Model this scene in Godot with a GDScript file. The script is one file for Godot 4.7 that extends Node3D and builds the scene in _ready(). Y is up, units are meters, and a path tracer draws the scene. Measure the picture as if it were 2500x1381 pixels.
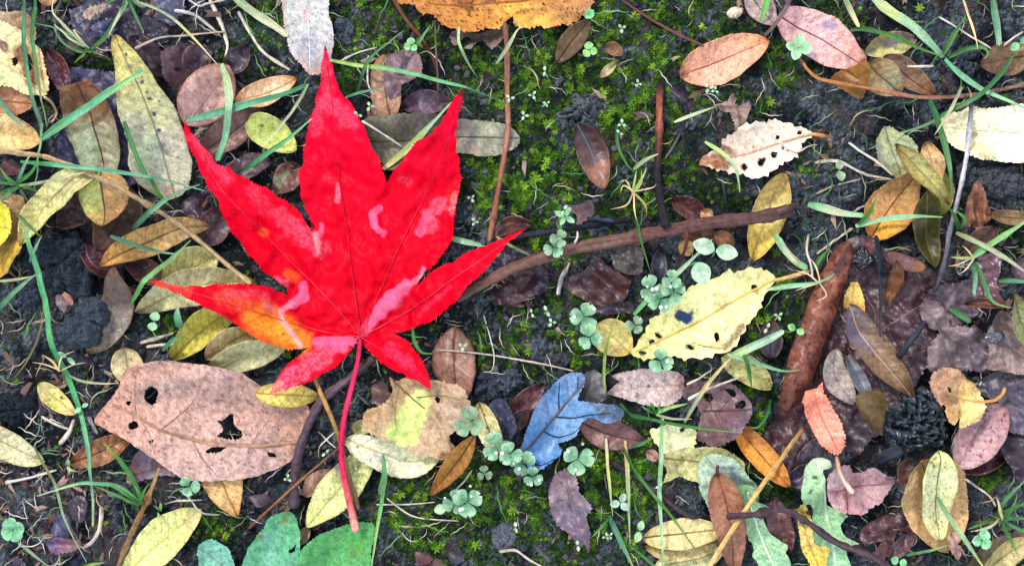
extends Node3D
# Autumn leaves on mossy soil, seen from straight above. Plan unit: 1 = 0.1 mm, x to the right, y down the picture; heights in mm.

const U := 0.0001
const LIGHT := 1.2                     # exposure that the base colours are divided by
const CELL := 5.0
const GX := -300.0
const GY := -300.0
const NX := 621
const NY := 401

var top := PackedFloat32Array()        # height of whatever lies on top, mm, per cell
var soil := PackedFloat32Array()       # height of the bare soil
var rng := RandomNumberGenerator.new()
var nz := FastNoiseLite.new()
var nf := FastNoiseLite.new()
var nc := FastNoiseLite.new()
var used := {}
var M := {}
var seed_k := 0

class Buf:
	var v := PackedVector3Array()
	var c := PackedColorArray()
	var i := PackedInt32Array()

func C(h: String) -> Color:
	var c := Color(h).srgb_to_linear()
	return Color(c.r / LIGHT, c.g / LIGHT, c.b / LIGHT)

func P(x: float, y: float, h: float) -> Vector3:
	return Vector3((x - 1250.0) * U, h * 0.001, (y - 690.5) * U)

func numbered(n: String) -> String:
	var k: int = used.get(n, 0)
	used[n] = k + 1
	return n if k == 0 else "%s_%03d" % [n, k]

func tag(o: Node, label: String, category: String, group := "") -> void:
	o.set_meta("label", label)
	o.set_meta("category", category)
	if group != "":
		o.set_meta("group", group)

func thing(called: String, label: String, category: String, at: Vector3, group := "") -> Node3D:
	var o := Node3D.new()
	o.name = numbered(called)
	add_child(o)
	o.position = at
	tag(o, label, category, group)
	return o

func commit(b: Buf, origin: Vector3) -> ArrayMesh:
	var v := b.v.duplicate()
	for k in v.size():
		v[k] -= origin
	var a := []
	a.resize(Mesh.ARRAY_MAX)
	a[Mesh.ARRAY_VERTEX] = v
	a[Mesh.ARRAY_COLOR] = b.c
	a[Mesh.ARRAY_INDEX] = b.i
	var st := SurfaceTool.new()
	st.create_from_arrays(a)
	st.generate_normals()
	return st.commit()

func part(called: String, b: Buf, m: Material, parent: Node3D) -> MeshInstance3D:
	var o := MeshInstance3D.new()
	o.name = called
	o.mesh = commit(b, parent.position)
	o.material_override = m
	parent.add_child(o, true)
	return o

func single(called: String, label: String, category: String, b: Buf, m: Material, at: Vector3, group := "") -> MeshInstance3D:
	var o := MeshInstance3D.new()
	o.name = numbered(called)
	add_child(o)
	o.position = at
	o.mesh = commit(b, at)
	o.material_override = m
	tag(o, label, category, group)
	return o

# ---- height field ----
func cell(x: float, y: float) -> int:
	return clampi(roundi((y - GY) / CELL), 0, NY - 1) * NX + clampi(roundi((x - GX) / CELL), 0, NX - 1)

func stamp(x: float, y: float, h: float) -> void:
	var k := cell(x, y)
	if h > top[k]:
		top[k] = h

# Smooth sheet resting on what lies under a box: dilate, then blur with the same radius.
var dw := 0
var dh := 0
var dx0 := 0
var dy0 := 0
var D := PackedFloat32Array()
func drape(x0: float, y0: float, x1: float, y1: float, r: int) -> void:
	dx0 = clampi(int((x0 - GX) / CELL) - 1, 0, NX - 2)
	dy0 = clampi(int((y0 - GY) / CELL) - 1, 0, NY - 2)
	var ex := clampi(int((x1 - GX) / CELL) + 2, dx0 + 1, NX - 1)
	var ey := clampi(int((y1 - GY) / CELL) + 2, dy0 + 1, NY - 1)
	dw = ex - dx0 + 1
	dh = ey - dy0 + 1
	var a := PackedFloat32Array()
	a.resize(dw * dh)
	var b := a.duplicate()
	for j in dh:
		for i in dw:
			var m := -99.0
			var row := (dy0 + j) * NX + dx0
			for k in range(maxi(0, i - r), mini(dw - 1, i + r) + 1):
				m = maxf(m, top[row + k])
			a[j * dw + i] = m
	for j in dh:
		for i in dw:
			var m := -99.0
			for k in range(maxi(0, j - r), mini(dh - 1, j + r) + 1):
				m = maxf(m, a[k * dw + i])
			b[j * dw + i] = m
	for j in dh:
		for i in dw:
			var s := 0.0
			var lo := maxi(0, i - r)
			var hi := mini(dw - 1, i + r)
			for k in range(lo, hi + 1):
				s += b[j * dw + k]
			a[j * dw + i] = s / (hi - lo + 1)
	for j in dh:
		for i in dw:
			var s := 0.0
			var lo := maxi(0, j - r)
			var hi := mini(dh - 1, j + r)
			for k in range(lo, hi + 1):
				s += a[k * dw + i]
			b[j * dw + i] = s / (hi - lo + 1)
	D = b

func rest(x: float, y: float) -> float:
	var fx := clampf((x - GX) / CELL - dx0, 0.0, dw - 1.001)
	var fy := clampf((y - GY) / CELL - dy0, 0.0, dh - 1.001)
	var i := int(fx)
	var j := int(fy)
	fx -= i
	fy -= j
	var k := j * dw + i
	return lerpf(lerpf(D[k], D[k + 1], fx), lerpf(D[k + dw], D[k + dw + 1], fx), fy)

# ---- paths ----
func pts(f: Array) -> PackedVector2Array:
	var p := PackedVector2Array()
	for k in range(0, f.size() - 1, 2):
		p.append(Vector2(f[k], f[k + 1]))
	return p

func smooth(f: Array, step: float) -> PackedVector2Array:
	var p := pts(f)
	var fine := PackedVector2Array()
	var n := p.size()
	for k in n - 1:
		var a := p[maxi(k - 1, 0)]
		var b := p[k]
		var c := p[k + 1]
		var d := p[mini(k + 2, n - 1)]
		for q in 16:
			fine.append(b.cubic_interpolate(c, a, d, q / 16.0))
	fine.append(p[n - 1])
	var length := 0.0
	for k in fine.size() - 1:
		length += fine[k].distance_to(fine[k + 1])
	var rows := maxi(4, int(length / step))
	var out := PackedVector2Array()
	var gap := length / rows
	var walked := 0.0
	var want := 0.0
	for k in fine.size() - 1:
		var l := fine[k].distance_to(fine[k + 1])
		while want <= walked + l + 0.0001 and out.size() < rows:
			out.append(fine[k].lerp(fine[k + 1], clampf((want - walked) / maxf(l, 0.0001), 0, 1)))
			want += gap
		walked += l
	out.append(fine[fine.size() - 1])
	return out

func gradient(cs: Array, s: float) -> Color:
	var n := cs.size()
	if n == 1:
		return cs[0]
	var f := clampf(s, 0.0, 0.9999) * (n - 1)
	var k := int(f)
	return (cs[k] as Color).lerp(cs[k + 1], smoothstep(0.0, 1.0, f - k))

func colours(a: Array) -> Array:
	var out := []
	for h in a:
		out.append(C(h))
	return out

# A mark is [x, y, r, hex] or [x1, y1, x2, y2, r, hex, amount, soft, grain]
func read_marks(a: Array) -> Array:
	var out := []
	for m in a:
		if m.size() <= 5:
			out.append([Vector2(m[0], m[1]), Vector2(m[0], m[1]), float(m[2]), C(m[3]), float(m[4]) if m.size() > 4 else 1.0, 1.6, 0.0, 0.8])
		else:
			out.append([Vector2(m[0], m[1]), Vector2(m[2], m[3]), float(m[4]), C(m[5]), float(m[6]), float(m[7]), float(m[8]), 0.25 + 0.75 * minf(1.0, m[8] * 3.5)])
	return out

func cap_dist(p: Vector2, a: Vector2, b: Vector2) -> float:
	var ab := b - a
	var l := ab.length_squared()
	if l < 0.01:
		return p.distance_to(a)
	return p.distance_to(a + ab * clampf((p - a).dot(ab) / l, 0.0, 1.0))

# ---- leaf pigment: along the blade, mottling, veins, edge, speckles, marks ----
var cur := {}
func pigment(o: Dictionary, cols: Array, length: float) -> void:
	seed_k += 1
	cur = {wet = 0.82 if o.get("mat", "leaf") == "wet" else (1.12 if o.get("mat", "leaf") == "leaf" else 1.0), c = colours(cols), c2 = colours(o.get("right", [])), k = seed_k * 137.0,
		mot = C(o.get("mot", ["8a7060"])[0]), mamt = o.get("mot", ["8a7060", 0.35])[1], mf = o.get("mot", ["", 0, 34.0])[2] if o.get("mot", []).size() > 2 else 34.0,
		vein = C(o.get("vein", ["6a4a3a"])[0]), vamt = o.get("vein", ["", 0.3])[1], vsp = o.get("vsp", 21.0), vk = o.get("vk", 0.8),
		edge = C(o.get("edge", ["7a5238"])[0]), eamt = o.get("edge", ["", 0.35])[1], marks = read_marks(o.get("marks", [])),
		speck = C(o.get("speck", ["4a3028"])[0]), spamt = o.get("speck", ["", 0.12])[1], len = length, mid = o.get("midw", 2.6), grain = o.get("grain", 0.24)}

func tint(x: float, y: float, s: float, t: float, d: float, e: float) -> Color:
	# s along, t across (signed, 1 at the edge), d distance from the midrib, e distance from the edge
	var q := cur
	var k: float = q.k
	var c := gradient(q.c2 if (t > 0.0 and q.c2.size()) else q.c, s + 0.06 * nz.get_noise_2d(x * 1.6 + k, y * 1.6))
	var f: float = q.mf
	var m := nf.get_noise_2d(x / f * 10.0 + k, y / f * 10.0 - k)
	c = c.lerp(q.mot, clampf((m + 0.12) * 2.6, 0.0, 1.0) * q.mamt)
	if e < 14.0:
		c = c.lerp(q.edge, clampf(1.0 - e / (6.0 + 8.0 * absf(nz.get_noise_2d(x * 2.0, y * 2.0 + k))), 0.0, 1.0) * q.eamt)
	var va: float = q.vamt
	if va > 0.0:
		var ph: float = (s * q.len - d * q.vk + 5.0 * nz.get_noise_2d(x * 1.2, y * 1.2 + k)) / q.vsp + (0.5 if t > 0.0 else 0.0)
		var g: float = absf(ph - roundf(ph)) * q.vsp
		c = c.lerp(q.vein, va * (1.0 - smoothstep(0.8, 3.4, g)))
		var net := absf(nz.get_noise_2d(x * 4.5 + k, y * 4.5))
		c = c.lerp(q.vein, va * 0.5 * (1.0 - smoothstep(0.0, 0.12, net)))
		c = c.lerp(q.vein, minf(1.0, va * 1.6) * (1.0 - smoothstep(q.mid * 0.5, q.mid * 1.4, d)))
	var sp := nz.get_noise_2d(x * 9.5 + k, y * 9.5 + k) - 0.62 + 0.3 * nz.get_noise_2d(x * 2.1 - k, y * 2.1)
	if sp > 0.0:
		c = c.lerp(q.speck, minf(1.0, q.spamt * smoothstep(0.0, 0.12, sp) * 4.0))
	for mk in q.marks:
		var a: Vector2 = mk[0]
		var r: float = mk[2]
		var dd := cap_dist(Vector2(x, y), a, mk[1])
		if dd < r * 1.5 + 6.0:
			var wob := nz.get_noise_2d(x * 3.0 + k, y * 3.0 - k)
			dd += wob * minf(r * 0.45, 9.0) * mk[7]
			var w := 1.0 - smoothstep(r - mk[5], r + mk[5] * 0.4, dd)
			if mk[6] > 0.0:
				w *= lerpf(1.0, smoothstep(-0.18, 0.22, nz.get_noise_2d(x * 7.5, y * 7.5 + k)), mk[6])
			c = c.lerp(mk[3], w * mk[4])
	var gr: float = q.wet * (1.0 + q.grain * (nz.get_noise_2d(x * 5.0 - k, y * 5.0) + 0.6 * nz.get_noise_2d(x * 13.0, y * 13.0 + k)))
	return Color(clampf(c.r * gr, 0.0, 0.9), clampf(c.g * gr, 0.0, 0.9), clampf(c.b * gr, 0.0, 0.9))

# ---- shape of a blade above what it rests on ----
func lift(o: Dictionary, x: float, y: float, s: float, t: float, d: float, k: float) -> float:
	var h: float = 0.65 * o.get("up", 1.0) + 0.1
	h += o.get("cup", 1.0) * (1.0 + 0.7 * sin(k * 1.7)) * t * t + o.get("twist", 0.9) * sin(k * 3.1) * t * (s - 0.45) * 2.0
	h += o.get("arch", 0.5) * 4.0 * s * (1.0 - s)
	h += o.get("tip", 0.6) * s * s * s + o.get("heel", 0.3) * pow(1.0 - s, 3.0)
	h += 1.25 * o.get("wave", 0.65) * (nz.get_noise_2d(x * 0.8 + k, y * 0.8) + 0.45 * nz.get_noise_2d(x * 2.2, y * 2.2 + k))
	h += o.get("crease", 0.35) * (absf(t) - 0.5)
	# the blade puckers between its side veins
	var sp: float = o.get("vsp", 21.0)
	var ph: float = (s * cur.get("len", 200.0) - d * o.get("vk", 0.8)) / sp + (0.5 if t > 0.0 else 0.0)
	h += o.get("pucker", 0.13) * absf(sin(ph * PI)) * minf(1.0, d / 12.0)
	return h

func mat_of(o: Dictionary) -> Material:
	return M[o.get("mat", "leaf")]

# A blade laid along its midrib, base first.
func L(label: String, mid: Array, w: float, cols: Array, o: Dictionary = {}) -> Node3D:
	var line := smooth(mid, 3.5)
	var rows := line.size() - 1
	var length := 0.0
	for k in rows:
		length += line[k].distance_to(line[k + 1])
	var half := clampi(int(w / 7.6), 4, 20)
	pigment(o, cols, length)
	var k: float = cur.k
	var lo := Vector2(1e9, 1e9)
	var hi := -lo
	for p in line:
		lo = lo.min(p)
		hi = hi.max(p)
	drape(lo.x - w * 0.6, lo.y - w * 0.6, hi.x + w * 0.6, hi.y + w * 0.6, o.get("soft", 5))
	var fa: float = o.get("a", 0.9)
	var fb: float = o.get("b", 0.72)
	var teeth: Array = o.get("teeth", [9.0, 0.018])
	var skew: float = o.get("skew", 1.0)
	var b := Buf.new()
	var n := half * 2 + 1
	var rib := PackedVector3Array()
	for r in rows + 1:
		var s := float(r) / rows
		var tan := (line[mini(r + 1, rows)] - line[maxi(r - 1, 0)]).normalized()
		var nor := Vector2(-tan.y, tan.x)
		var f := pow(maxf(sin(PI * pow(clampf(s, 0.002, 0.998), fa)), 0.0), fb)
		var cut: Array = o.get("cut", [])
		if cut.size() and s < cut[0]:
			f = maxf(f, cut[1] * (0.8 + 0.35 * nz.get_noise_1d(r * 9.0 + k)))
		if cut.size() > 2 and s > 1.0 - cut[2]:
			f = maxf(f, cut[3] * (0.8 + 0.35 * nz.get_noise_1d(r * 9.0 + k)))
		for side in n:
			var t := float(side - half) / half
			var hw := w * 0.5 * f * (skew if t > 0.0 else 2.0 - skew)
			hw *= 1.0 + 0.10 * nz.get_noise_2d(r * 1.8 + k, 40.0 * signf(t)) + 0.03 * nz.get_noise_2d(r * 7.0 + k, 90.0 * signf(t))
			var saw := fposmod(s * length / teeth[0] + (0.4 if t > 0 else 0.0), 1.0)
			var bite: float = teeth[1] * clampf(0.5 + 1.5 * nz.get_noise_2d(r * 3.0 + k, 300.0 * signf(t)), 0.0, 1.7)
			var edge_t: float = t * (1.0 + bite * (saw - 0.5) * 2.0 * t * t)
			var xy: Vector2 = line[r] + nor * edge_t * hw
			if absf(t) > 0.99 and cut.size() and s < cut[0]:
				xy += tan * 5.0 * nz.get_noise_2d(r * 20.0, k)
			var d := absf(t) * hw
			var h := rest(xy.x, xy.y) + lift(o, xy.x, xy.y, s, t, d, k)
			b.v.append(P(xy.x, xy.y, h))
			b.c.append(tint(xy.x, xy.y, s, t, d, (1.0 - absf(t)) * hw))
			stamp(xy.x, xy.y, h)
			if side == half:
				rib.append(Vector3(xy.x, xy.y, h))
	for r in rows:
		for q in n - 1:
			var a := r * n + q
			b.i.append_array([a, a + 1, a + n, a + 1, a + n + 1, a + n])
	# rim: the cut edge of the blade
	var ring := PackedInt32Array()
	for r in rows + 1:
		ring.append(r * n)
	for q in range(1, n):
		ring.append(rows * n + q)
	for r in range(rows - 1, -1, -1):
		ring.append(r * n + n - 1)
	for q in range(n - 2, 0, -1):
		ring.append(q)
	rim(b, ring, o.get("thick", 0.28))
	var at := P(line[0].x, line[0].y, soil[cell(line[0].x, line[0].y)])
	if o.has("onto"):
		part(o.piece, b, mat_of(o), o.onto)
		return o.onto
	if o.get("plain", false):
		return single(o.get("name", "fallen_leaf"), label, "leaf", b, mat_of(o), at, o.get("group", "fallen leaves scattered over the soil"))
	var node := thing(o.get("name", "fallen_leaf"), label, "leaf", at, o.get("group", "fallen leaves scattered over the soil"))
	part("blade", b, mat_of(o), node)
	var rc: String = o.get("rib", "")
	if rc != "":
		ridge("midrib", rib, o.get("ribw", 2.6), 0.9, [C(rc)], node, 0.12)
	if o.has("stalk"):
		stalk(o.stalk, node, rib[0].z)
	return node

func rim(b: Buf, ring: PackedInt32Array, thick: float) -> void:
	var n0 := b.v.size()
	for q in ring:
		b.v.append(b.v[q])
		b.c.append(b.c[q])
		b.v.append(b.v[q] - Vector3(0, thick * 0.001, 0))
		b.c.append(b.c[q])
	var m := ring.size()
	for q in m:
		var a := n0 + 2 * q
		var c := n0 + 2 * ((q + 1) % m)
		b.i.append_array([a, c, a + 1, c, c + 1, a + 1])

# stalk: [[path], radius0, radius1, hex...]
func stalk(a: Array, node: Node3D, h0: float) -> void:
	var line := smooth(a[0], 5.0)
	var n := line.size()
	var p := path_heights(line, maxf(a[1], a[2]), maxf(a[1], a[2]) * 0.06, mini(14, n / 3 + 1))
	for q in n:
		p[q].z = lerpf(h0, p[q].z, smoothstep(0.0, 0.22, float(q) / n))
	var cs := []
	for q in range(3, a.size()):
		cs.append(C(a[q]))
	var b := tube(p, a[1], a[2], cs, 0.08)
	for q in p:
		stamp(q.x, q.y, q.z + a[2] * 0.1)
	part("petiole", b, M.stem, node)

# a round bar through points (x, y plan; z height mm); radii in plan units
func tube(p: PackedVector3Array, r0: float, r1: float, cs: Array, rough: float, sides := 8, squash := 1.0) -> Buf:
	var b := Buf.new()
	var n := p.size()
	seed_k += 1
	var k := seed_k * 61.0
	for q in n:
		var s := float(q) / (n - 1)
		var a := p[maxi(q - 1, 0)]
		var c := p[mini(q + 1, n - 1)]
		var tan := Vector2(c.x - a.x, c.y - a.y).normalized()
		var nor := Vector2(-tan.y, tan.x)
		var r := lerpf(r0, r1, s)
		r *= 1.0 + rough * nz.get_noise_1d(q * 9.0 + k) + rough * 0.35 * nz.get_noise_1d(q * 40.0 + k)
		var knot := smoothstep(0.55, 0.8, nz.get_noise_1d(q * 5.5 + k * 3.0))
		r *= 1.0 + rough * 2.2 * knot
		if q == 0 or q == n - 1:
			r *= 0.45
		for e in sides:
			var ang := TAU * e / sides
			var rr := r * (1.0 + rough * 0.7 * nz.get_noise_2d(q * 2.5 + k, e * 75.0) + rough * 0.4 * nz.get_noise_2d(q * 30.0 + k, e * 55.0))
			var xy := Vector2(p[q].x, p[q].y) + nor * cos(ang) * rr
			b.v.append(P(xy.x, xy.y, p[q].z + sin(ang) * rr * 0.1 * squash))
			var col := gradient(cs, s)
			var g := 1.0 + 0.45 * nz.get_noise_2d(q * 2.0 + k, e * 75.0) + 0.35 * nz.get_noise_2d(q * 24.0 + k, e * 150.0) - 0.25 * knot
			b.c.append(Color(clampf(col.r * g, 0, 0.9), clampf(col.g * g, 0, 0.9), clampf(col.b * g, 0, 0.9)))
	for q in n - 1:
		for e in sides:
			var a := q * sides + e
			var a2 := q * sides + (e + 1) % sides
			b.i.append_array([a, a + sides, a2, a2, a + sides, a2 + sides])
	for e in range(1, sides - 1):
		b.i.append_array([0, e, e + 1])
		var z := (n - 1) * sides
		b.i.append_array([z, z + e + 1, z + e])
	return b

func ridge(called: String, p: PackedVector3Array, r0: float, r1: float, cs: Array, node: Node3D, rough: float) -> void:
	var q := p.duplicate()
	for k in q.size():
		q[k].z += r0 * 0.012
	part(called, tube(q, r0, r1, cs, rough, 6, 0.75), M.stem, node)

# A blade of free outline with holes, cut from a fine grid.
func F(label: String, outline: Array, mid: Array, cols: Array, o: Dictionary = {}) -> Node3D:
	var g: float = o.get("grid", 4.0)
	var poly := ragged(outline, o.get("teeth", [9.0, 1.3]), o.get("round", true))
	var holes: Array = []
	for hole in o.get("holes", []):
		holes.append(ragged(hole, [7.0, 1.6], true))
	var line := pts(mid)
	var length := 0.0
	for q in line.size() - 1:
		length += line[q].distance_to(line[q + 1])
	var wref: float = o.get("wref", 80.0)
	pigment(o, cols, length)
	var k: float = cur.k
	var lo := Vector2(1e9, 1e9)
	var hi := -lo
	for p in poly:
		lo = lo.min(p)
		hi = hi.max(p)
	drape(lo.x - 10, lo.y - 10, hi.x + 10, hi.y + 10, o.get("soft", 6))
	var nx := int((hi.x - lo.x) / g) + 2
	var ny := int((hi.y - lo.y) / g) + 2
	var ox := lo.x - 0.37 * g
	var oy := lo.y - 0.37 * g
	var border := PackedByteArray()
	border.resize(nx * ny)
	for loop in [poly] + holes:
		for q in loop.size():
			var a: Vector2 = loop[q]
			var c: Vector2 = loop[(q + 1) % loop.size()]
			var m := maxi(1, int(a.distance_to(c) / 1.2))
			for z in m:
				var p := a.lerp(c, float(z) / m)
				border[clampi(int((p.y - oy) / g), 0, ny - 1) * nx + clampi(int((p.x - ox) / g), 0, nx - 1)] = 1
	var index := {}
	var b := Buf.new()
	for j in ny:
		for i in nx:
			var x := ox + i * g
			var y := oy + j * g
			var square := PackedVector2Array([Vector2(x, y), Vector2(x + g, y), Vector2(x + g, y + g), Vector2(x, y + g)])
			if border[j * nx + i]:
				var pieces: Array = Geometry2D.intersect_polygons(square, poly)
				for hole in holes:
					var left := []
					for piece in pieces:
						left.append_array(Geometry2D.clip_polygons(piece, hole))
					pieces = left
				for piece in pieces:
					var tri := Geometry2D.triangulate_polygon(piece)
					for z in range(0, tri.size(), 3):
						var A: Vector2 = piece[tri[z]]
						var B: Vector2 = piece[tri[z + 1]]
						var Z: Vector2 = piece[tri[z + 2]]
						var flip := (B - A).cross(Z - A) > 0.0
						for p in ([A, Z, B] if not flip else [A, B, Z]):
							b.i.append(node_at(p, index, b, line, length, wref, o, k))
			else:
				var mid_p := Vector2(x + g * 0.5, y + g * 0.5)
				if not Geometry2D.is_point_in_polygon(mid_p, poly):
					continue
				var in_hole := false
				for hole in holes:
					in_hole = in_hole or Geometry2D.is_point_in_polygon(mid_p, hole)
				if in_hole:
					continue
				var q := []
				for p in square:
					q.append(node_at(p, index, b, line, length, wref, o, k))
				b.i.append_array([q[0], q[1], q[2], q[0], q[2], q[3]])
	for loop in [poly] + holes:
		var ring := PackedInt32Array()
		for p in loop:
			ring.append(node_at(p, index, b, line, length, wref, o, k))
		rim(b, ring, o.get("thick", 0.3))
	var at := P(line[0].x, line[0].y, soil[cell(line[0].x, line[0].y)])
	if o.get("plain", false):
		return single(o.get("name", "fallen_leaf"), label, o.get("cat", "leaf"), b, mat_of(o), at, o.get("group", ""))
	var node := thing(o.get("name", "fallen_leaf"), label, o.get("cat", "leaf"), at, o.get("group", "fallen leaves scattered over the soil"))
	part("blade", b, mat_of(o), node)
	var ribs: Array = o.get("ribs", [])
	for r in ribs:
		var rp := PackedVector3Array()
		for p in smooth(r[0], 5.0):
			var st := along(p, line, length, wref)
			rp.append(Vector3(p.x, p.y, rest(p.x, p.y) + lift(o, p.x, p.y, st.x, st.y, st.z, k)))
		ridge(o.get("ribname", "vein") if r != ribs[0] else o.get("ribname", "midrib"), rp, r[1], r[2], [C(r[3])], node, 0.12)
	if o.has("stalk"):
		var sp := along(pts(o.stalk[0])[0], line, length, wref)
		var s0 := pts(o.stalk[0])[0]
		stalk(o.stalk, node, rest(s0.x, s0.y) + lift(o, s0.x, s0.y, sp.x, sp.y, sp.z, k))
	return node

func along(p: Vector2, line: PackedVector2Array, length: float, wref: float) -> Vector3:
	var best := 1e9
	var s := 0.0
	var side := 1.0
	var walked := 0.0
	for q in line.size() - 1:
		var a := line[q]
		var ab := line[q + 1] - a
		var l := ab.length()
		var f := clampf((p - a).dot(ab) / maxf(l * l, 0.01), 0.0, 1.0)
		var d := p.distance_to(a + ab * f)
		if d < best:
			best = d
			s = (walked + f * l) / length
			side = signf(ab.cross(p - a))
		walked += l
	return Vector3(s, clampf(side * best / wref, -1.3, 1.3), best)

func node_at(p: Vector2, index: Dictionary, b: Buf, line: PackedVector2Array, length: float, wref: float, o: Dictionary, k: float) -> int:
	var key := Vector2i(roundi(p.x * 8.0), roundi(p.y * 8.0))
	if index.has(key):
		return index[key]
	var st := along(p, line, length, wref)
	var h := rest(p.x, p.y) + lift(o, p.x, p.y, st.x, st.y, st.z, k)
	for f in o.get("folds", []):      # [x1, y1, x2, y2, radius, mm]: a pucker or roll of the blade
		var d: float = cap_dist(p, Vector2(f[0], f[1]), Vector2(f[2], f[3])) / f[4]
		if d < 1.0:
			h += f[5] * (1.0 - d * d) * (1.0 - d * d)
	var id := b.v.size()
	index[key] = id
	b.v.append(P(p.x, p.y, h))
	b.c.append(tint(p.x, p.y, st.x, st.y, st.z, 20.0))
	stamp(p.x, p.y, h)
	return id

func ragged(f: Array, teeth: Array, rounded: bool) -> PackedVector2Array:
	var p := pts(f)
	var n := p.size()
	var out := PackedVector2Array()
	seed_k += 1
	var sharp := PackedVector2Array()      # pointed tips and narrow notches keep their shape
	for q in n:
		var u := (p[(q + n - 1) % n] - p[q]).normalized()
		var v := (p[(q + 1) % n] - p[q]).normalized()
		if u.dot(v) > 0.45:
			sharp.append(p[q])
	for q in n:
		var a := p[(q + n - 1) % n]
		var b := p[q]
		var c := p[(q + 1) % n]
		var d := p[(q + 2) % n]
		var steps := maxi(1, roundi(b.distance_to(c) / (teeth[0] * 0.5)))
		for z in steps:
			var s := float(z) / steps
			var v := b.cubic_interpolate(c, a, d, s) if rounded else b.lerp(c, s)
			if rounded and (b in sharp or c in sharp):
				v = b.lerp(c, s)
			var tan := (c - b).normalized()
			var amp: float = teeth[1]
			var w := (1.0 if (z + q) % 2 == 0 else -1.0) * amp * clampf(0.55 + 1.3 * nz.get_noise_2d(v.x * 2.6, v.y * 2.6 + seed_k * 17.0), 0.0, 1.6)
			w += amp * (2.0 * nz.get_noise_2d(v.x * 1.7 + seed_k * 31.0, v.y * 1.7) + 1.0 * nz.get_noise_2d(v.x * 6.0 + seed_k * 31.0, v.y * 6.0))
			if z == 0:
				w *= 0.3
			for tip in sharp:
				w *= smoothstep(0.0, 40.0, v.distance_to(tip))
			out.append(v + Vector2(tan.y, -tan.x) * w)
	return out

# ---- long things: twigs and grass ----
func path_heights(line: PackedVector2Array, r: float, gap: float, stiff: int) -> PackedVector3Array:
	var n := line.size()
	var h := PackedFloat32Array()
	for q in n:
		var m := -9.0
		for dx in [-1, 0, 1]:
			for dy in [-1, 0, 1]:
				m = maxf(m, top[cell(line[q].x + dx * maxf(r * 0.8, 4.0), line[q].y + dy * maxf(r * 0.8, 4.0))])
		h.append(m)
	var a := h.duplicate()
	for q in n:
		for z in range(maxi(0, q - stiff), mini(n - 1, q + stiff) + 1):
			a[q] = maxf(a[q], h[z])
	var out := PackedVector3Array()
	for q in n:
		var s := 0.0
		var lo := maxi(0, q - stiff)
		var hi := mini(n - 1, q + stiff)
		for z in range(lo, hi + 1):
			s += a[z]
		out.append(Vector3(line[q].x, line[q].y, s / (hi - lo + 1) + gap))
	return out

# twig: radii in plan units
func T(label: String, path: Array, r0: float, r1: float, cols: Array, o: Dictionary = {}) -> Node3D:
	var line := smooth(path, 5.0)
	var p := path_heights(line, maxf(r0, r1), maxf(r0, r1) * 0.08 + o.get("gap", 0.0), o.get("stiff", 12))
	if o.has("pass"):
		for q in p.size():
			var s := float(q) / (p.size() - 1)
			p[q].z += o.pass * 4.0 * s * (1.0 - s)
	var b := tube(p, r0, r1, colours(cols), o.get("rough", 0.16), o.get("sides", 9), o.get("squash", 0.85))
	for q in p.size():
		var r := lerpf(r0, r1, float(q) / p.size())
		var tan := (line[mini(q + 1, p.size() - 1)] - line[maxi(q - 1, 0)]).normalized()
		for z in [-0.7, 0.0, 0.7]:
			stamp(p[q].x - tan.y * r * z, p[q].y + tan.x * r * z, p[q].z + r * 0.08)
	var at := P(line[0].x, line[0].y, soil[cell(line[0].x, line[0].y)])
	return single(o.get("name", "twig"), label, o.get("cat", "twig"), b, M[o.get("mat", "bark")], at, o.get("group", "twigs and stems on the soil"))

func ribbon(path: Array, w: float, cols: Array, o: Dictionary) -> Buf:
	var line := smooth(path, 5.0)
	var n := line.size()
	var p := path_heights(line, w * 0.4, o.get("gap", 0.5), o.get("stiff", 7))
	var b := Buf.new()
	var cs := colours(cols)
	seed_k += 1
	var k := seed_k * 53.0
	var arch: float = o.get("arch", 0.8)
	var taper: float = o.get("taper", 0.25)
	for q in n:
		var s := float(q) / (n - 1)
		var tan := (line[mini(q + 1, n - 1)] - line[maxi(q - 1, 0)]).normalized()
		var nor := Vector2(-tan.y, tan.x)
		var hw := w * 0.6 * minf(1.0, 0.6 + s * 3.0) * lerpf(1.0, taper, smoothstep(0.45, 1.0, s)) * (1.0 + 0.12 * nz.get_noise_1d(q * 6.0 + k))
		if q == n - 1:
			hw *= 0.15
		var h := p[q].z + arch * 4.0 * s * (1.0 - s)
		var roll := 0.25 * nz.get_noise_1d(q * 3.0 + k)
		for e in 5:
			var t := (e - 2) / 2.0
			var xy := line[q] + nor * hw * t
			var hh := h + absf(t) * hw * 0.032 + roll * t * hw * 0.1
			b.v.append(P(xy.x, xy.y, hh))
			var c := gradient(cs, s)
			var g := 1.0 + 0.3 * nz.get_noise_2d(q * 5.0 + k, e * 50.0) + 0.22 * nz.get_noise_2d(q * 30.0 + k, e * 80.0)
			if e == 2:
				g *= 1.14
			var dry := smoothstep(0.25, 0.7, nz.get_noise_1d(q * 2.2 + k * 5.0))      # yellowed stretches
			c = Color(c.r * lerpf(0.92, 1.35, dry), c.g * lerpf(0.82, 0.92, dry), c.b * lerpf(0.68, 0.5, dry))
			b.c.append(Color(clampf(c.r * g, 0, 0.9), clampf(c.g * g, 0, 0.9), clampf(c.b * g, 0, 0.9)))
		stamp(p[q].x, p[q].y, h + 0.2)
	for q in n - 1:
		for e in 4:
			var a := q * 5 + e
			b.i.append_array([a, a + 1, a + 5, a + 1, a + 6, a + 5])
	return b

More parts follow.
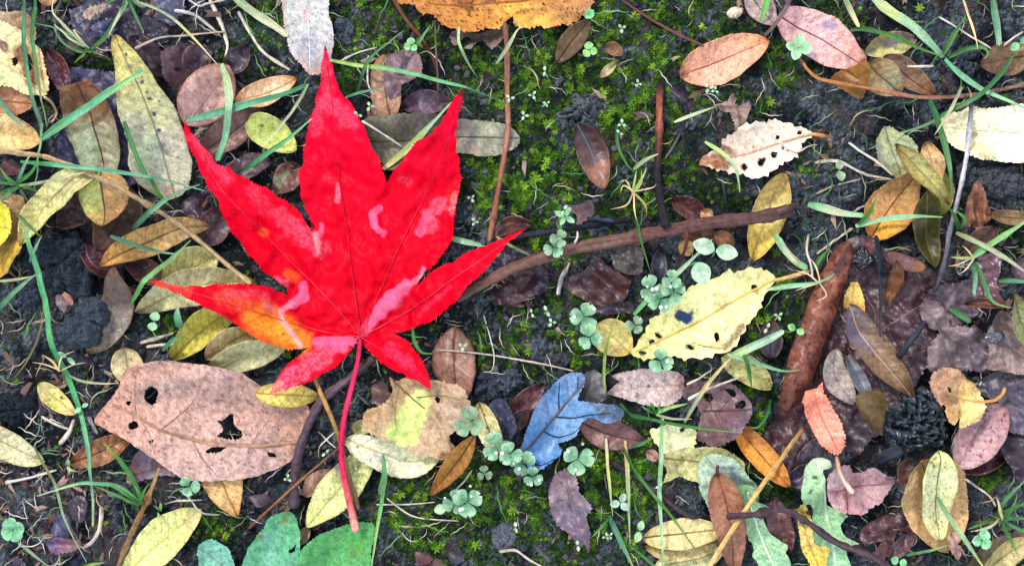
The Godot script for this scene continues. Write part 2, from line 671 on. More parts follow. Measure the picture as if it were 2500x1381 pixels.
const GREEN := ["2a6838", "468458", "7aa684"]
const TEAL := ["386f58", "58937a", "90b8a4"]
const DEEP := ["245c28", "3a7a38", "5c964e"]
const PALE := ["84a080", "a8b8a0", "ccd4c0"]
const STRAW := ["c8b89c", "d8cbb4", "e2d8c6"]

func G(label: String, path: Array, w: float, cols: Array, o: Dictionary = {}) -> void:
	var b := ribbon(path, w, cols, o)
	var at := P(path[0], path[1], soil[cell(path[0], path[1])])
	single(o.get("name", "grass_strand"), label, o.get("cat", "grass"), b, M.grass, at, o.get("group", "grass blades over the leaves"))

# a tuft: several blades from one root
func tuft(label: String, x: float, y: float, blades: Array, o: Dictionary = {}) -> void:
	var node := thing(o.get("name", "grass_tuft"), label, o.get("cat", "grass"), P(x, y, soil[cell(x, y)]), "grass tufts")
	for a in blades:
		part(o.get("part", "blade"), ribbon([x, y] + a[0], a[1], a[2], o), M.grass, node)

func mix(a: Dictionary, b: Dictionary, _over := true) -> Dictionary:
	return a.merged(b, true)

# ---- clover and seedlings ----
func leaflet(x: float, y: float, ang: float, ln: float, wd: float, h: float, slope: float, cs: Array, heart: float) -> Buf:
	var b := Buf.new()
	seed_k += 1
	var k := seed_k * 29.0
	var u := Vector2(cos(ang), sin(ang))
	var v := Vector2(-u.y, u.x)
	for r in 9:
		var s := r / 8.0
		var hw := wd * 0.5 * pow(maxf(sin(PI * pow(clampf(s, 0.01, 0.985), 1.25 if heart > 0 else 0.9)), 0.0), 0.62)
		for e in 9:
			var t := (e - 4) / 4.0
			var along_s := s * ln - heart * ln * (1.0 - absf(t)) * pow(s, 3.0)
			var xy := Vector2(x, y) + u * along_s + v * t * hw
			var hh := h + slope * along_s * 0.1 + 0.035 * absf(t) * hw + 0.12 * nz.get_noise_2d(xy.x * 3.0, xy.y * 3.0)
			b.v.append(P(xy.x, xy.y, hh))
			var c := gradient(cs, s)
			var g := 0.9 + 0.3 * nz.get_noise_2d(xy.x * 4.0 + k, xy.y * 4.0) - (0.12 if e == 4 else 0.0)
			b.c.append(Color(c.r * g, c.g * g * 0.95, c.b * g * 0.88))
			stamp(xy.x, xy.y, hh)
	for r in 8:
		for e in 8:
			var a := r * 9 + e
			b.i.append_array([a, a + 1, a + 9, a + 1, a + 10, a + 9])
	return b

func clover(label: String, x: float, y: float, r: float, turn: float, cols: Array, o: Dictionary = {}) -> void:
	var n: int = o.get("n", 3)
	var node := thing(o.get("name", "clover"), label, o.get("cat", "clover"), P(x, y, soil[cell(x, y)]), o.get("group", "clover sprigs in the moss"))
	var h := -9.0
	for dx in range(-2, 3):
		for dy in range(-2, 3):
			h = maxf(h, top[cell(x + dx * r * 0.45, y + dy * r * 0.45)])
	h += o.get("up", 1.2)
	var cs := colours(cols)
	for q in n:
		var ang := turn + TAU * q / n + rng.randf_range(-0.15, 0.15)
		var ln := r * rng.randf_range(0.82, 1.0)
		part("leaflet", leaflet(x + cos(ang) * 2.0, y + sin(ang) * 2.0, ang, ln, ln * (o.get("fat", 1.18)), h, rng.randf_range(-0.2, 0.25), cs, o.get("heart", 0.22)), M.fresh, node)
	var foot: Array = o.get("foot", [x + rng.randf_range(-14, 14), y + rng.randf_range(8, 18)])
	var g := soil[cell(foot[0], foot[1])]
	var p := PackedVector3Array()
	for q in 7:
		var s := q / 6.0
		p.append(Vector3(lerpf(foot[0], x, s), lerpf(foot[1], y, s), lerpf(g, h - 0.1, sqrt(s))))
	part("stem", tube(p, 2.2, 1.6, [C("7fa58a"), C("9fc0a0")], 0.1, 6), M.stem, node)
	for q in o.get("dew", 0):
		var a := rng.randf() * TAU
		var d := r * rng.randf_range(0.35, 0.95)
		drop("water_droplet", x + cos(a) * d, y + sin(a) * d, rng.randf_range(2.5, 4.8), node)

func drop(called: String, x: float, y: float, r: float, node: Node3D) -> void:
	var s := SphereMesh.new()
	s.radius = r * U
	s.height = r * U * 1.5
	s.radial_segments = 14
	s.rings = 8
	var o := MeshInstance3D.new()
	o.name = called
	o.mesh = s
	o.material_override = M.water
	node.add_child(o, true)
	o.position = P(x, y, top[cell(x, y)] + r * 0.05) - node.position

# ---- soil clods and worm casts ----
func clod(label: String, x: float, y: float, rx: float, ry: float, rz: float, hex: String, o: Dictionary = {}) -> void:
	var b := Buf.new()
	seed_k += 1
	var k := seed_k * 77.0
	var col := C(hex)
	var lump: float = o.get("lump", 0.35)
	var fine: float = o.get("fine", 0.1)
	var turn: float = o.get("turn", 0.0)
	var nu := 72
	var nv := 30
	var h0 := top[cell(x, y)] if o.get("on", false) else soil[cell(x, y)]
	if o.get("on", false):
		for q in 8:
			h0 = maxf(h0, top[cell(x + cos(TAU * q / 8) * rx * 0.6, y + sin(TAU * q / 8) * ry * 0.6)] - 0.6)
	h0 -= rz * 0.02
	for j in nv + 1:
		for i in nu:
			var s := float(j) / nv
			var ph := TAU * i / nu
			# irregular outline, round shoulder, crumbs on top
			var edge := 1.0 + lump * (0.6 * nz.get_noise_2d(cos(ph) * 90.0 + k, sin(ph) * 90.0) + 0.3 * nz.get_noise_2d(cos(ph) * 260.0 + k, sin(ph) * 260.0))
			var rr := sin(s * PI * 0.5) * edge
			var px := Vector2(cos(ph) * rx, sin(ph) * ry).rotated(turn) * rr
			var up := cos(s * PI * 0.5)
			var bump := lump * 1.1 * nz.get_noise_2d(px.x * 2.6 + k, px.y * 2.6) + fine * 1.6 * nz.get_noise_2d(px.x * 7.0 + k, px.y * 7.0) + fine * 0.8 * nz.get_noise_2d(px.x * 15.0, px.y * 15.0 + k)
			if fine > 0.3:
				bump += 1.6 * fine * (1.7 * absf(nz.get_noise_2d(px.x * 1.5 + k, px.y * 1.5 + 50.0)) - 0.4) + 0.8 * fine * (1.7 * absf(nz.get_noise_2d(px.x * 3.0 - k, px.y * 3.0)) - 0.4)
			elif fine > 0.12:
				bump -= fine * 3.2 * (nc.get_noise_2d(px.x * 2.2 + k, px.y * 2.2) + 0.6)
			var hh := h0 + rz * 0.1 * (up + bump * minf(1.0, up * 2.0))
			if j == nv:
				hh = h0 - rz * 0.06
			b.v.append(P(x + px.x, y + px.y, hh))
			var g := 1.0 + 0.35 * nz.get_noise_2d(px.x * 9.0 + k, px.y * 9.0)
			b.c.append(Color(col.r * g, col.g * g, col.b * g))
			stamp(x + px.x, y + px.y, hh)
	for j in nv:
		for i in nu:
			var a := j * nu + i
			var a2 := j * nu + (i + 1) % nu
			b.i.append_array([a, a2, a + nu, a2, a2 + nu, a + nu])
	single(o.get("name", "soil_clod"), label, o.get("cat", "soil clod"), b, M[o.get("mat", "soil")], P(x, y, h0), o.get("group", "lumps of soil"))

# ---- ground ----
const MOSS := [[1450, 150, 340, 210, 1.0], [1270, 420, 150, 140, 1.25], [860, 80, 150, 130, 0.8], [640, 60, 50, 120, 0.7], [1540, 420, 140, 140, 0.7], [1430, 800, 230, 110, 0.6],
	[1130, 1250, 230, 140, 0.9], [1420, 1240, 190, 160, 1.0], [1520, 1130, 110, 110, 1.25], [1900, 780, 80, 120, 0.85], [510, 1280, 80, 60, 0.7], [2420, 1160, 70, 45, 0.85], [1940, 150, 70, 70, 0.7],
	[2050, 30, 80, 50, 0.6], [205, 130, 70, 50, 0.6], [1690, 70, 170, 100, 0.7], [1900, 1200, 60, 60, 0.8], [1840, 270, 50, 60, 0.5], [1230, 860, 110, 90, 0.55], [1660, 900, 90, 60, 0.5], [1860, 990, 60, 70, 0.7],
	[430, 800, 90, 40, 0.5], [560, 140, 60, 60, 0.5], [1700, 480, 130, 90, 0.45], [2000, 380, 90, 60, 0.2], [1340, 560, 110, 90, 0.8], [2490, 550, 40, 50, 0.6], [1000, 60, 120, 80, 0.8], [1270, 1330, 160, 70, 0.6], [2700, 700, 120, 500, 0.5], [1300, 1550, 500, 130, 0.8], [1100, -170, 600, 120, 0.8], [-160, 500, 120, 400, 0.3]]
# rises of the ground: x, y, radius, mm
const RISES := [[150, 650, 120, 3.2], [190, 790, 70, 2.2], [60, 900, 80, 1.2], [2430, 430, 90, 2.4], [1230, 960, 90, 1.4], [1270, 690, 90, 1.3], [2220, 1040, 120, 1.2], [2150, 1310, 90, 0.8], [1440, 270, 70, 1.2], [2330, 100, 90, 0.8], [40, 1000, 60, 1.4]]

func moss_at(x: float, y: float) -> float:
	var m := 0.03
	for a in MOSS:
		var dx: float = (x - a[0]) / a[2]
		var dy: float = (y - a[1]) / a[3]
		var d: float = dx * dx + dy * dy
		if d < 1.6:
			m = maxf(m, a[4] * (1.0 - smoothstep(0.45, 1.5, d)))
	return m * clampf(0.8 + 1.1 * nz.get_noise_2d(x * 1.1, y * 1.1) + 1.3 * nz.get_noise_2d(x * 3.4 + 70, y * 3.4), 0.0, 1.7)

func soil_height(x: float, y: float) -> float:
	var h := 1.0 * nz.get_noise_2d(x * 0.45, y * 0.45) + 0.7 * nf.get_noise_2d(x * 1.3, y * 1.3)
	var cr := nc.get_noise_2d(x, y)              # crumbs
	var cr2 := nc.get_noise_2d(x * 2.3 + 900, y * 2.3)
	var rugged := 0.5 + 0.9 * smoothstep(-0.3, 0.35, nz.get_noise_2d(x * 0.7 + 400, y * 0.7))
	h -= (cr * 0.9 + 0.45 * cr2) * rugged
	for a in RISES:
		var d: float = Vector2(x - a[0], y - a[1]).length() / a[2]
		if d < 1.0:
			h += a[3] * (1.0 - d * d) * (1.0 - d * d)
	return h

func build_ground() -> void:
	var xs := PackedFloat32Array()
	var ys := PackedFloat32Array()
	var far := PackedFloat32Array()
	var step := 8.0
	var at := 0.0
	while at < 200000.0:
		at += step
		step *= 1.42
		far.append(at)
	for q in range(far.size() - 1, -1, -1):
		xs.append(GX - far[q])
		ys.append(GY - far[q])
	for i in NX:
		xs.append(GX + i * CELL)
	for j in NY:
		ys.append(GY + j * CELL)
	for q in far:
		xs.append(GX + (NX - 1) * CELL + q)
		ys.append(GY + (NY - 1) * CELL + q)
	soil.resize(NX * NY)
	var b := Buf.new()
	var w := xs.size()
	var f := far.size()
	var dark := C("141920")
	var base := C("3c444c")
	var pale := C("747c84")
	var brown := C("4a3d3c")
	var green := C("34452a")
	for j in ys.size():
		for i in w:
			var x := xs[i]
			var y := ys[j]
			var h := soil_height(x, y)
			var away := maxf(maxf(GX - x, x - GX - (NX - 1) * CELL), maxf(GY - y, y - GY - (NY - 1) * CELL))
			var keep := 1.0 - smoothstep(0.0, 500.0, away)      # the far ground is laid in a coarser net
			h *= keep
			var gi := i - f
			var gj := j - f
			if gi >= 0 and gi < NX and gj >= 0 and gj < NY:
				soil[gj * NX + gi] = h
			b.v.append(P(x, y, h))
			var c := base.lerp(dark, smoothstep(-0.1, 0.45, nf.get_noise_2d(x * 2.0 + 70, y * 2.0)))
			c = c.lerp(pale, 0.8 * smoothstep(0.0, 0.45, nz.get_noise_2d(x * 7.0, y * 7.0 + 300) * 0.7 + 0.6 * nf.get_noise_2d(x * 3.0, y * 3.0 + 300)))
			c = c.lerp(brown, 0.7 * smoothstep(0.0, 0.5, nf.get_noise_2d(x * 1.1 - 500, y * 1.1)))
			c = c.lerp(dark, 0.8 * smoothstep(0.0, 0.5, nz.get_noise_2d(x * 0.35 + 20, y * 0.35) + 0.5 * nz.get_noise_2d(x * 1.5, y * 1.5 + 77)))
			var m := moss_at(x, y)
			c = c.lerp(green, clampf(m * 0.9, 0.0, 0.85) * smoothstep(-0.35, 0.2, nf.get_noise_2d(x * 6.0, y * 6.0)))
			b.c.append(base.lerp(green, 0.35).lerp(c, keep))
	for j in ys.size() - 1:
		for i in w - 1:
			var a := j * w + i
			b.i.append_array([a, a + 1, a + w, a + 1, a + w + 1, a + w])
	var o := MeshInstance3D.new()
	o.name = "ground"
	o.mesh = commit(b, Vector3.ZERO)
	o.material_override = M.soil
	o.set_meta("kind", "structure")
	o.set_meta("label", "dark slate grey crumbly soil with green mossy film")
	add_child(o)
	top = soil.duplicate()

func stuff(called: String, label: String, mesh: Mesh, m: Material, place: Array, tints: PackedColorArray) -> void:
	var mm := MultiMesh.new()
	mm.transform_format = MultiMesh.TRANSFORM_3D
	mm.use_colors = true
	mm.mesh = mesh
	mm.instance_count = place.size()
	for q in place.size():
		mm.set_instance_transform(q, place[q])
		mm.set_instance_color(q, tints[q])
	var o := MultiMeshInstance3D.new()
	o.name = called
	o.multimesh = mm
	o.material_override = m
	o.set_meta("kind", "stuff")
	o.set_meta("label", label)
	add_child(o)

# one moss shoot about 2 mm across: pointed leaflets in three whorls
func moss_shoot(long: float, tall: float) -> ArrayMesh:
	var b := Buf.new()
	for ring in 3:
		var n: int = [7, 6, 4][ring]
		for q in n:
			var ang: float = TAU * (q + ring * 0.37) / n + rng.randf_range(-0.25, 0.25)
			var el: float = [0.18, 0.6, 1.1][ring] + rng.randf_range(-0.15, 0.15)
			var ln: float = long * [1.0, 0.85, 0.6][ring] * rng.randf_range(0.8, 1.15)
			var u := Vector3(cos(ang) * cos(el), sin(el), sin(ang) * cos(el))
			var v := Vector3(-sin(ang), 0, cos(ang)) * ln * 0.15
			var p := Vector3(0, tall * [0.25, 0.5, 0.7][ring], 0)
			var id := b.v.size()
			var sag := Vector3(0, -ln * 0.12, 0)
			b.v.append_array([p, p + u * ln * 0.45 + v, p + u * ln * 0.45 + Vector3(0, -ln * 0.06, 0), p + u * ln * 0.45 - v, p + u * ln + sag])
			for z in 5:
				b.c.append(Color(1, 1, 1))
			b.i.append_array([id, id + 1, id + 2, id, id + 2, id + 3, id + 1, id + 4, id + 2, id + 2, id + 4, id + 3])
	return commit(b, Vector3.ZERO)

func flake(n: int) -> ArrayMesh:
	var b := Buf.new()
	b.v.append(Vector3(0, 0.08, 0))
	b.c.append(Color(1, 1, 1))
	for q in n:
		var a := TAU * q / n
		var r := rng.randf_range(0.3, 1.15)
		b.v.append(Vector3(cos(a) * r, rng.randf_range(-0.15, 0.15), sin(a) * r * 0.38))
		b.c.append(Color(1, 1, 1))
	for q in n:
		b.i.append_array([0, 1 + q, 1 + (q + 1) % n])
	return commit(b, Vector3.ZERO)

func crumb() -> ArrayMesh:
	var b := Buf.new()
	for j in 6:
		for i in 8:
			var th := PI * j / 5.0
			var ph := TAU * i / 8.0
			var d := Vector3(sin(th) * cos(ph), cos(th), sin(th) * sin(ph))
			b.v.append(d * (0.8 + 0.5 * nz.get_noise_3d(d.x * 90 + 5, d.y * 90, d.z * 90)))
			b.c.append(Color(1, 1, 1))
	for j in 5:
		for i in 8:
			var a := j * 8 + i
			var a2 := j * 8 + (i + 1) % 8
			b.i.append_array([a, a2, a + 8, a2, a2 + 8, a + 8])
	return commit(b, Vector3.ZERO)

func fibre(bend: float, kink: float) -> ArrayMesh:
	var b := Buf.new()
	for q in 10:
		var s := q / 9.0
		var x := s - 0.5
		var z := bend * sin(s * 3.0) + kink * absf(s - 0.4) + 0.02 * sin(s * 17.0 + bend * 40.0)
		var y := 0.06 * sin(s * PI)
		var w := 0.022 * sin(PI * clampf(s, 0.12, 0.9))
		b.v.append_array([Vector3(x, y, z - w), Vector3(x, y + w, z), Vector3(x, y, z + w)])
		b.c.append_array([Color(1, 1, 1), Color(1, 1, 1), Color(1, 1, 1)])
	for q in 9:
		var a := q * 3
		b.i.append_array([a, a + 1, a + 3, a + 1, a + 4, a + 3, a + 1, a + 2, a + 4, a + 2, a + 5, a + 4])
	return commit(b, Vector3.ZERO)

# the same scatter in four shapes of strand
func strands(names: Array, labels: Array, m: Material, place: Array, tints: PackedColorArray) -> void:
	for kind in 4:
		var p := []
		var t := PackedColorArray()
		for q in range(kind, place.size(), 4):
			p.append(place[q])
			t.append(tints[q])
		stuff(names[kind], labels[kind], fibre([0.0, 0.06, -0.1, 0.02][kind], [0.03, 0.0, 0.05, 0.45][kind]), m, p, t)

func spot(x: float, y: float, h: float, size: float, flat := 1.0, tilt := 0.4) -> Transform3D:
	var t := Transform3D(Basis.from_euler(Vector3(rng.randf_range(-tilt, tilt), rng.randf() * TAU, rng.randf_range(-tilt, tilt))).scaled_local(Vector3(size, size * flat, size)), P(x, y, h))
	return t

func scatter_crumbs() -> void:
	var place := []
	var tints := PackedColorArray()
	var cs := colours(["2a313b", "434a54", "565e68", "3a3038", "6a7078"])
	for q in 26000:
		var x := rng.randf_range(-280, 2780)
		var y := rng.randf_range(-280, 1680)
		if nz.get_noise_2d(x * 0.9 + 55, y * 0.9) + rng.randf_range(-0.35, 0.35) < 0.0:
			continue
		var r := rng.randf_range(1.6, 4.5) + 10.0 * pow(rng.randf(), 7.0)
		place.append(spot(x, y, soil[cell(x, y)] + r * 0.02, r * U, 0.8, 3.0))
		tints.append((cs[rng.randi() % 5] as Color).lerp(cs[rng.randi() % 5], rng.randf()))
	stuff("soil_crumbs", "small grey crumbs of soil scattered over the ground", crumb(), M.soil, place, tints)

const LITTER := [[90, 1240, 170, 170, 1.0], [120, 950, 150, 90, 0.8], [300, 60, 220, 90, 0.8], [1280, 690, 90, 60, 0.7], [2350, 700, 170, 220, 0.8], [2420, 1000, 120, 150, 0.8], [2180, 1300, 160, 90, 0.7], [680, 1180, 120, 90, 0.7], [420, 460, 260, 130, 0.5],
	[960, 200, 90, 90, 0.5], [1990, 380, 130, 80, 0.35], [2060, 650, 60, 200, 0.3], [560, 320, 150, 120, 0.5], [1000, 900, 100, 90, 0.4], [2450, 1330, 120, 80, 0.7], [2650, 600, 150, 700, 0.6], [-160, 700, 130, 800, 0.7]]

func litter_at(x: float, y: float) -> float:
	var m := 0.05
	for a in LITTER:
		var d: float = pow((x - a[0]) / a[2], 2.0) + pow((y - a[1]) / a[3], 2.0)
		if d < 1.5:
			m = maxf(m, a[4] * (1.0 - smoothstep(0.5, 1.5, d)))
	return m

func scatter_litter() -> void:
	var cs := colours(["44302f", "58464a", "382a3a", "644638", "786052", "443a50", "281e26", "a89080"])
	for kind in 3:
		var place := []
		var tints := PackedColorArray()
		for q in 4600:
			var x := rng.randf_range(-280, 2780)
			var y := rng.randf_range(-280, 1680)
			if rng.randf() > litter_at(x, y):
				continue
			var r := rng.randf_range(6.0, 18.0) + 20.0 * pow(rng.randf(), 4.0)
			place.append(spot(x, y, soil[cell(x, y)] + rng.randf_range(0.3, 1.0), r * U, 1.0, 0.35))
			tints.append((cs[rng.randi() % 8] as Color).lerp(cs[rng.randi() % 8], rng.randf() * 0.6))
		stuff(["leaf_crumbs", "bark_crumbs", "dark_litter"][kind], ["brown crumbs of rotted leaves on the soil", "purple brown bark crumbs on the soil", "dark shreds of litter on the soil"][kind], flake(6 + kind), M.litter, place, tints)
	var place2 := []
	var tints2 := PackedColorArray()
	var fs := colours(["d8d0c4", "b8aca0", "98887c", "e6e2dc", "c8b48c"])
	for q in 4200:
		var x := rng.randf_range(-250, 2750)
		var y := rng.randf_range(-250, 1650)
		if rng.randf() > litter_at(x, y) * 0.65 + 0.02:
			continue
		place2.append(spot(x, y, soil[cell(x, y)] + rng.randf_range(0.9, 1.8), rng.randf_range(18.0, 75.0) * U, 1.0, 0.25))
		tints2.append((fs[rng.randi() % 5] as Color).lerp(fs[rng.randi() % 5], rng.randf()))
	for q in 2200:
		var x := rng.randf_range(-250, 2750)
		var y := rng.randf_range(-250, 1650)
		if nz.get_noise_2d(x * 0.8 + 210, y * 0.8) < 0.05:
			continue
		place2.append(spot(x, y, soil[cell(x, y)] + rng.randf_range(0.6, 1.5), rng.randf_range(10.0, 55.0) * U, 1.0, 0.25))
		tints2.append((fs[rng.randi() % 5] as Color).lerp(fs[rng.randi() % 5], rng.randf()))
	strands(["dry_fibres", "dry_rootlets", "dry_shreds", "dry_bristles"], ["straight pale dry fibres strewn over the soil", "pale dry rootlets strewn over the soil", "bent pale dry shreds on the soil", "kinked pale dry bristles on the soil"], M.litter, place2, tints2)

func scatter_moss() -> void:
	var bright := colours(["76a42a", "5a8c26", "92b83e", "42742a"])
	var dull := colours(["1e3a16", "2a4a1c", "17301a", "3e5424"])
	for kind in 3:
		var place := []
		var tints := PackedColorArray()
		for q in [280000, 110000, 26000][kind]:
			var x := rng.randf_range(-280, 2780)
			var y := rng.randf_range(-280, 1680)
			var m := moss_at(x, y)
			if rng.randf() > m * [0.8, 0.7, 0.4][kind]:
				continue
			var k := cell(x, y)
			if top[k] > soil[k] + 0.25:
				continue
			if kind == 2 and nz.get_noise_2d(x * 1.7 + 800, y * 1.7) < 0.02 and m < 1.05:
				continue
			var r: float = [rng.randf_range(3.2, 6.0), rng.randf_range(5.5, 9.5), rng.randf_range(9.0, 17.0)][kind]
			place.append(spot(x, y, soil[k] - 0.1, r * U, rng.randf_range(0.8, 1.4), 0.8))
			var vivid := clampf(0.12 + 0.8 * nz.get_noise_2d(x * 1.3 + 33, y * 1.3) + 0.45 * maxf(0.0, m - 0.9) + [-0.15, 0.05, 0.32][kind] + rng.randf_range(-0.25, 0.25), 0.0, 1.0)
			tints.append((dull[rng.randi() % 4] as Color).lerp(bright[rng.randi() % 4], vivid))
		stuff(["fine_moss", "moss", "star_moss"][kind], ["fine dark green moss carpet on the soil", "green moss shoots growing on the soil", "larger bright yellow green star moss shoots"][kind], moss_shoot(1.0, 0.9), M.moss, place, tints)

# grain of a surface: a net of fine veins or crumbs, with noise; returns [albedo, normal]
func grain_maps(cells: float, net: float, rough: float, low: float, bump: float, s: int) -> Array:
	var n := 512
	var c := FastNoiseLite.new()
	c.seed = s
	c.noise_type = FastNoiseLite.TYPE_CELLULAR
	c.frequency = cells
	c.fractal_type = FastNoiseLite.FRACTAL_NONE
	c.cellular_return_type = FastNoiseLite.RETURN_DISTANCE2_SUB
	var f := FastNoiseLite.new()
	f.seed = s + 1
	f.frequency = 0.035
	f.fractal_octaves = 5
	f.fractal_gain = 0.62
	var a := c.get_seamless_image(n, n)
	var b := f.get_seamless_image(n, n)
	var out := Image.create(n, n, false, Image.FORMAT_RGB8)
	var hgt := Image.create(n, n, false, Image.FORMAT_RGBA8)
	var vals := PackedFloat32Array()
	vals.resize(n * n)
	var sum := 0.0
	for y in n:
		for x in n:
			var cell_v := smoothstep(0.0, 0.45, a.get_pixel(x, y).r)
			var fb := b.get_pixel(x, y).r
			var v := clampf(1.0 - net * (1.0 - cell_v) - rough * absf(fb - 0.5) * 2.0 - rough * 0.5 * (1.0 - fb), low, 1.0)
			vals[y * n + x] = v
			sum += v
			var h := clampf(0.5 * cell_v * signf(net) * minf(1.0, net * 4.0) + 0.5 * fb, 0.0, 1.0)
			hgt.set_pixel(x, y, Color(h, h, h))
	var gain := 0.93 * n * n / sum
	for y in n:
		for x in n:
			var v := minf(1.0, vals[y * n + x] * gain)
			out.set_pixel(x, y, Color(v, v, v))
	hgt.bump_map_to_normal_map(bump)
	return [ImageTexture.create_from_image(out), ImageTexture.create_from_image(hgt)]

func material(called: String, rough: float, spec: float, maps: Array, strength: float, tile_mm: float) -> StandardMaterial3D:
	var m := StandardMaterial3D.new()
	m.resource_name = called
	m.vertex_color_use_as_albedo = true
	m.roughness = rough
	m.metallic_specular = spec
	m.cull_mode = BaseMaterial3D.CULL_DISABLED
	if maps.size():
		m.albedo_texture = maps[0]
		m.normal_enabled = true
		m.normal_texture = maps[1]
		m.normal_scale = strength
		m.uv1_triplanar = true
		m.uv1_scale = Vector3.ONE * (1000.0 / tile_mm)
	M[called] = m
	return m

func make_materials() -> void:
	var veins := grain_maps(0.032, 0.16, 0.18, 0.4, 5.0, 11)
	var fleck := grain_maps(0.05, 0.0, 0.4, 0.25, 6.0, 31)
	var crumbs := grain_maps(0.045, 0.32, 0.42, 0.25, 9.0, 21)
	material("leaf", 0.6, 0.25, veins, 0.9, 12.0)
	material("wet", 0.34, 0.4, fleck, 1.0, 12.0)
	material("fresh", 0.5, 0.28, fleck, 0.5, 12.0).backlight = Color(0.12, 0.12, 0.12)
	material("maple", 0.45, 0.16, veins, 0.5, 14.0)
	material("grass", 0.45, 0.35, veins, 0.4, 8.0)
	material("stem", 0.6, 0.25, fleck, 0.8, 8.0)
	material("bark", 0.7, 0.2, fleck, 1.2, 8.0)
	material("soil", 0.8, 0.14, crumbs, 1.5, 13.0)
	material("mud", 0.22, 0.6, fleck, 0.5, 16.0)
	material("litter", 0.6, 0.22, fleck, 0.8, 8.0)
	material("moss", 0.55, 0.15, [], 0.0, 1.0).backlight = Color(0.2, 0.2, 0.2)
	var w := StandardMaterial3D.new()
	w.roughness = 0.02
	w.albedo_color = Color(0.96, 0.98, 1.0)
	w.refraction_enabled = true
	w.refraction_scale = 0.033
	M["water"] = w

# thin young grass between the leaves, too fine to count
func scatter_grass() -> void:
	var place := []
	var tints := PackedColorArray()
	var cs := colours(["2f6a34", "4a8440", "6a9a58", "3a7448", "94a878", "b8b494"])
	for q in 2300:
		var x := rng.randf_range(-250, 2750)
		var y := rng.randf_range(-250, 1650)
		if nz.get_noise_2d(x * 0.9 + 610, y * 0.9) + rng.randf_range(-0.3, 0.3) < 0.16:
			continue
		var k := cell(x, y)
		if top[k] > soil[k] + 0.6:
			continue
		place.append(spot(x, y, soil[k] + rng.randf_range(0.9, 1.9), rng.randf_range(28.0, 95.0) * U, 1.0, 0.3))
		tints.append((cs[rng.randi() % 6] as Color).lerp(cs[rng.randi() % 6], rng.randf()))
	strands(["fine_grass", "thin_grass", "young_grass", "kinked_grass"], ["fine straight grass between the leaves", "thin curving grass between the leaves", "young bent grass between the leaves", "kinked thin grass between the leaves"], M.grass, place, tints)

func _ready() -> void:
	rng.seed = 20231
	# camera
	var cam := Camera3D.new()
	cam.name = "camera"
	add_child(cam)
	cam.position = Vector3(0, 0.48, 0)
	cam.rotation_degrees = Vector3(-90, 0, 0)
	cam.fov = rad_to_deg(2.0 * atan(0.06905 / (0.48 - 0.005)))
	cam.near = 0.02
	cam.far = 200.0
	cam.current = true
	# sky: even overcast, slightly blue
	var env := Environment.new()
	env.background_mode = Environment.BG_SKY
	var sm := ProceduralSkyMaterial.new()
	sm.sky_top_color = Color(0.83, 0.86, 0.91)
	sm.sky_horizon_color = Color(0.72, 0.75, 0.80)
	sm.ground_bottom_color = Color(0.2, 0.2, 0.2)
	sm.ground_horizon_color = Color(0.6, 0.62, 0.66)
	sm.sun_angle_max = 0.0
	var sky := Sky.new()
	sky.sky_material = sm
	env.sky = sky
	env.tonemap_mode = Environment.TONE_MAPPER_LINEAR
	env.tonemap_exposure = 2.3
	env.sdfgi_enabled = true
	env.ssao_enabled = true
	env.ssil_enabled = true
	var we := WorldEnvironment.new()
	we.name = "environment"
	we.environment = env
	add_child(we)
	# the sun behind cloud
	var sun := DirectionalLight3D.new()
	sun.name = "sun"
	sun.light_energy = 0.5
	sun.light_angular_distance = 11.0
	sun.light_color = Color(1.0, 0.97, 0.92)
	sun.shadow_enabled = true
	add_child(sun)
	sun.look_at_from_position(Vector3(-0.55, 1.0, -0.65), Vector3.ZERO)

	nz.noise_type = FastNoiseLite.TYPE_SIMPLEX_SMOOTH
	nz.seed = 5
	nz.frequency = 0.012
	nz.fractal_type = FastNoiseLite.FRACTAL_NONE
	nf.noise_type = FastNoiseLite.TYPE_SIMPLEX_SMOOTH
	nf.seed = 8
	nf.frequency = 0.006
	nf.fractal_octaves = 4
	nc.noise_type = FastNoiseLite.TYPE_CELLULAR
	nc.seed = 3
	nc.frequency = 0.034
	nc.cellular_return_type = FastNoiseLite.RETURN_DISTANCE
	make_materials()
	build_ground()
	scatter_crumbs()
	scatter_litter()
	lay_rotten()
	lay_left()
	lay_middle()
	lay_right()
	lay_maple()
	lay_over()
	scatter_moss()
	scatter_grass()

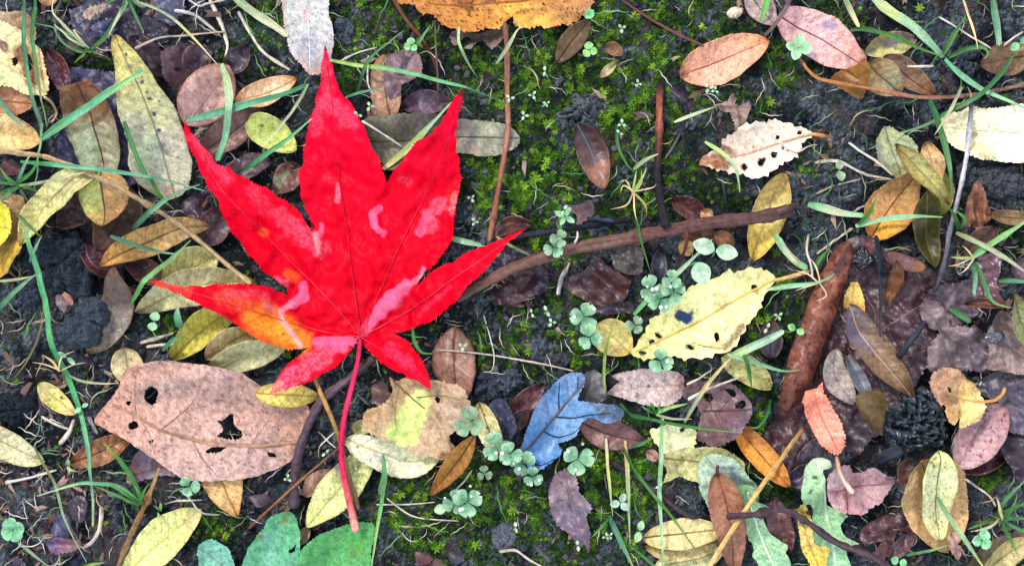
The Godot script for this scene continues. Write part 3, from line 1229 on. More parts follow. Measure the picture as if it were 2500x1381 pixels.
func lay_rotten() -> void:
	# --- lumps of soil ---
	clod("crumbly dark soil heap under the yellow leaf, left", 150, 640, 95, 80, 34, "3c4550", {lump = 0.45, fine = 0.16})
	clod("dark soil lump with a broad wrinkled back near left edge", 30, 1000, 48, 46, 34, "2b323c", {lump = 0.3, fine = 0.12})
	clod("grey crumbly soil lump in the moss above the brown leaf", 1425, 268, 56, 42, 30, "6a7078", {lump = 0.6, fine = 0.26, turn = -0.4})
	clod("small grey soil lump left of the crumbly moss lump", 1385, 295, 24, 20, 16, "626870", {lump = 0.5, fine = 0.2})
	clod("slate grey soil lump under the red leaf's right side", 1240, 932, 42, 34, 26, "555d6a", {lump = 0.4, fine = 0.14})
	clod("dark slate soil lump next to the brown upright leaf", 1190, 940, 32, 36, 24, "444c5a", {lump = 0.45, fine = 0.14})
	clod("grey soil lump in moss between red leaf and yellow leaf", 1315, 850, 26, 34, 22, "5a616c", {lump = 0.4, fine = 0.14})
	clod("small dark soil lump below the clover, moss centre", 1370, 880, 24, 20, 16, "4a4f58", {lump = 0.4, fine = 0.14})
	clod("grey rounded soil lump in the moss, lower middle", 1226, 1318, 34, 36, 22, "666c76", {lump = 0.25, fine = 0.12})
	clod("grey soil clod under the cream leaf at right edge", 2440, 440, 72, 44, 34, "5a5e68", {lump = 0.35, fine = 0.14})
	clod("small soil clod beside the cream leaf's lower edge", 2370, 425, 30, 34, 26, "4f545e", {lump = 0.35, fine = 0.14})
	clod("dark soil clod below the pink oval leaf, lower right", 2135, 1235, 46, 26, 22, "353c45", {lump = 0.45, fine = 0.16, turn = -0.5})
	clod("dark grey soil clod beside the toothed green leaf", 2095, 1290, 38, 42, 24, "454b55", {lump = 0.4, fine = 0.16})
	clod("grey soil clod at the foot of the right grass tuft", 2395, 1240, 40, 36, 22, "4c535e", {lump = 0.35, fine = 0.14})
	clod("dark soil clod between the two tan leaves, bottom right", 2280, 1345, 50, 40, 22, "363d47", {lump = 0.4, fine = 0.14})
	clod("grey soil clod among grass, upper right", 2375, 145, 46, 38, 26, "4d5560", {lump = 0.5, fine = 0.2})
	clod("grey soil clod beside the lavender grey leaf, top", 835, 75, 26, 36, 22, "525b68", {lump = 0.45, fine = 0.16})
	clod("dark soil clod at the lavender leaf's lower left edge", 730, 150, 28, 24, 18, "454d58", {lump = 0.45, fine = 0.16})
	# --- rotting leaves and bark underneath ---
	var wet := {mat = "wet", name = "dead_leaf", vein = ["2a2030", 0.3], speck = ["8a8090", 0.2], mot = ["2e2838", 0.6, 40.0], grain = 0.3, wave = 0.9}
	F("dark purple blue rotting leaf under two long mottled leaves", [160, 172, 205, 164, 245, 172, 300, 178, 318, 260, 335, 400, 332, 450, 240, 455, 150, 440, 142, 340, 166, 300, 172, 230], [240, 165, 238, 300, 235, 455], ["56527a", "4c4a70", "433f60"], mix(wet, {wref = 90}))
	var bark := {mat = "wet", name = "bark_flake", cat = "bark", plain = true, group = "dark bark flakes", vein = ["2a2030", 0.25], speck = ["9a90a0", 0.25], mot = ["302c3c", 0.6, 30.0], grain = 0.35, wave = 1.1, thick = 0.8, teeth = [10.0, 2.6], round = false}
	F("large dark indigo bark flake behind the tan flake, top", [165, 20, 240, -20, 310, -10, 332, 60, 290, 112, 235, 132, 198, 95, 170, 60], [180, 20, 300, 100], ["4d4964", "5a5472"], bark)
	F("dark violet bark flake under the grass, top", [300, 60, 350, 32, 402, 60, 408, 96, 370, 118, 310, 102], [310, 70, 400, 90], ["544d5e", "4a4a66"], bark)
	F("blue grey bark flake touching the top edge", [368, -20, 440, -20, 448, 30, 420, 62, 382, 50], [380, 0, 430, 50], ["5a5f7c", "494a64"], bark)
	F("dark blue bark flake right of the tan flake", [225, 62, 275, 40, 290, 75, 255, 96, 228, 90], [230, 70, 285, 70], ["4e5a86", "414a70"], bark)
	F("pale tan bark flake on dark bark, top left", [207, 36, 222, 22, 255, 6, 264, 22, 245, 40, 226, 54, 212, 51], [210, 45, 260, 15], ["cbb09a", "b59880"], mix(bark, {mot = ["8a7464", 0.5, 20.0], up = 1.6}, true))
	L("maroon leaf half hidden below the spotted cream leaf", [172, 225, 140, 165, 104, 116], 58, ["5e3040", "7a4550", "6b3a48"], wet)
	L("dark purple leaf tucked behind the pink tan leaf", [545, 172, 575, 150, 602, 106], 56, ["4e3e4c", "5f4c5c"], wet)
	L("mottled purple brown leaf between bark and long leaf", [322, 92, 360, 130, 405, 186], 62, ["6a5462", "8a7078", "6a545c"], wet)
	F("spotted mauve brown crumpled leaf above the reddish leaf", [410, 132, 450, 106, 500, 108, 512, 140, 502, 176, 465, 200, 430, 226, 404, 195, 402, 155], [428, 226, 460, 170, 498, 108], ["7a5c64", "94747a", "86666c"], mix(wet, {wref = 50, ribs = [[[428, 224, 455, 185, 500, 110], 2.4, 1.2, "5a444c"]], marks = [[432, 170, 6, "3a2c3c"], [446, 152, 5, "3a2c3c"], [425, 148, 4, "3a2c3c"], [445, 120, 4, "3a2c3c"]]}))
	L("dark brown leaf crumpled under the spotted mauve leaf", [500, 185, 480, 150, 520, 120], 60, ["56404a", "6a525c"], wet)
	L("reddish brown oval leaf beside the long mottled leaf", [446, 292, 455, 245, 476, 194], 52, ["9a5a50", "b06a5c", "8a5a54"], {mot = ["5a4a60", 0.5, 26.0], rib = "5a3436"})
	L("dusky rose leaf under the red leaf's left lobe", [540, 445, 600, 405, 662, 392], 66, ["7a5c66", "9a7880", "86666e"], mix(wet, {rib = "5a444c"}))
	L("folded brown leaf with pale green tear near red leaf", [728, 398, 700, 432, 668, 472], 64, ["7a4c44", "96604f", "7d5048"], mix(wet, {marks = [[690, 425, 676, 442, 12, "a8b890", 0.8, 5, 0.4]]}))
	F("plum coloured shrivelled leaf under the red leaf's edge", [440, 492, 470, 470, 505, 475, 515, 505, 500, 535, 465, 538, 444, 520], [440, 505, 515, 505], ["5c3f52", "6e4c5c"], mix(wet, {wave = 1.6, wref = 35}))
	L("dusty mauve leaf peeking out below the plum leaf", [482, 596, 520, 555, 552, 498], 76, ["86606a", "a07a80", "8a646c"], wet)
	L("dark brown leaf above the soil heap, left", [222, 450, 190, 500, 150, 560], 92, ["4a3a3a", "644c48", "56403e"], wet)
	L("small wine red leaf poking out above the brown leaf", [210, 618, 250, 645, 300, 690], 50, ["8a4c54", "9a5a5e", "74404a"], wet)
	L("wine red leaf beneath the red leaf's pointed left tip", [395, 690, 350, 660, 310, 640], 62, ["8a5258", "96605e", "6f4048"], wet)
	L("dark wine leaf right of the soil heap", [300, 660, 262, 620, 225, 590], 60, ["56343e", "6a4450"], wet)
	L("narrow purple leaf behind the olive brown leaf, centre", [978, 262, 1030, 248, 1105, 250], 62, ["6a4c60", "7a6478", "8a7484"], wet)
	L("small dusty pink leaf just above the olive brown leaf", [912, 300, 918, 270, 920, 240], 42, ["a8807c", "b08a86"], {plain = true})
	F("dark brown leaf curled round grey hollow, below the stick", [1372, 690, 1400, 672, 1440, 650, 1455, 610, 1475, 640, 1500, 655, 1545, 668, 1540, 700, 1522, 735, 1490, 752, 1440, 740, 1400, 718], [1375, 690, 1450, 705, 1535, 680], ["6a464c", "5c3a38", "54342f"], mix(wet, {wref = 60, folds = [[1440, 690, 1480, 725, 26, 1.6], [1470, 650, 1530, 690, 26, 1.4]]}))
	F("ash brown withered leaf end beside the dark curled leaf", [1490, 600, 1540, 592, 1568, 612, 1570, 655, 1555, 672, 1510, 660, 1495, 640], [1495, 610, 1560, 660], ["5f5852", "544c48"], mix(wet, {wref = 45}))
	F("violet brown shrivelled strip under the dark curled leaf", [1440, 756, 1480, 742, 1530, 735, 1575, 738, 1560, 758, 1500, 766, 1455, 764], [1445, 758, 1570, 742], ["5a4654", "4d3c48"], mix(wet, {wref = 20, wave = 1.2, plain = true, cat = "leaf"}))
	F("chunk of dark purple litter under the long stick", [1200, 668, 1240, 640, 1300, 640, 1338, 668, 1330, 712, 1290, 726, 1250, 742, 1205, 738], [1205, 690, 1330, 690], ["4a3440", "5f3e44", "3f3242"], mix(wet, {wref = 45, wave = 1.8}))
	F("dark violet rotted piece beside the red leaf's right tip", [1205, 612, 1260, 600, 1320, 625, 1310, 650, 1240, 660, 1205, 650], [1205, 630, 1315, 635], ["3f3a50", "4c4258"], mix(wet, {wref = 30, wave = 1.4}))
	L("slate blue strap shaped leaf under the stick", [1612, 692, 1610, 650, 1615, 600], 38, ["5f6e80", "6a7888", "46505e"], wet)
	F("withered tan leaf scrap left of the black twig", [1376, 496, 1400, 502, 1440, 488, 1452, 505, 1448, 525, 1425, 540, 1418, 556, 1405, 545, 1408, 525, 1392, 512], [1380, 500, 1440, 530], ["a8907e", "8a6e6a", "9a7c6c"], {wref = 30, mot = ["5f5068", 0.6, 22.0], wave = 0.9, teeth = [7.0, 2.2], name = "dead_leaf"})
	L("small rust brown leaf at the red leaf's right tip", [1205, 575, 1250, 548, 1300, 548], 42, ["8a5340", "a06048", "7a4838"], wet)
	L("rust brown leaf leaning on the stick's upper side", [1640, 485, 1690, 510, 1735, 548], 54, ["8a4f42", "a0604e", "7d473c"], mix(wet, {rib = "5a3028"}))
	L("small apricot leaf tip right of the rust leaf", [1712, 512, 1725, 525, 1742, 540], 32, ["d8a27a", "e0b08a"], {plain = true})
	L("brown leaf jammed under the stick's right part", [1660, 570, 1715, 575, 1765, 585], 50, ["7a4c34", "8a5a3e", "6a4434"], wet)
	L("amber leaf tip below the stick", [1665, 585, 1675, 605, 1690, 622], 40, ["c89a60", "dcb47c"], {plain = true})
	L("chestnut leaf with dark edge right below the stick", [1740, 570, 1770, 590, 1788, 622], 46, ["8a5530", "a06a3c", "6f4526"], wet)
	L("reddish brown leaf left of the blue leaf", [1245, 1032, 1280, 985, 1330, 935], 58, ["6f434a", "8a5a5c", "6a4448"], wet)
	L("dark wine leaf under the blue leaf's left edge", [1255, 1060, 1262, 1030, 1290, 1000], 44, ["5c3a46", "6a4650"], wet)
	F("slate blue wet leaf scrap below the brown upright leaf", [1195, 985, 1225, 972, 1250, 1000, 1262, 1040, 1245, 1075, 1215, 1070, 1200, 1030], [1205, 985, 1245, 1070], ["4a5270", "5a6080"], mix(wet, {wref = 30}))
	L("dark maroon leaf under the pale pink leaf, far right", [2310, 1120, 2390, 1128, 2460, 1120], 66, ["5a343c", "6a3e44", "4f323c"], wet)
	F("dark aubergine leaf at the right edge, lower half", [2440, 1048, 2475, 1030, 2530, 1040, 2530, 1180, 2490, 1178, 2470, 1150, 2448, 1110], [2450, 1050, 2500, 1170], ["4a3644", "563c46", "5f4258"], wet)
	F("grey violet flaking leaf above the aubergine leaf", [2392, 935, 2430, 910, 2470, 905, 2530, 915, 2530, 1050, 2480, 1055, 2452, 1040, 2455, 990, 2420, 975, 2395, 960], [2395, 940, 2520, 1010], ["5a5262", "6a6070", "6f6478"], mix(wet, {wref = 70, wave = 1.4}))
	F("dark brown torn leaf pieces at bottom right", [2105, 1290, 2150, 1262, 2200, 1258, 2240, 1282, 2232, 1305, 2195, 1300, 2180, 1340, 2150, 1372, 2120, 1360, 2155, 1320, 2110, 1330], [2110, 1300, 2230, 1285], ["5f3c42", "6f4a4e", "54363c"], mix(wet, {wref = 40, folds = [[2130, 1300, 2200, 1275, 22, 1.5]]}))
	L("small glossy brown leaf at the bottom edge, right of centre", [2165, 1365, 2190, 1340, 2230, 1300], 40, ["6a444a", "7a5458"], wet)
	L("dark maroon pointed leaf between the two green toothed leaves", [1893, 1215, 1905, 1280, 1925, 1360], 64, ["5a343a", "7a4a4c", "6a3e40"], mix(wet, {rib = "8a6464"}))
	F("mulberry leaf fragment left of the grass, bottom left", [165, 1222, 190, 1212, 208, 1225, 205, 1255, 188, 1280, 172, 1268, 160, 1245], [170, 1220, 190, 1278], ["6f5668", "83687c"], mix(wet, {wref = 22, plain = true, cat = "leaf"}))
	F("indigo leaf fragment below the mulberry fragment", [132, 1262, 165, 1258, 178, 1285, 160, 1312, 128, 1310], [135, 1265, 165, 1310], ["4c5478", "59557a"], mix(wet, {wref = 22, plain = true, cat = "leaf"}))
	F("rose violet crumpled fragment at the bottom left", [118, 1318, 150, 1308, 195, 1318, 190, 1338, 150, 1348, 120, 1340], [120, 1325, 190, 1325], ["7a6488", "a07078"], mix(wet, {wref = 22, plain = true, cat = "leaf"}))
	for a in [["small dark plum scrap in the moss, bottom middle", [1014, 1352, 1040, 1352, 1052, 1372, 1030, 1382, 1012, 1372], "6a4a56"], ["slate scrap beside the plum scrap, bottom middle", [1095, 1352, 1125, 1350, 1135, 1372, 1105, 1378], "474c5e"], ["blue black scrap at the bottom right of moss", [1558, 1300, 1580, 1305, 1578, 1330, 1555, 1325], "4a4656"],
			["dark violet scrap left of the pink leaf's stem", [600, 1215, 640, 1205, 660, 1225, 625, 1240], "47405c"], ["small rusty scrap on the dark worm cast", [158, 716, 172, 718, 184, 732, 178, 746, 162, 738], "d89a88"], ["grey brown scrap beside the rusty scrap", [140, 725, 158, 718, 172, 745, 168, 765, 148, 748], "6f6066"],
			["brown scrap left of the red leaf's stem", [905, 945, 935, 930, 955, 965, 945, 1000, 920, 990], "6b525a"], ["small plum scrap at left edge under the long stem", [0, 395, 30, 390, 45, 420, 20, 430, 0, 425], "6a4450"]]:
		F(a[0], a[1], [a[1][0], a[1][1], a[1][4], a[1][5]], [a[2]], {mat = "wet", name = "leaf_scrap", cat = "leaf scrap", wref = 20, plain = true, group = "leaf scraps", teeth = [6.0, 1.8], grain = 0.3})

func lay_left() -> void:
	L("tan leaf tip at the top edge, far left", [110, -30, 112, -5, 108, 14], 60, ["b89060", "c8a272"], {plain = true})
	F("orange brown leaf under the cream leaf, left edge", [-30, 205, 0, 207, 30, 212, 56, 228, 74, 250, 52, 275, 20, 291, -30, 290], [-30, 240, 72, 252], ["b07a5c", "c8906e", "b5805f"], {wref = 45, mot = ["8a5c48", 0.5, 30.0], ribs = [[[-25, 242, 20, 246, 70, 251], 2.2, 1.2, "8a5a44"]]})
	F("tan wrinkled leaf under the cream leaf's upper end", [-30, 20, 0, 24, 45, 28, 74, 42, 78, 95, 40, 90, -30, 70], [-30, 40, 78, 80], ["c8b89a", "d4b48c"], {wref = 40, mot = ["96785e", 0.6, 26.0], name = "dead_leaf"})
	F("large cream yellow leaf with brown blotch and holes, left edge", [-40, 45, 0, 52, 40, 66, 78, 96, 95, 114, 112, 132, 120, 162, 127, 190, 125, 224, 110, 236, 88, 232, 60, 228, 0, 206, -40, 190], [-40, 130, 20, 165, 115, 228], ["f0e2a8", "ecdca0", "e8d890"],
		{wref = 70, right = ["e0e8b0", "e0e6aa", "e8dc98"], teeth = [9.0, 1.8], mot = ["d8b890", 0.4, 60.0], cup = 1.4, holes = [[26, 140, 36, 142, 38, 154, 30, 158, 25, 150], [58, 132, 72, 134, 80, 150, 78, 172, 64, 176, 58, 160], [62, 186, 72, 184, 72, 196, 63, 197]],
		marks = [[30, 60, 50, 75, 8, "7a5240", 0.6, 5, 0.5], [52, 128, 80, 195, 24, "6a3828", 0.95, 10, 0.15], [85, 140, 104, 190, 15, "a86c44", 0.85, 9, 0.25], [2, 108, 6, 120, 12, "5a3040", 0.9, 6, 0.2]], ribs = [[[-30, 135, 20, 165, 110, 226], 2.6, 1.2, "d8c890"]]})
	L("pale apricot leaf with smooth oval blade, left edge", [-70, 305, 20, 325, 98, 350], 88, ["f2d49a", "f0cf90", "e8bf7c"], {mot = ["e8c890", 0.5, 40.0], rib = "dcb878", a = 1.1})
	L("long leaf, brown above and pale green below, left", [192, 205, 222, 290, 245, 370, 262, 470], 122, ["8a5636", "8f6844", "a8a282", "b4b896", "a8aa84"], {mat = "wet", cut = [0.1, 0.62], a = 0.72, b = 0.5, teeth = [7.0, 0.02], right = ["8a6040", "a07c58", "b8c8a0", "c0d0aa", "b4b890"],
		mot = ["a07c74", 0.6, 40.0], rib = "5e4232", edge = ["6a4a34", 0.7], marks = [[205, 225, 215, 260, 10, "55301f", 0.7, 6, 0.5], [235, 330, 250, 400, 16, "8a8a6a", 0.6, 8, 0.5], [250, 395, 262, 420, 12, "b08a88", 0.7, 6, 0.4], [185, 245, 180, 270, 8, "6a3f28", 0.7, 5, 0.4]]})
	L("brown olive leaf tip below the long stem, left", [280, 430, 290, 520, 262, 612], 112, ["6a5248", "7f6656", "76625a", "6a5048"], {mat = "wet", rib = "4a3630", mot = ["4f3c3a", 0.5, 30.0]})
	L("leaf half orange brown and half lime green, left", [262, 415, 268, 480, 272, 556], 118, ["b8925c", "c09a64", "a87e52"], {right = ["b0b45c", "bcc070", "c2a060"], rib = "6a4a34", mot = ["8a6a48", 0.45, 30.0], edge = ["6a4632", 0.6], marks = [[252, 562, 9, "5a3a34", 0.8]], a = 0.8})
	L("long mottled leaf, yellow tip to pale green, dark dots", [425, 482, 398, 400, 360, 270, 288, 90], 138, ["c8a898", "b8b8a0", "c0ccaa", "c8cca0", "ccc890", "ccc478", "c4ae64"], {right = ["b8a89c", "b0b09c", "b8b0a0", "c4c49a", "ccc890", "d0c880", "c4ae64"], a = 0.62, b = 0.6, teeth = [9.0, 0.02], cut = [0.06, 0.5], mot = ["c0a4a4", 0.55, 44.0], vein = ["7c7258", 0.3], vsp = 26.0, vk = -0.7, rib = "8a8464", edge = ["8a7448", 0.5],
		marks = [[316, 138, 4, "4a4030"], [322, 165, 5, "9a94a0"], [348, 201, 6, "4c5266"], [358, 225, 4, "4a4a58"], [363, 240, 6, "42465c"], [374, 278, 6, "42465c"], [389, 247, 4, "5a5a68"], [382, 315, 6, "42465c"], [385, 350, 397, 368, 11, "565a6a", 0.8, 6, 0.4], [335, 290, 330, 340, 22, "a09098", 0.55, 12, 0.5], [372, 370, 385, 400, 18, "8e8c96", 0.6, 10, 0.5], [430, 382, 4, "4a4a40"], [350, 190, 5, "a87850"]]})
	L("pink tan broad leaf crossed by a grass blade", [455, 305, 505, 240, 562, 162], 116, ["c09a94", "d0a8a0", "d8aea4", "b98a78"], {mot = ["b08478", 0.5, 40.0], edge = ["7a4a3c", 0.7], vein = ["a07c74", 0.15], rib = "b08a82", a = 1.0, b = 0.6, cup = 1.4})
	L("brown leaf lying under the flat grass blade", [488, 372, 560, 325, 638, 262], 78, ["8a6460", "a07a70", "7d5e60"], {mat = "wet", mot = ["5a4450", 0.6, 30.0], rib = "5a4040"})
	L("peach leaf with orange rim beside the lavender leaf", [578, 252, 640, 228, 724, 190], 64, ["f0b886", "f8d2a8", "f8d8b4", "f0bc84"], {rib = "c8946c", edge = ["d08848", 0.7], mot = ["f0c090", 0.4, 30.0]})
	L("yellow green oval leaf below the peach leaf", [608, 296, 660, 325, 724, 366], 78, ["d4d87c", "dce080", "e4e68a"], {b = 0.55, a = 0.75, mot = ["b8c878", 0.5, 26.0], vein = ["c0c464", 0.25], edge = ["a8a850", 0.4], marks = [[640, 308, 4, "6a6a40"], [635, 322, 650, 345, 8, "9ab880", 0.6, 6, 0.4]]})
	F("tan brown leaf with curled rim at the left edge", [-40, 470, 0, 470, 30, 474, 55, 482, 67, 540, 62, 600, 40, 640, 0, 674, -40, 680], [0, 470, 20, 570, -10, 680], ["a08660", "9a7c48", "c8a040"], {wref = 70, mot = ["6a5440", 0.5, 36.0], cup = 1.6, marks = [[0, 655, 50, 600, 16, "d8b040", 0.8, 10, 0.2]]})
	F("bright lemon leaf lying inside the tan leaf, left edge", [-40, 480, 0, 482, 16, 496, 33, 522, 39, 560, 26, 590, 0, 606, -40, 615], [-40, 545, 38, 560], ["d8d048", "d0c83c", "e0d050"], {wref = 50, mot = ["c0b838", 0.5, 20.0], edge = ["b89838", 0.5]})
	L("soft yellow leaf reaching over the dark soil, left", [262, 428, 180, 452, 112, 505, 66, 602], 84, ["c8bc88", "d8d494", "dad898", "dcd48c"], {right = ["d4cc8c", "e0dca0", "dcd898", "dcd488"], rib = "b8ac70", a = 0.8, edge = ["a89858", 0.4], mot = ["c8c080", 0.4, 40.0], marks = [[119, 505, 3, "6a5a30"]], cup = 1.6})
	L("golden tan leaf under the slanting stem, left", [268, 650, 350, 598, 430, 560, 520, 552], 70, ["c89048", "d0a868", "ccac74", "9a7c50"], {right = ["c08a44", "caa060", "d0b07c", "8a6c48"], rib = "7a5c3c", edge = ["7a5230", 0.5], mot = ["b89058", 0.4, 34.0], a = 0.95})
	L("greyish brown smooth leaf curled round the worm cast", [208, 862, 272, 780, 306, 652], 82, ["a4886c", "8c847e", "9c8070", "ac8e70"], {mat = "wet", mot = ["7c7884", 0.6, 50.0], edge = ["8a6440", 0.6], vein = ["6a5a54", 0.15], a = 0.85, cup = 1.5, stalk = [[208, 862, 204, 870], 3.0, 4.0, "b08860"]})
	clod("round dark worm cast beside the long grass blade, left", 70, 715, 30, 34, 30, "3f4854", {on = true, lump = 0.2, fine = 0.06})
	clod("smooth dark knob of worm cast against the brown leaf", 222, 762, 46, 42, 46, "4a535f", {on = true, lump = 0.22, fine = 0.05})
	clod("dark bent worm cast just below the smooth knob", 188, 812, 54, 42, 40, "464f5a", {on = true, lump = 0.25, fine = 0.06})
	L("pale yellow leaf behind the red leaf's left tip", [398, 700, 450, 660, 532, 618], 92, ["d8d088", "dcd890", "e0dc9c"], {rib = "b8ac68", mot = ["c8c080", 0.35, 40.0], b = 0.6, a = 1.15})
	L("pale yellow wavy leaf under the red leaf's left lobe", [336, 762, 430, 715, 520, 690, 625, 690], 90, ["e4e0a4", "dcd898", "d8cf94", "e0d4a0"], {rib = "c0b478", mot = ["b8b090", 0.4, 44.0], cup = 1.8, a = 1.05, marks = [[368, 705, 20, "c0c0a0", 0.5]]})
	L("olive yellow leaf below the red leaf's left lobe", [416, 876, 490, 806, 590, 742], 76, ["dcd868", "d4cc60", "bcae54"], {right = ["d8d060", "c8bc58", "b0a050"], b = 0.6, rib = "b0a44c", mot = ["c8c060", 0.4, 34.0], edge = ["a09440", 0.5], cup = 1.6})
	L("tan yellow leaf under the orange lobe", [502, 876, 560, 835, 640, 800], 60, ["e4c894", "e0cc90", "d8c080"], {rib = "b89c60"})
	L("pale lemon leaf touching the orange lobe's lower edge", [506, 906, 600, 870, 702, 842], 74, ["e0e28c", "e8eab0", "e4e6ac", "d8dc98"], {right = ["e4e49a", "ecedb8", "e8e8b4", "dcdc9c"], rib = "c4c888", vein = ["b0b078", 0.2], cup = 1.3})
	L("small round buff leaf on the large brown leaf's corner", [300, 850, 305, 890, 300, 936], 80, ["d0bc8c", "dccaa0", "ccb48c"], {b = 0.5, mot = ["b8a898", 0.6, 26.0], edge = ["b09050", 0.5], a = 1.0})
	L("small lemon leaf on litter with two dark dots", [92, 934, 130, 975, 180, 1012], 48, ["c8c08c", "e4dc84", "ecc890"], {rib = "d0b868", marks = [[127, 960, 3, "3a3020"], [143, 971, 5, "3a2418"]], edge = ["b8a850", 0.4], b = 0.6, up = 1.6})
	L("cream leaf cut off by the left edge, low", [-60, 1040, 30, 1095, 102, 1128], 82, ["e0d8a4", "e4dcae", "e0d8a8"], {rib = "b0a880", b = 0.55, a = 0.85})
	L("wrinkled orange brown leaf with sunken veins, lower left", [168, 1132, 240, 1104, 325, 1060], 66, ["b8784c", "c08858", "a86c4c"], {vein = ["5a3020", 0.55], vsp = 24.0, rib = "6a3c28", pucker = 0.5, mat = "wet", teeth = [16.0, 0.05]})
	F("purple brown leaf under the large brown leaf's lower edge", [304, 1162, 320, 1130, 345, 1095, 380, 1090, 440, 1120, 432, 1160, 390, 1165, 340, 1175, 308, 1182], [305, 1165, 430, 1130], ["8a5c66", "86788e", "7a6070"], {mat = "wet", wref = 40, ribs = [[[308, 1165, 360, 1150, 430, 1132], 2.2, 1.0, "6a4450"]], marks = [[375, 1110, 372, 1145, 10, "3f2c30", 0.7, 6, 0.3]]})
	F("dark brown dry leaf under the tan leaf tip, lower left", [488, 1168, 520, 1160, 545, 1200, 540, 1240, 515, 1225, 498, 1190], [490, 1170, 530, 1235], ["54382e", "6a4a3c"], {mat = "wet", wref = 30, name = "dead_leaf"})
	L("tan leaf tip pointing down below the large brown leaf", [522, 1130, 550, 1195, 578, 1262], 92, ["c8a060", "d8b078", "d4a468"], {rib = "a07840", a = 0.6, edge = ["8a6030", 0.4], mot = ["c09868", 0.4, 30.0]})
	F("large pink brown leaf with ragged holes, lower left", [231, 1020, 258, 985, 288, 948, 310, 906, 340, 890, 400, 879, 520, 889, 590, 904, 640, 940, 700, 978, 750, 990, 754, 1030, 737, 1090, 716, 1122, 660, 1150, 600, 1166, 530, 1170, 470, 1170, 440, 1160, 370, 1110, 330, 1080, 262, 1046, 235, 1034], [232, 1000, 300, 1000, 400, 1045, 500, 1080, 600, 1088, 750, 1078], ["b88a7c", "c09688", "c39c90", "bc9488", "b28878"],
		{wref = 130, mat = "leaf", mot = ["ac9c9c", 0.5, 70.0], vein = ["a08070", 0.12], vsp = 60.0, speck = ["6a4438", 0.2], grain = 0.3, teeth = [16.0, 0.8], up = 1.6, cup = 0.9, wave = 0.9, soft = 9, thick = 0.5, edge = ["8a6a5c", 0.3],
		holes = [[352, 958, 362, 948, 376, 946, 386, 958, 384, 974, 374, 986, 362, 984, 352, 974], [526, 1026, 540, 1028, 560, 1012, 568, 1022, 572, 1040, 590, 1052, 588, 1070, 566, 1072, 545, 1070, 530, 1064, 544, 1048, 538, 1038], [506, 1098, 530, 1090, 556, 1090, 540, 1100, 508, 1104], [318, 1030, 332, 1028, 340, 1038, 326, 1046, 316, 1042], [368, 1072, 382, 1066, 382, 1078, 370, 1078], [648, 1104, 668, 1108, 672, 1118, 654, 1116], [308, 980, 316, 978, 316, 988, 309, 988]],
		marks = [[395, 950, 440, 945, 26, "8f8686", 0.6, 16, 0.5], [360, 966, 30, "8a7a78", 0.45], [720, 1010, 720, 1110, 26, "a8806e", 0.5, 16, 0.3], [300, 910, 330, 900, 14, "a87868", 0.6, 8, 0.3]],
		ribs = [[[270, 985, 340, 1020, 420, 1058, 500, 1080, 560, 1086, 640, 1088, 738, 1080], 3.0, 6.0, "a8826c"], [[400, 1045, 470, 980, 520, 900], 1.8, 0.8, "a48070"], [[610, 1088, 650, 1030, 680, 970], 1.8, 0.8, "a48070"], [[330, 1015, 330, 960, 340, 895], 1.6, 0.8, "a48070"], [[470, 1075, 500, 1120, 540, 1165], 1.6, 0.8, "a48070"], [[340, 1022, 370, 1060, 385, 1110], 1.5, 0.8, "a48070"]]})
	L("small tan leaf tucked under the curved stick's foot", [742, 1215, 765, 1185, 812, 1150], 52, ["b08a70", "c8a08a", "c09a7c"], {mot = ["8a6a5a", 0.4, 24.0], plain = true})
	L("butter yellow leaf under the tip of red lobe", [630, 956, 700, 962, 780, 968], 62, ["e4cf70", "e0cc70", "dcb868"], {right = ["e8d478", "e8d070", "e0c060"], rib = "bc9c48", edge = ["b08838", 0.5], mot = ["d0a868", 0.4, 40.0], b = 0.62})
	L("large lime yellow leaf at the bottom edge, left", [285, 1420, 380, 1330, 492, 1240], 98, ["dce090", "dfe294", "d8d88c", "c8b87c"], {rib = "c8cc78", mot = ["ccd084", 0.35, 50.0], edge = ["b8b060", 0.4], a = 1.05, marks = [[446, 1272, 3, "6a5a40"], [462, 1280, 470, 1262, 14, "c0a488", 0.6, 8, 0.4], [373, 1337, 3, "5a5038"]], cup = 1.5, up = 1.5})
	F("torn bluish green leaf piece at the bottom edge", [484, 1330, 510, 1318, 540, 1330, 562, 1345, 572, 1390, 560, 1420, 488, 1420, 482, 1370], [485, 1340, 560, 1400], ["6cae98", "78b8a4", "64a890"], {wref = 40, mat = "fresh", mot = ["a8d8c8", 0.5, 24.0], name = "green_leaf"})
	L("straw yellow scrap behind the green leaf, bottom", [655, 1280, 668, 1270, 678, 1255], 22, ["d8d08c"], {plain = true, name = "leaf_scrap"})
	L("pale yellow scrap between the two green leaves", [728, 1330, 742, 1305, 750, 1285], 30, ["dcd4a0"], {plain = true, name = "leaf_scrap"})
	F("green leaf with a brown hole, bottom edge", [602, 1345, 625, 1310, 648, 1282, 660, 1262, 690, 1248, 715, 1255, 732, 1290, 736, 1330, 728, 1370, 718, 1420, 600, 1420], [690, 1250, 672, 1320, 660, 1420], ["4f9668", "62ac84", "78ba96"], {wref = 70, mat = "fresh", name = "green_leaf", mot = ["4c9c68", 0.55, 34.0], vein = ["7cc09c", 0.3], vsp = 34.0, marks = [[700, 1255, 692, 1272, 8, "7a6a38", 0.8, 5, 0.4], [625, 1308, 640, 1312, 7, "7a6a38", 0.7, 5, 0.3], [660, 1300, 655, 1400, 14, "80bcb0", 0.5, 8, 0.4]], holes = [[704, 1345, 716, 1335, 726, 1322, 722, 1342, 708, 1350]]})
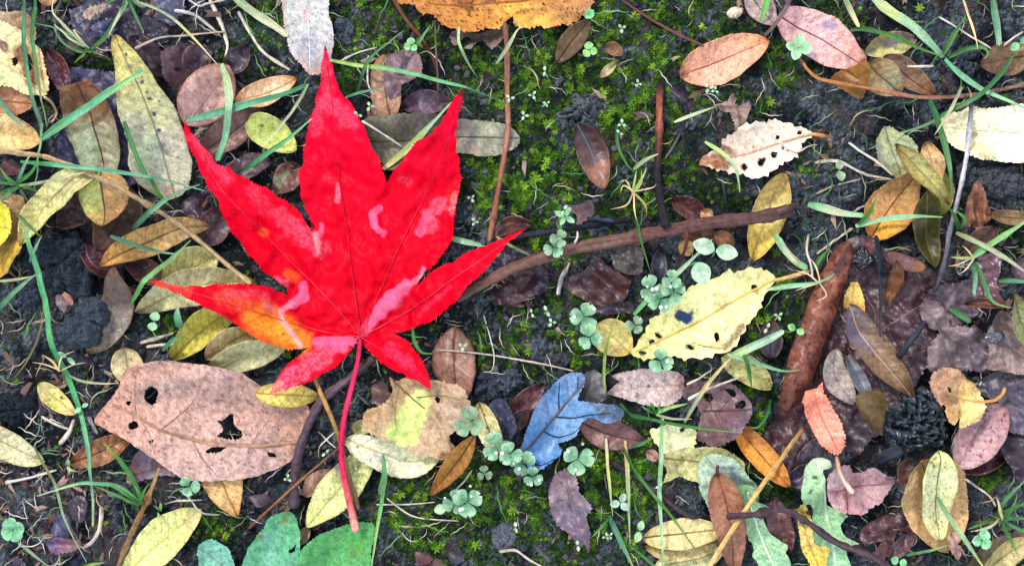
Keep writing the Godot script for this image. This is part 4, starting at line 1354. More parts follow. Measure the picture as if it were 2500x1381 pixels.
	F("green leaf under the red stalk's end, bottom edge", [735, 1345, 770, 1310, 800, 1295, 850, 1282, 906, 1278, 910, 1310, 905, 1350, 892, 1420, 735, 1420], [905, 1282, 830, 1330, 740, 1400], ["3c8440", "4c9a50", "4a965a"], {wref = 70, mat = "fresh", name = "green_leaf", mot = ["64ae6c", 0.5, 36.0], vein = ["5aa864", 0.3], vsp = 40.0, marks = [[855, 1352, 880, 1342, 14, "4f7a2c", 0.7, 8, 0.4], [862, 1360, 6, "6a5a30", 0.7], [880, 1300, 870, 1330, 18, "4fa040", 0.5, 10, 0.3]]})

func lay_middle() -> void:
	F("lavender grey leaf at the top edge left of centre", [690, -40, 684, 0, 692, 50, 700, 95, 715, 135, 740, 165, 760, 182, 785, 175, 805, 150, 815, 110, 812, 70, 800, 25, 790, -40], [745, -40, 750, 60, 756, 180], ["b4b4ac", "b8b8b4", "b6b2b4", "b8a09c"], {wref = 60, mot = ["a49aa0", 0.5, 50.0], vein = ["9a9c9c", 0.2], vsp = 30, teeth = [8.0, 1.4], marks = [[742, 15, 742, 35, 14, "c8a0a0", 0.7, 8, 0.4], [741, 25, 4, "5a3a44", 0.7], [750, 90, 758, 150, 22, "888a9c", 0.6, 12, 0.5], [740, 165, 765, 175, 14, "b89080", 0.7, 8, 0.3], [690, 10, 695, 60, 8, "c4a89c", 0.6, 6, 0.3]], ribs = [[[745, -30, 750, 60, 757, 170], 2.4, 1.4, "ccd0d4"]], up = 1.4})
	L("ginger brown leaf standing behind the curled mauve leaf", [955, 292, 940, 220, 935, 130], 82, ["a87c60", "b08a72", "b08e7a", "b89068"], {mot = ["8a7474", 0.5, 36.0], rib = "7c5a48", cut = [0.08, 0.6], a = 0.9, b = 0.55, edge = ["7a5640", 0.5]})
	F("curled mauve leaf with an inky blue patch, upper centre", [944, 150, 960, 128, 985, 116, 1012, 122, 1028, 145, 1030, 175, 1012, 198, 985, 210, 978, 230, 955, 242, 942, 225, 940, 185], [985, 118, 985, 175, 955, 240], ["b8a09c", "a48a90", "8a7080"], {wref = 45, mat = "wet", mot = ["8a6c78", 0.5, 26.0], wave = 1.6, cup = 2.2, marks = [[992, 145, 980, 176, 11, "27405c", 0.9, 5, 0.3], [1015, 165, 1020, 185, 12, "a87868", 0.5, 8, 0.3]], folds = [[945, 165, 985, 210, 22, 1.5]], ribs = [[[985, 120, 985, 170, 958, 238], 2.4, 1.2, "6a5058"]]})
	F("long olive grey leaf behind the red leaf's upper lobes", [888, 300, 930, 286, 1000, 280, 1060, 282, 1120, 290, 1180, 294, 1230, 300, 1262, 325, 1270, 342, 1255, 362, 1220, 376, 1170, 380, 1120, 372, 1070, 385, 1010, 400, 955, 415, 930, 395, 900, 360], [890, 345, 1000, 340, 1110, 333, 1268, 335], ["8a8a70", "8c8874", "948c84", "a8a494", "b4bc98", "b8bc9c"], {wref = 55, mat = "wet", mot = ["786c6a", 0.6, 40.0], vein = ["5f584c", 0.25], ribs = [[[890, 345, 1000, 340, 1110, 333, 1265, 335], 2.4, 1.2, "56503f"]], marks = [[1120, 300, 1140, 320, 20, "8a7872", 0.7, 10, 0.5], [1130, 360, 1160, 365, 18, "b89888", 0.7, 10, 0.4], [1185, 325, 1190, 345, 12, "8a7c6c", 0.6, 8, 0.4], [990, 375, 1030, 385, 18, "6a626a", 0.6, 12, 0.5]]})
	F("grey withered curly leaf hanging below the orange leaf", [1098, 78, 1120, 70, 1180, 76, 1240, 60, 1236, 84, 1222, 104, 1200, 122, 1190, 112, 1180, 98, 1164, 104, 1150, 124, 1132, 122, 1150, 100, 1140, 88, 1124, 96, 1118, 112, 1104, 108], [1100, 80, 1235, 75], ["8a7a74", "7a6c68", "86746c"], {wref = 30, wave = 1.8, name = "dead_leaf", cup = 2.0, mot = ["5f5450", 0.5, 18.0]})
	F("mottled orange leaf with ragged edge at the top", [955, -70, 962, 0, 1000, 8, 1024, 28, 1048, 34, 1072, 52, 1076, 62, 1110, 72, 1130, 82, 1160, 84, 1190, 74, 1222, 76, 1240, 52, 1252, 40, 1256, 64, 1275, 70, 1322, 60, 1330, 68, 1362, 64, 1380, 52, 1384, 60, 1412, 48, 1440, 22, 1452, -10, 1446, -70], [960, -30, 1100, 10, 1300, 0, 1450, -20], ["c48648", "cc8c4c", "d09450", "c8883e", "b87c4c", "c09070"], {wref = 80, right = ["c88a48", "d09850", "d8a048", "dcaa50", "c89050", "b88458"], teeth = [10.0, 2.4], mot = ["a05c34", 0.55, 44.0], speck = ["3a2014", 0.9], grain = 0.25, cup = 1.6, wave = 1.0, pucker = 0.25, vein = ["a86a38", 0.3], vsp = 40.0,
		marks = [[1130, 12, 1145, 18, 14, "3a2420", 0.9, 5, 0.3], [1255, 35, 1300, 20, 8, "5a3018", 0.7, 6, 0.3], [1270, 62, 1330, 52, 16, "e8bc58", 0.8, 9, 0.2], [1180, 10, 1195, 0, 9, "4a3a48", 0.6, 5, 0.3], [1350, 10, 1380, 20, 22, "7a4a3c", 0.5, 14, 0.5], [1240, 50, 1245, 75, 12, "6a3a20", 0.7, 7, 0.4], [1030, 30, 1100, 60, 14, "a06030", 0.5, 10, 0.5]], folds = [[1240, 60, 1320, 10, 24, 1.4], [1000, 0, 1060, 30, 24, 1.0]], ribs = [[[960, -20, 1100, 12, 1300, -5, 1445, -25], 3.0, 1.4, "9a6030"]], up = 1.8})
	L("narrow dark olive brown leaf right of the orange leaf", [1360, 150, 1395, 100, 1442, 46], 54, ["5a4630", "6e5638", "64502f"], {mat = "wet", rib = "3f2e20", mot = ["8a7048", 0.5, 26.0], a = 0.95})
	L("tiny brown oval leaf in the moss, top", [1476, 112, 1500, 116, 1524, 132], 34, ["8a5e3a", "9c6c42", "86583a"], {plain = true, mat = "wet"})
	L("straw coloured wedge shaped leaf bit in moss", [1464, 188, 1485, 170, 1508, 148], 22, ["a89878", "c8c090", "a8c070"], {plain = true, name = "leaf_scrap"})
	L("salmon tan leaf lying alone in moss, upper right", [1662, 182, 1760, 145, 1878, 96], 110, ["c88c70", "d8a088", "dca488", "d89870"], {right = ["d0987c", "e0ac94", "e0a88c", "dc9c74"], rib = "a86c5a", vein = ["b87c68", 0.14], mot = ["d09078", 0.4, 44.0], edge = ["b87048", 0.4], b = 0.62, cup = 1.2, up = 1.6, marks = [[1715, 138, 7, "c07c48", 0.5], [1672, 180, 10, "8a5238", 0.6], [1775, 115, 5, "b0a098", 0.6]]})
	L("brown leaf with bluish midrib in the moss", [1408, 305, 1445, 370, 1474, 462], 76, ["44383c", "5e4848", "6a5050", "b07a64", "b8826c"], {mat = "wet", rib = "6a7484", ribw = 3.4, a = 0.95, b = 0.6, mot = ["6f4a40", 0.4, 26.0], marks = [[1461, 371, 4, "2a2020"]], edge = ["6a4234", 0.5]})
	F("inky blue black shrivelled leaf beside the burnt twig", [1642, 214, 1660, 203, 1672, 215, 1680, 232, 1678, 250, 1662, 250, 1650, 236], [1645, 212, 1675, 248], ["1c2440", "28304e"], {mat = "wet", wref = 20, name = "dead_leaf", wave = 1.2, plain = true})
	F("small inky blue leaf lower on the same dark stem", [1676, 252, 1690, 250, 1696, 262, 1684, 276, 1674, 270], [1678, 254, 1688, 272], ["26304c"], {mat = "wet", wref = 15, name = "dead_leaf", plain = true})
	F("crumpled grey brown dry leaf above the spotted cream leaf", [1745, 256, 1770, 248, 1790, 225, 1800, 240, 1808, 256, 1830, 250, 1824, 290, 1826, 318, 1800, 322, 1792, 290, 1785, 272, 1762, 268], [1750, 258, 1800, 258, 1812, 318], ["a89488", "947e76", "b09c90"], {wref = 25, name = "dead_leaf", wave = 1.8, cup = 1.6, mot = ["5f4a48", 0.6, 16.0], teeth = [7.0, 2.0], folds = [[1750, 258, 1800, 255, 10, 1.4], [1795, 260, 1812, 318, 12, 1.2]]})
	F("cream white serrated leaf with brown pinholes, right of centre", [1712, 392, 1730, 375, 1758, 362, 1762, 345, 1790, 325, 1812, 308, 1850, 300, 1885, 294, 1920, 300, 1950, 308, 1975, 318, 1986, 326, 1968, 345, 1950, 372, 1925, 395, 1895, 415, 1860, 430, 1830, 432, 1800, 422, 1775, 415, 1740, 412, 1720, 404], [1986, 326, 1900, 350, 1820, 375, 1712, 394], ["f4e6c4", "f8ecd4", "f8eed8", "ecd4bc", "8a5436"], {wref = 62, teeth = [15.0, 3.0], vein = ["e0bca0", 0.35], vsp = 24.0, mot = ["f0d4bc", 0.5, 40.0], up = 1.6, cup = 1.0, speck = ["c89878", 0.1], holes = [[1899, 328, 1906, 328, 1909, 335, 1902, 339, 1898, 334], [1951, 318, 1958, 319, 1960, 326, 1953, 327], [1888, 370, 1896, 370, 1899, 380, 1892, 384, 1887, 378], [1853, 394, 1862, 388, 1870, 386, 1868, 396, 1860, 404, 1854, 402], [1813, 402, 1822, 398, 1830, 408, 1822, 416, 1813, 410]],
		marks = [[1903, 333, 6, "4a2418"], [1955, 322, 6, "4a2418"], [1915, 360, 4, "4a2418"], [1926, 367, 4, "4a2418"], [1893, 376, 8, "4a2418"], [1860, 396, 10, "42201a"], [1868, 388, 5, "42201a"], [1820, 405, 10, "42201a"], [1840, 358, 3, "6a3a28"], [1770, 362, 1790, 372, 13, "5a2c20", 0.9, 7, 0.3], [1750, 400, 1775, 402, 14, "52281c", 0.9, 7, 0.3], [1720, 392, 1760, 392, 18, "8a4f2c", 0.85, 10, 0.3], [1800, 380, 1830, 385, 26, "e8c4b0", 0.5, 16, 0.4]], ribs = [[[1984, 326, 1900, 350, 1820, 375, 1730, 392], 3.4, 1.6, "c89a80"]], stalk = [[1980, 326, 2000, 327, 2022, 331], 4.5, 5.5, "c89060", "b87848"]})
	L("yellow leaf pinned under the stick's broken end", [1912, 424, 1885, 500, 1836, 636], 92, ["dcc078", "e0cc84", "e8d478", "ecd468"], {right = ["d8bc70", "dcc880", "e4cc70", "ecd060"], b = 0.6, a = 0.95, rib = "c8ac60", mot = ["d0b878", 0.4, 30.0], cup = 1.8, marks = [[1812, 610, 1826, 590, 5, "5a4a30", 0.8, 3, 0.2]], edge = ["a88840", 0.5]})
	# clover patch leaves under the big yellow leaf come later; the brown upright leaf first
	L("brown upright leaf with dark split, right of red stalk", [1110, 795, 1108, 880, 1118, 995], 106, ["8a5c4e", "a8786a", "b48476", "a87468"], {mat = "wet", a = 0.95, b = 0.62, edge = ["5a3830", 0.6], rib = "6a4438", mot = ["c09a90", 0.4, 40.0], marks = [[1104, 830, 1110, 880, 4, "3a2424", 0.9, 3, 0], [1108, 905, 4, "4a3448"], [1109, 925, 4, "4a3448"], [1107, 870, 4, "4a3448"], [1106, 945, 4, "4a3448"]], cup = -1.6, arch = 1.6})
	L("small round yellow leaf end left of the big yellow leaf", [1540, 862, 1500, 825, 1462, 788], 92, ["e8d878", "f0e48c", "f4e890", "ecdc84"], {b = 0.5, a = 1.15, teeth = [15.0, 0.05], vein = ["d8c068", 0.3], rib = "c8a458", marks = [[1492, 845, 1516, 862, 6, "b07838", 0.8, 4, 0.4]], edge = ["d0b048", 0.3]})
	F("big yellow serrated leaf with dark insect marks, right of centre", [1534, 862, 1556, 838, 1568, 815, 1585, 790, 1600, 772, 1620, 752, 1645, 735, 1668, 714, 1690, 698, 1725, 682, 1765, 668, 1800, 660, 1840, 656, 1870, 658, 1892, 676, 1882, 702, 1865, 732, 1850, 762, 1832, 790, 1806, 818, 1786, 845, 1762, 862, 1720, 872, 1680, 876, 1640, 872, 1600, 874, 1565, 872], [1892, 682, 1800, 730, 1700, 790, 1536, 864], ["f0de84", "f2e690", "f4ec9c", "f0e684", "f0e07c"], {wref = 80, teeth = [17.0, 3.0], vein = ["dcc870", 0.5], vsp = 30.0, vk = -0.8, mot = ["f4f0c0", 0.4, 50.0], up = 1.8, cup = 1.0, pucker = 0.28, soft = 8, speck = ["b89848", 0.1], holes = [[1836, 697, 1844, 694, 1851, 700, 1845, 706, 1838, 704], [1597, 810, 1606, 814, 1618, 824, 1610, 826, 1600, 820], [1586, 830, 1594, 828, 1599, 834, 1593, 840, 1586, 838], [1558, 857, 1570, 857, 1579, 862, 1568, 866], [1677, 842, 1686, 842, 1696, 853, 1686, 854], [1744, 818, 1752, 812, 1756, 828, 1748, 836]],
		marks = [[1843, 701, 7, "2c1c14"], [1848, 712, 8, "8a6a38", 0.6], [1662, 770, 1680, 778, 14, "2f4468", 1.0, 2, 0.0], [1684, 768, 1692, 764, 5, "2f4468", 1.0, 2, 0.0], [1695, 752, 1690, 768, 2, "8a8458", 0.7, 2, 0], [1605, 815, 1613, 822, 6, "4a5838", 0.9, 3, 0.2], [1591, 834, 6, "241a14"], [1563, 860, 1576, 862, 6, "2a2018", 0.9, 3, 0.2], [1680, 845, 1692, 850, 7, "30200f", 0.9, 3, 0.2], [1748, 820, 1754, 832, 7, "2a1c1c", 0.9, 3, 0.2], [1690, 836, 1720, 846, 2.5, "5a4428", 0.9, 2, 0], [1720, 846, 1760, 850, 3, "5a4850", 0.9, 2, 0], [1768, 805, 1780, 795, 3, "6a5030", 0.8, 2, 0], [1770, 845, 1815, 795, 9, "7a5850", 0.95, 4, 0.2], [1745, 800, 1750, 840, 14, "e0bc70", 0.6, 8, 0.3], [1740, 720, 1760, 715, 3, "d8c070", 0.5, 2, 0]],
		ribs = [[[1890, 683, 1800, 730, 1700, 790, 1550, 858], 3.2, 1.6, "d8b460"]], stalk = [[1886, 685, 1930, 676, 1984, 660], 5.0, 6.0, "dca868", "e0bc8c"]})
	L("charcoal mauve small leaf crossed by a grass blade", [1888, 875, 1882, 830, 1885, 780], 60, ["5f5666", "5a5060", "6e5c60", "8a6a60"], {mat = "wet", b = 0.55, vein = ["3f3844", 0.35], rib = "4a4250", teeth = [10.0, 0.04]})
	L("pale yellow green spotted leaf under crossing grass", [1760, 872, 1820, 898, 1888, 948], 72, ["d0cc88", "d8d898", "d4d090"], {speck = ["6a5a30", 0.6], mot = ["b8b070", 0.5, 24.0], rib = "b8b070", b = 0.55})
	F("silvery pink leaf with ragged left end, lower centre", [1480, 962, 1498, 945, 1512, 930, 1492, 918, 1530, 905, 1580, 900, 1630, 902, 1660, 912, 1672, 935, 1668, 960, 1650, 982, 1615, 992, 1570, 988, 1530, 975], [1480, 960, 1570, 945, 1670, 940], ["b09a98", "c4b0ac", "c8b4b0", "b09490"], {wref = 45, mot = ["a89090", 0.5, 34.0], cup = 1.4, marks = [[1585, 943, 5, "4a3434"], [1557, 964, 6, "6a5450", 0.8], [1575, 972, 4, "6a5450", 0.8], [1625, 928, 5, "8a7874", 0.7], [1498, 925, 1515, 935, 10, "6a5658", 0.7, 6, 0.3], [1664, 915, 1670, 950, 8, "8a5f5c", 0.6, 5, 0.3]], edge = ["8a6660", 0.5], rib = "a89490"})
	L("brownish red leaf beneath the blue leaf's right wing", [1415, 1030, 1480, 1060, 1580, 1080], 74, ["a0706e", "9a6a64", "8a5c5c", "64484c"], {mat = "wet", rib = "5a3a38", mot = ["6f4c4c", 0.5, 30.0], a = 0.85, edge = ["54383a", 0.5]})
	F("ash grey rotted end of the blue leaf", [1418, 925, 1448, 902, 1470, 915, 1482, 950, 1478, 975, 1440, 985, 1405, 980], [1420, 960, 1470, 930], ["4c5058", "585a60"], {mat = "wet", wref = 35, name = "dead_leaf", mot = ["343a44", 0.6, 20.0]})
	F("dark veined leaf with blue sky sheen painted in, lower centre", [1268, 1108, 1278, 1070, 1290, 1035, 1300, 1005, 1312, 980, 1335, 955, 1360, 930, 1385, 912, 1420, 908, 1428, 930, 1418, 955, 1412, 978, 1450, 980, 1490, 985, 1520, 1000, 1512, 1022, 1475, 1030, 1445, 1018, 1420, 1030, 1408, 1055, 1385, 1075, 1362, 1085, 1372, 1100, 1352, 1122, 1325, 1145, 1295, 1150, 1285, 1130], [1275, 1112, 1340, 1030, 1430, 925], ["5a98dc", "68a0dc", "86b4e6", "5e94cc", "4078ac"], {wref = 60, mat = "wet", mot = ["a4bce4", 0.55, 22.0], vein = ["2a4478", 0.3], vsp = 36.0, grain = 0.26, cup = 1.6, name = "fallen_leaf", marks = [[1470, 1000, 1515, 1010, 22, "3e4854", 0.85, 12, 0.3], [1480, 975, 1440, 980, 8, "4a5a70", 0.7, 6, 0.3], [1330, 1010, 1340, 1000, 20, "a0b4dc", 0.5, 14, 0.5], [1405, 960, 1420, 920, 8, "2c5a94", 0.6, 6, 0.3]],  # blue base colour paints the sky sheen on a dark wet leaf
		ribs = [[[1275, 1110, 1320, 1060, 1370, 1000, 1430, 930], 3.4, 2.0, "6a544c"], [[1325, 1052, 1360, 1068, 1400, 1055, 1415, 1040], 2.0, 1.0, "1c2c4e"], [[1355, 1018, 1400, 1020, 1440, 1010, 1490, 1004], 2.0, 1.0, "222e48"], [[1365, 1000, 1364, 970, 1366, 930], 1.8, 0.9, "22324e"], [[1290, 1128, 1320, 1136, 1360, 1118], 2.0, 1.0, "1c2c4e"], [[1410, 950, 1412, 915], 1.6, 0.9, "1c2c40"]]})
	F("mauve shrivelled pointed leaf in moss, lower centre", [1348, 1165, 1365, 1148, 1395, 1138, 1405, 1160, 1412, 1200, 1430, 1218, 1445, 1245, 1432, 1262, 1440, 1290, 1441, 1345, 1436, 1352, 1428, 1330, 1412, 1345, 1398, 1318, 1385, 1300, 1365, 1285, 1348, 1262, 1340, 1225], [1375, 1145, 1395, 1240, 1438, 1350], ["8a6e72", "a8929c", "9a8898", "7c6c84", "5e5070"], {wref = 40, mat = "wet", mot = ["6a5470", 0.5, 26.0], wave = 1.3, teeth = [8.0, 2.0], ribs = [[[1378, 1148, 1400, 1240, 1436, 1345], 2.4, 1.2, "8a707c"]], marks = [[1370, 1180, 5, "5a4450", 0.8], [1400, 1245, 1440, 1255, 18, "5a5878", 0.6, 10, 0.4], [1360, 1225, 1372, 1222, 4, "4a3440", 0.8, 3, 0]]})
	L("small amber scrap between blue leaf and mauve leaf", [1400, 1152, 1412, 1150, 1424, 1158], 18, ["c89858"], {plain = true, name = "leaf_scrap"})
	L("pale yellow leaf edge left of tan leaf's wing", [860, 1062, 880, 1045, 905, 1035], 40, ["d8dc90", "d0d490"], {plain = true, name = "leaf_scrap"})
	L("lime yellow leaf below the red stalk's bend", [752, 1280, 830, 1190, 920, 1085], 96, ["dce094", "e0e49c", "d0d48c", "b4bc80"], {rib = "c4c880", b = 0.7, a = 0.95, cut = [0.0, 0.0, 0.12, 0.6], mot = ["ccd088", 0.4, 40.0], marks = [[815, 1120, 822, 1140, 16, "a8a4b0", 0.8, 8, 0.3], [806, 1193, 4, "5a5a38"], [800, 1218, 4, "a8a058"]]})
	L("cream leaf with saw edge under the torn tan leaf", [846, 1070, 930, 1105, 1000, 1130, 1075, 1112], 84, ["eeeec0", "f4f2cc", "f2eec4", "ecebb0"], {a = 0.95, b = 0.55, teeth = [16.0, 0.04], rib = "d8d0a0", mot = ["e8e4bc", 0.4, 30.0], marks = [[918, 1112, 930, 1122, 12, "b8b0b0", 0.8, 6, 0.4], [874, 1088, 4, "6a6040"], [850, 1060, 880, 1045, 5, "b8b858", 0.7, 4, 0]], cup = 1.3})
	L("narrow pale yellow leaf under clover, lower centre", [1170, 980, 1192, 1040, 1222, 1118], 62, ["e8dc9c", "ece0a4", "e4d494"], {rib = "8a7048", b = 0.6, edge = ["c8b060", 0.4], marks = [[1184, 1010, 4, "5a4830"], [1190, 1042, 3, "5a4830"]]})
	F("torn tan leaf with a lime green heart, below red leaf", [952, 918, 965, 930, 995, 922, 1035, 925, 1075, 930, 1120, 940, 1138, 955, 1150, 985, 1148, 1010, 1152, 1045, 1128, 1060, 1108, 1052, 1100, 1070, 1112, 1098, 1105, 1118, 1075, 1122, 1040, 1112, 1000, 1098, 960, 1078, 925, 1065, 895, 1045, 890, 1020, 900, 998, 925, 990, 945, 975, 958, 955], [952, 920, 1020, 985, 1110, 1110], ["b49470", "b89c78", "bca084", "c0a488", "ae8c68"], {wref = 95, mot = ["a08060", 0.5, 50.0], vein = ["8a6a48", 0.2], vsp = 34.0, teeth = [10.0, 2.2], soft = 7, up = 1.6, cup = 1.2, wave = 1.1, holes = [[1062, 972, 1068, 968, 1075, 972, 1074, 980, 1066, 981]], folds = [[1050, 1005, 1110, 1060, 16, 2.2], [1060, 1010, 1100, 1100, 12, 1.4]],
		marks = [[1015, 990, 985, 1055, 34, "d8ec88", 0.92, 12, 0.12], [1030, 970, 1000, 1070, 22, "dcee90", 0.9, 10, 0.1], [955, 1050, 1000, 1070, 18, "cce080", 0.8, 12, 0.2], [1090, 1000, 1130, 1030, 24, "d4bca8", 0.6, 14, 0.3], [900, 1010, 920, 1000, 22, "9a7850", 0.6, 12, 0.4]], ribs = [[[952, 920, 1020, 985, 1060, 1015], 2.6, 1.4, "8a6844"], [[1015, 970, 1090, 965, 1130, 975], 1.8, 0.9, "9a7450"], [[975, 942, 965, 1000, 972, 1050], 1.5, 0.8, "9a8050"]]})
	L("orange brown willow shaped leaf below the torn tan leaf", [1160, 1058, 1120, 1120, 1050, 1210], 52, ["c08c44", "b8863f", "a87038", "96602f"], {right = ["c8944c", "c08c44", "b07a3c", "9a6430"], rib = "7a4c24", mot = ["966432", 0.4, 24.0], a = 0.9, teeth = [8.0, 0.03], edge = ["8a5a2a", 0.5], up = 1.6})

func lay_right() -> void:
	var wet := {mat = "wet", name = "dead_leaf", vein = ["2a2030", 0.3], speck = ["8a8090", 0.2], mot = ["2e2838", 0.5, 40.0], grain = 0.28, wave = 0.9}
	L("greyish pink leaf at the top edge beside the berry", [1830, -30, 1860, 15, 1895, 62], 70, ["b4a09a", "c0aaa4", "a89490"], {mot = ["948084", 0.5, 30.0], rib = "8a7470"})
	L("large rosy leaf with a grey blue stain, upper right", [1898, 40, 2000, 88, 2060, 125, 2122, 166], 116, ["d8a8a4", "e0b0b0", "e4b4b4", "e0a8a0", "c08470"], {right = ["d09c98", "dcaaaa", "e0b0b0", "dca49c", "b87c68"], a = 0.75, b = 0.62, rib = "8a5a5c", mot = ["d0a0a0", 0.4, 50.0], vein = ["b88888", 0.12], cup = 1.2, up = 1.5, marks = [[2020, 62, 2032, 60, 13, "7a7c98", 0.85, 7, 0.3], [1942, 38, 10, "b09098", 0.6], [2052, 75, 10, "d89c80", 0.7], [2070, 100, 8, "d89c80", 0.6], [2075, 148, 9, "a89098", 0.6], [2112, 160, 14, "a8604c", 0.7]], edge = ["b07c6c", 0.4]})
	L("small leaf, half plum and half yellow, upper right", [2240, 92, 2180, 108, 2108, 130], 62, ["8a6c70", "cfc888", "d0c880", "d0c484"], {right = ["5f5464", "686070", "7a7468", "c0b878"], b = 0.6, mot = ["c4bc80", 0.3, 24.0], marks = [[2130, 124, 9, "6a6470", 0.8], [2170, 105, 2200, 95, 12, "6c6678", 0.7, 7, 0.3]], edge = ["a09060", 0.4]})
	L("brown leaf lying under the buff leaf, upper right", [2150, 142, 2210, 178, 2285, 230], 66, ["9a7064", "a88470", "b0886c", "9a6c50"], {mat = "wet", rib = "6a4838", mot = ["8a6450", 0.4, 30.0]})
	L("buff leaf with greenish base against the arching twig", [2112, 156, 2145, 190, 2198, 230], 72, ["a88a64", "b8a47c", "c0b894", "b0a078"], {rib = "6f583c", mot = ["a08458", 0.5, 30.0], edge = ["7a5c38", 0.5], b = 0.62})
	F("folded amber leaf under the arching twig, upper right", [2028, 195, 2045, 178, 2075, 168, 2098, 164, 2108, 185, 2108, 215, 2106, 240, 2090, 242, 2060, 222], [2035, 190, 2100, 215], ["8a5a28", "a87438", "8a5c30"], {wref = 35, mat = "wet", mot = ["c89448", 0.4, 22.0], folds = [[2045, 190, 2100, 222, 18, 1.6]], ribs = [[[2060, 175, 2085, 195, 2102, 214], 2.0, 1.2, "5a3a1c"]]})
	L("brown leaf at the right edge near the top", [2540, 130, 2470, 140, 2392, 158], 82, ["8a6a50", "84643f", "755640", "6a4c38"], {mat = "wet", rib = "5f4630", mot = ["9a7858", 0.5, 34.0], a = 1.0})
	F("large cream leaf with brown stains at the right edge", [2302, 300, 2312, 275, 2345, 270, 2372, 258, 2420, 262, 2560, 264, 2560, 400, 2500, 398, 2440, 396, 2380, 386, 2340, 365, 2315, 340], [2300, 305, 2400, 318, 2560, 325], ["ece4bc", "f0e8c0", "f6f0d4", "f8f2d8"], {wref = 65, mot = ["ecd890", 0.5, 60.0], vein = ["d8cca0", 0.25], vsp = 34, up = 1.7, marks = [[2383, 330, 11, "a08448", 0.8], [2375, 258, 2410, 262, 6, "6a4a28", 0.7, 5, 0.5], [2395, 382, 2420, 385, 10, "8a6a38", 0.7, 6, 0.5], [2320, 290, 2340, 275, 12, "d0c490", 0.6, 7, 0.4], [2380, 355, 2410, 370, 16, "e0bc60", 0.5, 10, 0.4]], ribs = [[[2304, 305, 2400, 316, 2550, 324], 2.4, 1.6, "e0d4a8"]], cup = 1.2})
	F("pale grey green leaf behind the yellow leaf cluster, right", [2142, 345, 2158, 318, 2172, 306, 2200, 318, 2232, 345, 2242, 375, 2235, 420, 2215, 445, 2190, 430, 2160, 410, 2145, 380], [2168, 306, 2185, 370, 2210, 440], ["a8b088", "b4bc94", "a4a870"], {wref = 45, mot = ["98a080", 0.5, 30.0], ribs = [[[2168, 308, 2185, 370, 2208, 436], 2.4, 1.2, "7c8460"]], marks = [[2150, 350, 2158, 400, 14, "8a8c84", 0.7, 8, 0.4]], cup = 1.6})
	L("orange leaf with a golden lower edge, right", [2128, 584, 2175, 510, 2238, 425], 112, ["c88448", "d09458", "c89868", "b89060", "b88858"], {right = ["e8a838", "e0a440", "c0905a", "b8905c", "b88858"], b = 0.6, a = 0.95, rib = "7c5030", vein = ["8a5c38", 0.25], mot = ["b88058", 0.4, 34.0], edge = ["a06428", 0.5], cup = 1.2})
	L("olive lime leaf at the back of the cluster, right", [2300, 525, 2292, 470, 2262, 385], 70, ["b0b058", "b8b85c", "b4b468", "a8a868"], {rib = "8a8a44", mot = ["8a9050", 0.5, 26.0], b = 0.6})
	L("apricot yellow oval leaf on top of the cluster, right", [2262, 478, 2258, 420, 2252, 350], 60, ["d8a860", "e4b878", "e8c088", "e0b478"], {right = ["dcac60", "e8bc7c", "ecc48c", "e0b478"], rib = "c09458", b = 0.62, a = 1.1, up = 1.8, cup = 1.6, edge = ["8a6a30", 0.4]})
	L("dark olive leaf hanging from the cluster, right", [2240, 470, 2262, 560, 2290, 655], 70, ["54542c", "4a4a26", "4c4a28", "5f5c34"], {mat = "wet", rib = "6f6c40", mot = ["38381c", 0.5, 26.0], edge = ["8a8448", 0.5], a = 0.95, cup = 1.4})
	L("folded yellow green leaf with brown rim, right", [2184, 352, 2225, 425, 2285, 505], 48, ["a8a868", "b4b870", "b0b468", "98984c"], {right = ["8a6a40", "a09450", "b0b060", "98984c"], cup = 2.2, crease = 1.4, rib = "7c7c44", edge = ["5f4428", 0.6], up = 1.6})
	F("curled chestnut leaf below the cream leaf, right", [2352, 545, 2356, 500, 2368, 460, 2385, 440, 2400, 470, 2410, 500, 2422, 525, 2405, 550, 2388, 560, 2378, 545, 2372, 555], [2385, 440, 2385, 500, 2380, 555], ["8a5440", "b07458", "a06850"], {wref = 32, mat = "wet", wave = 1.4, cup = 2.4, folds = [[2365, 470, 2380, 540, 12, 2.0], [2398, 470, 2405, 540, 10, 1.6]], name = "dead_leaf", marks = [[2362, 540, 2372, 550, 10, "d89a80", 0.6, 6, 0.4]]})
	L("narrow tan leaf beside the curled chestnut leaf, right edge", [2405, 525, 2460, 530, 2550, 535], 36, ["8a6c40", "a8885c", "a08058"], {rib = "7a5c38", mat = "wet"})
	L("dull brown leaf under the grey stem, right", [2420, 555, 2390, 590, 2345, 615], 60, ["7a5a4c", "94705e", "86685c"], wet)
	L("wine coloured leaf end at the right edge", [2470, 640, 2500, 655, 2560, 660], 60, ["6a4a58", "9a8090", "8a6c78"], wet)
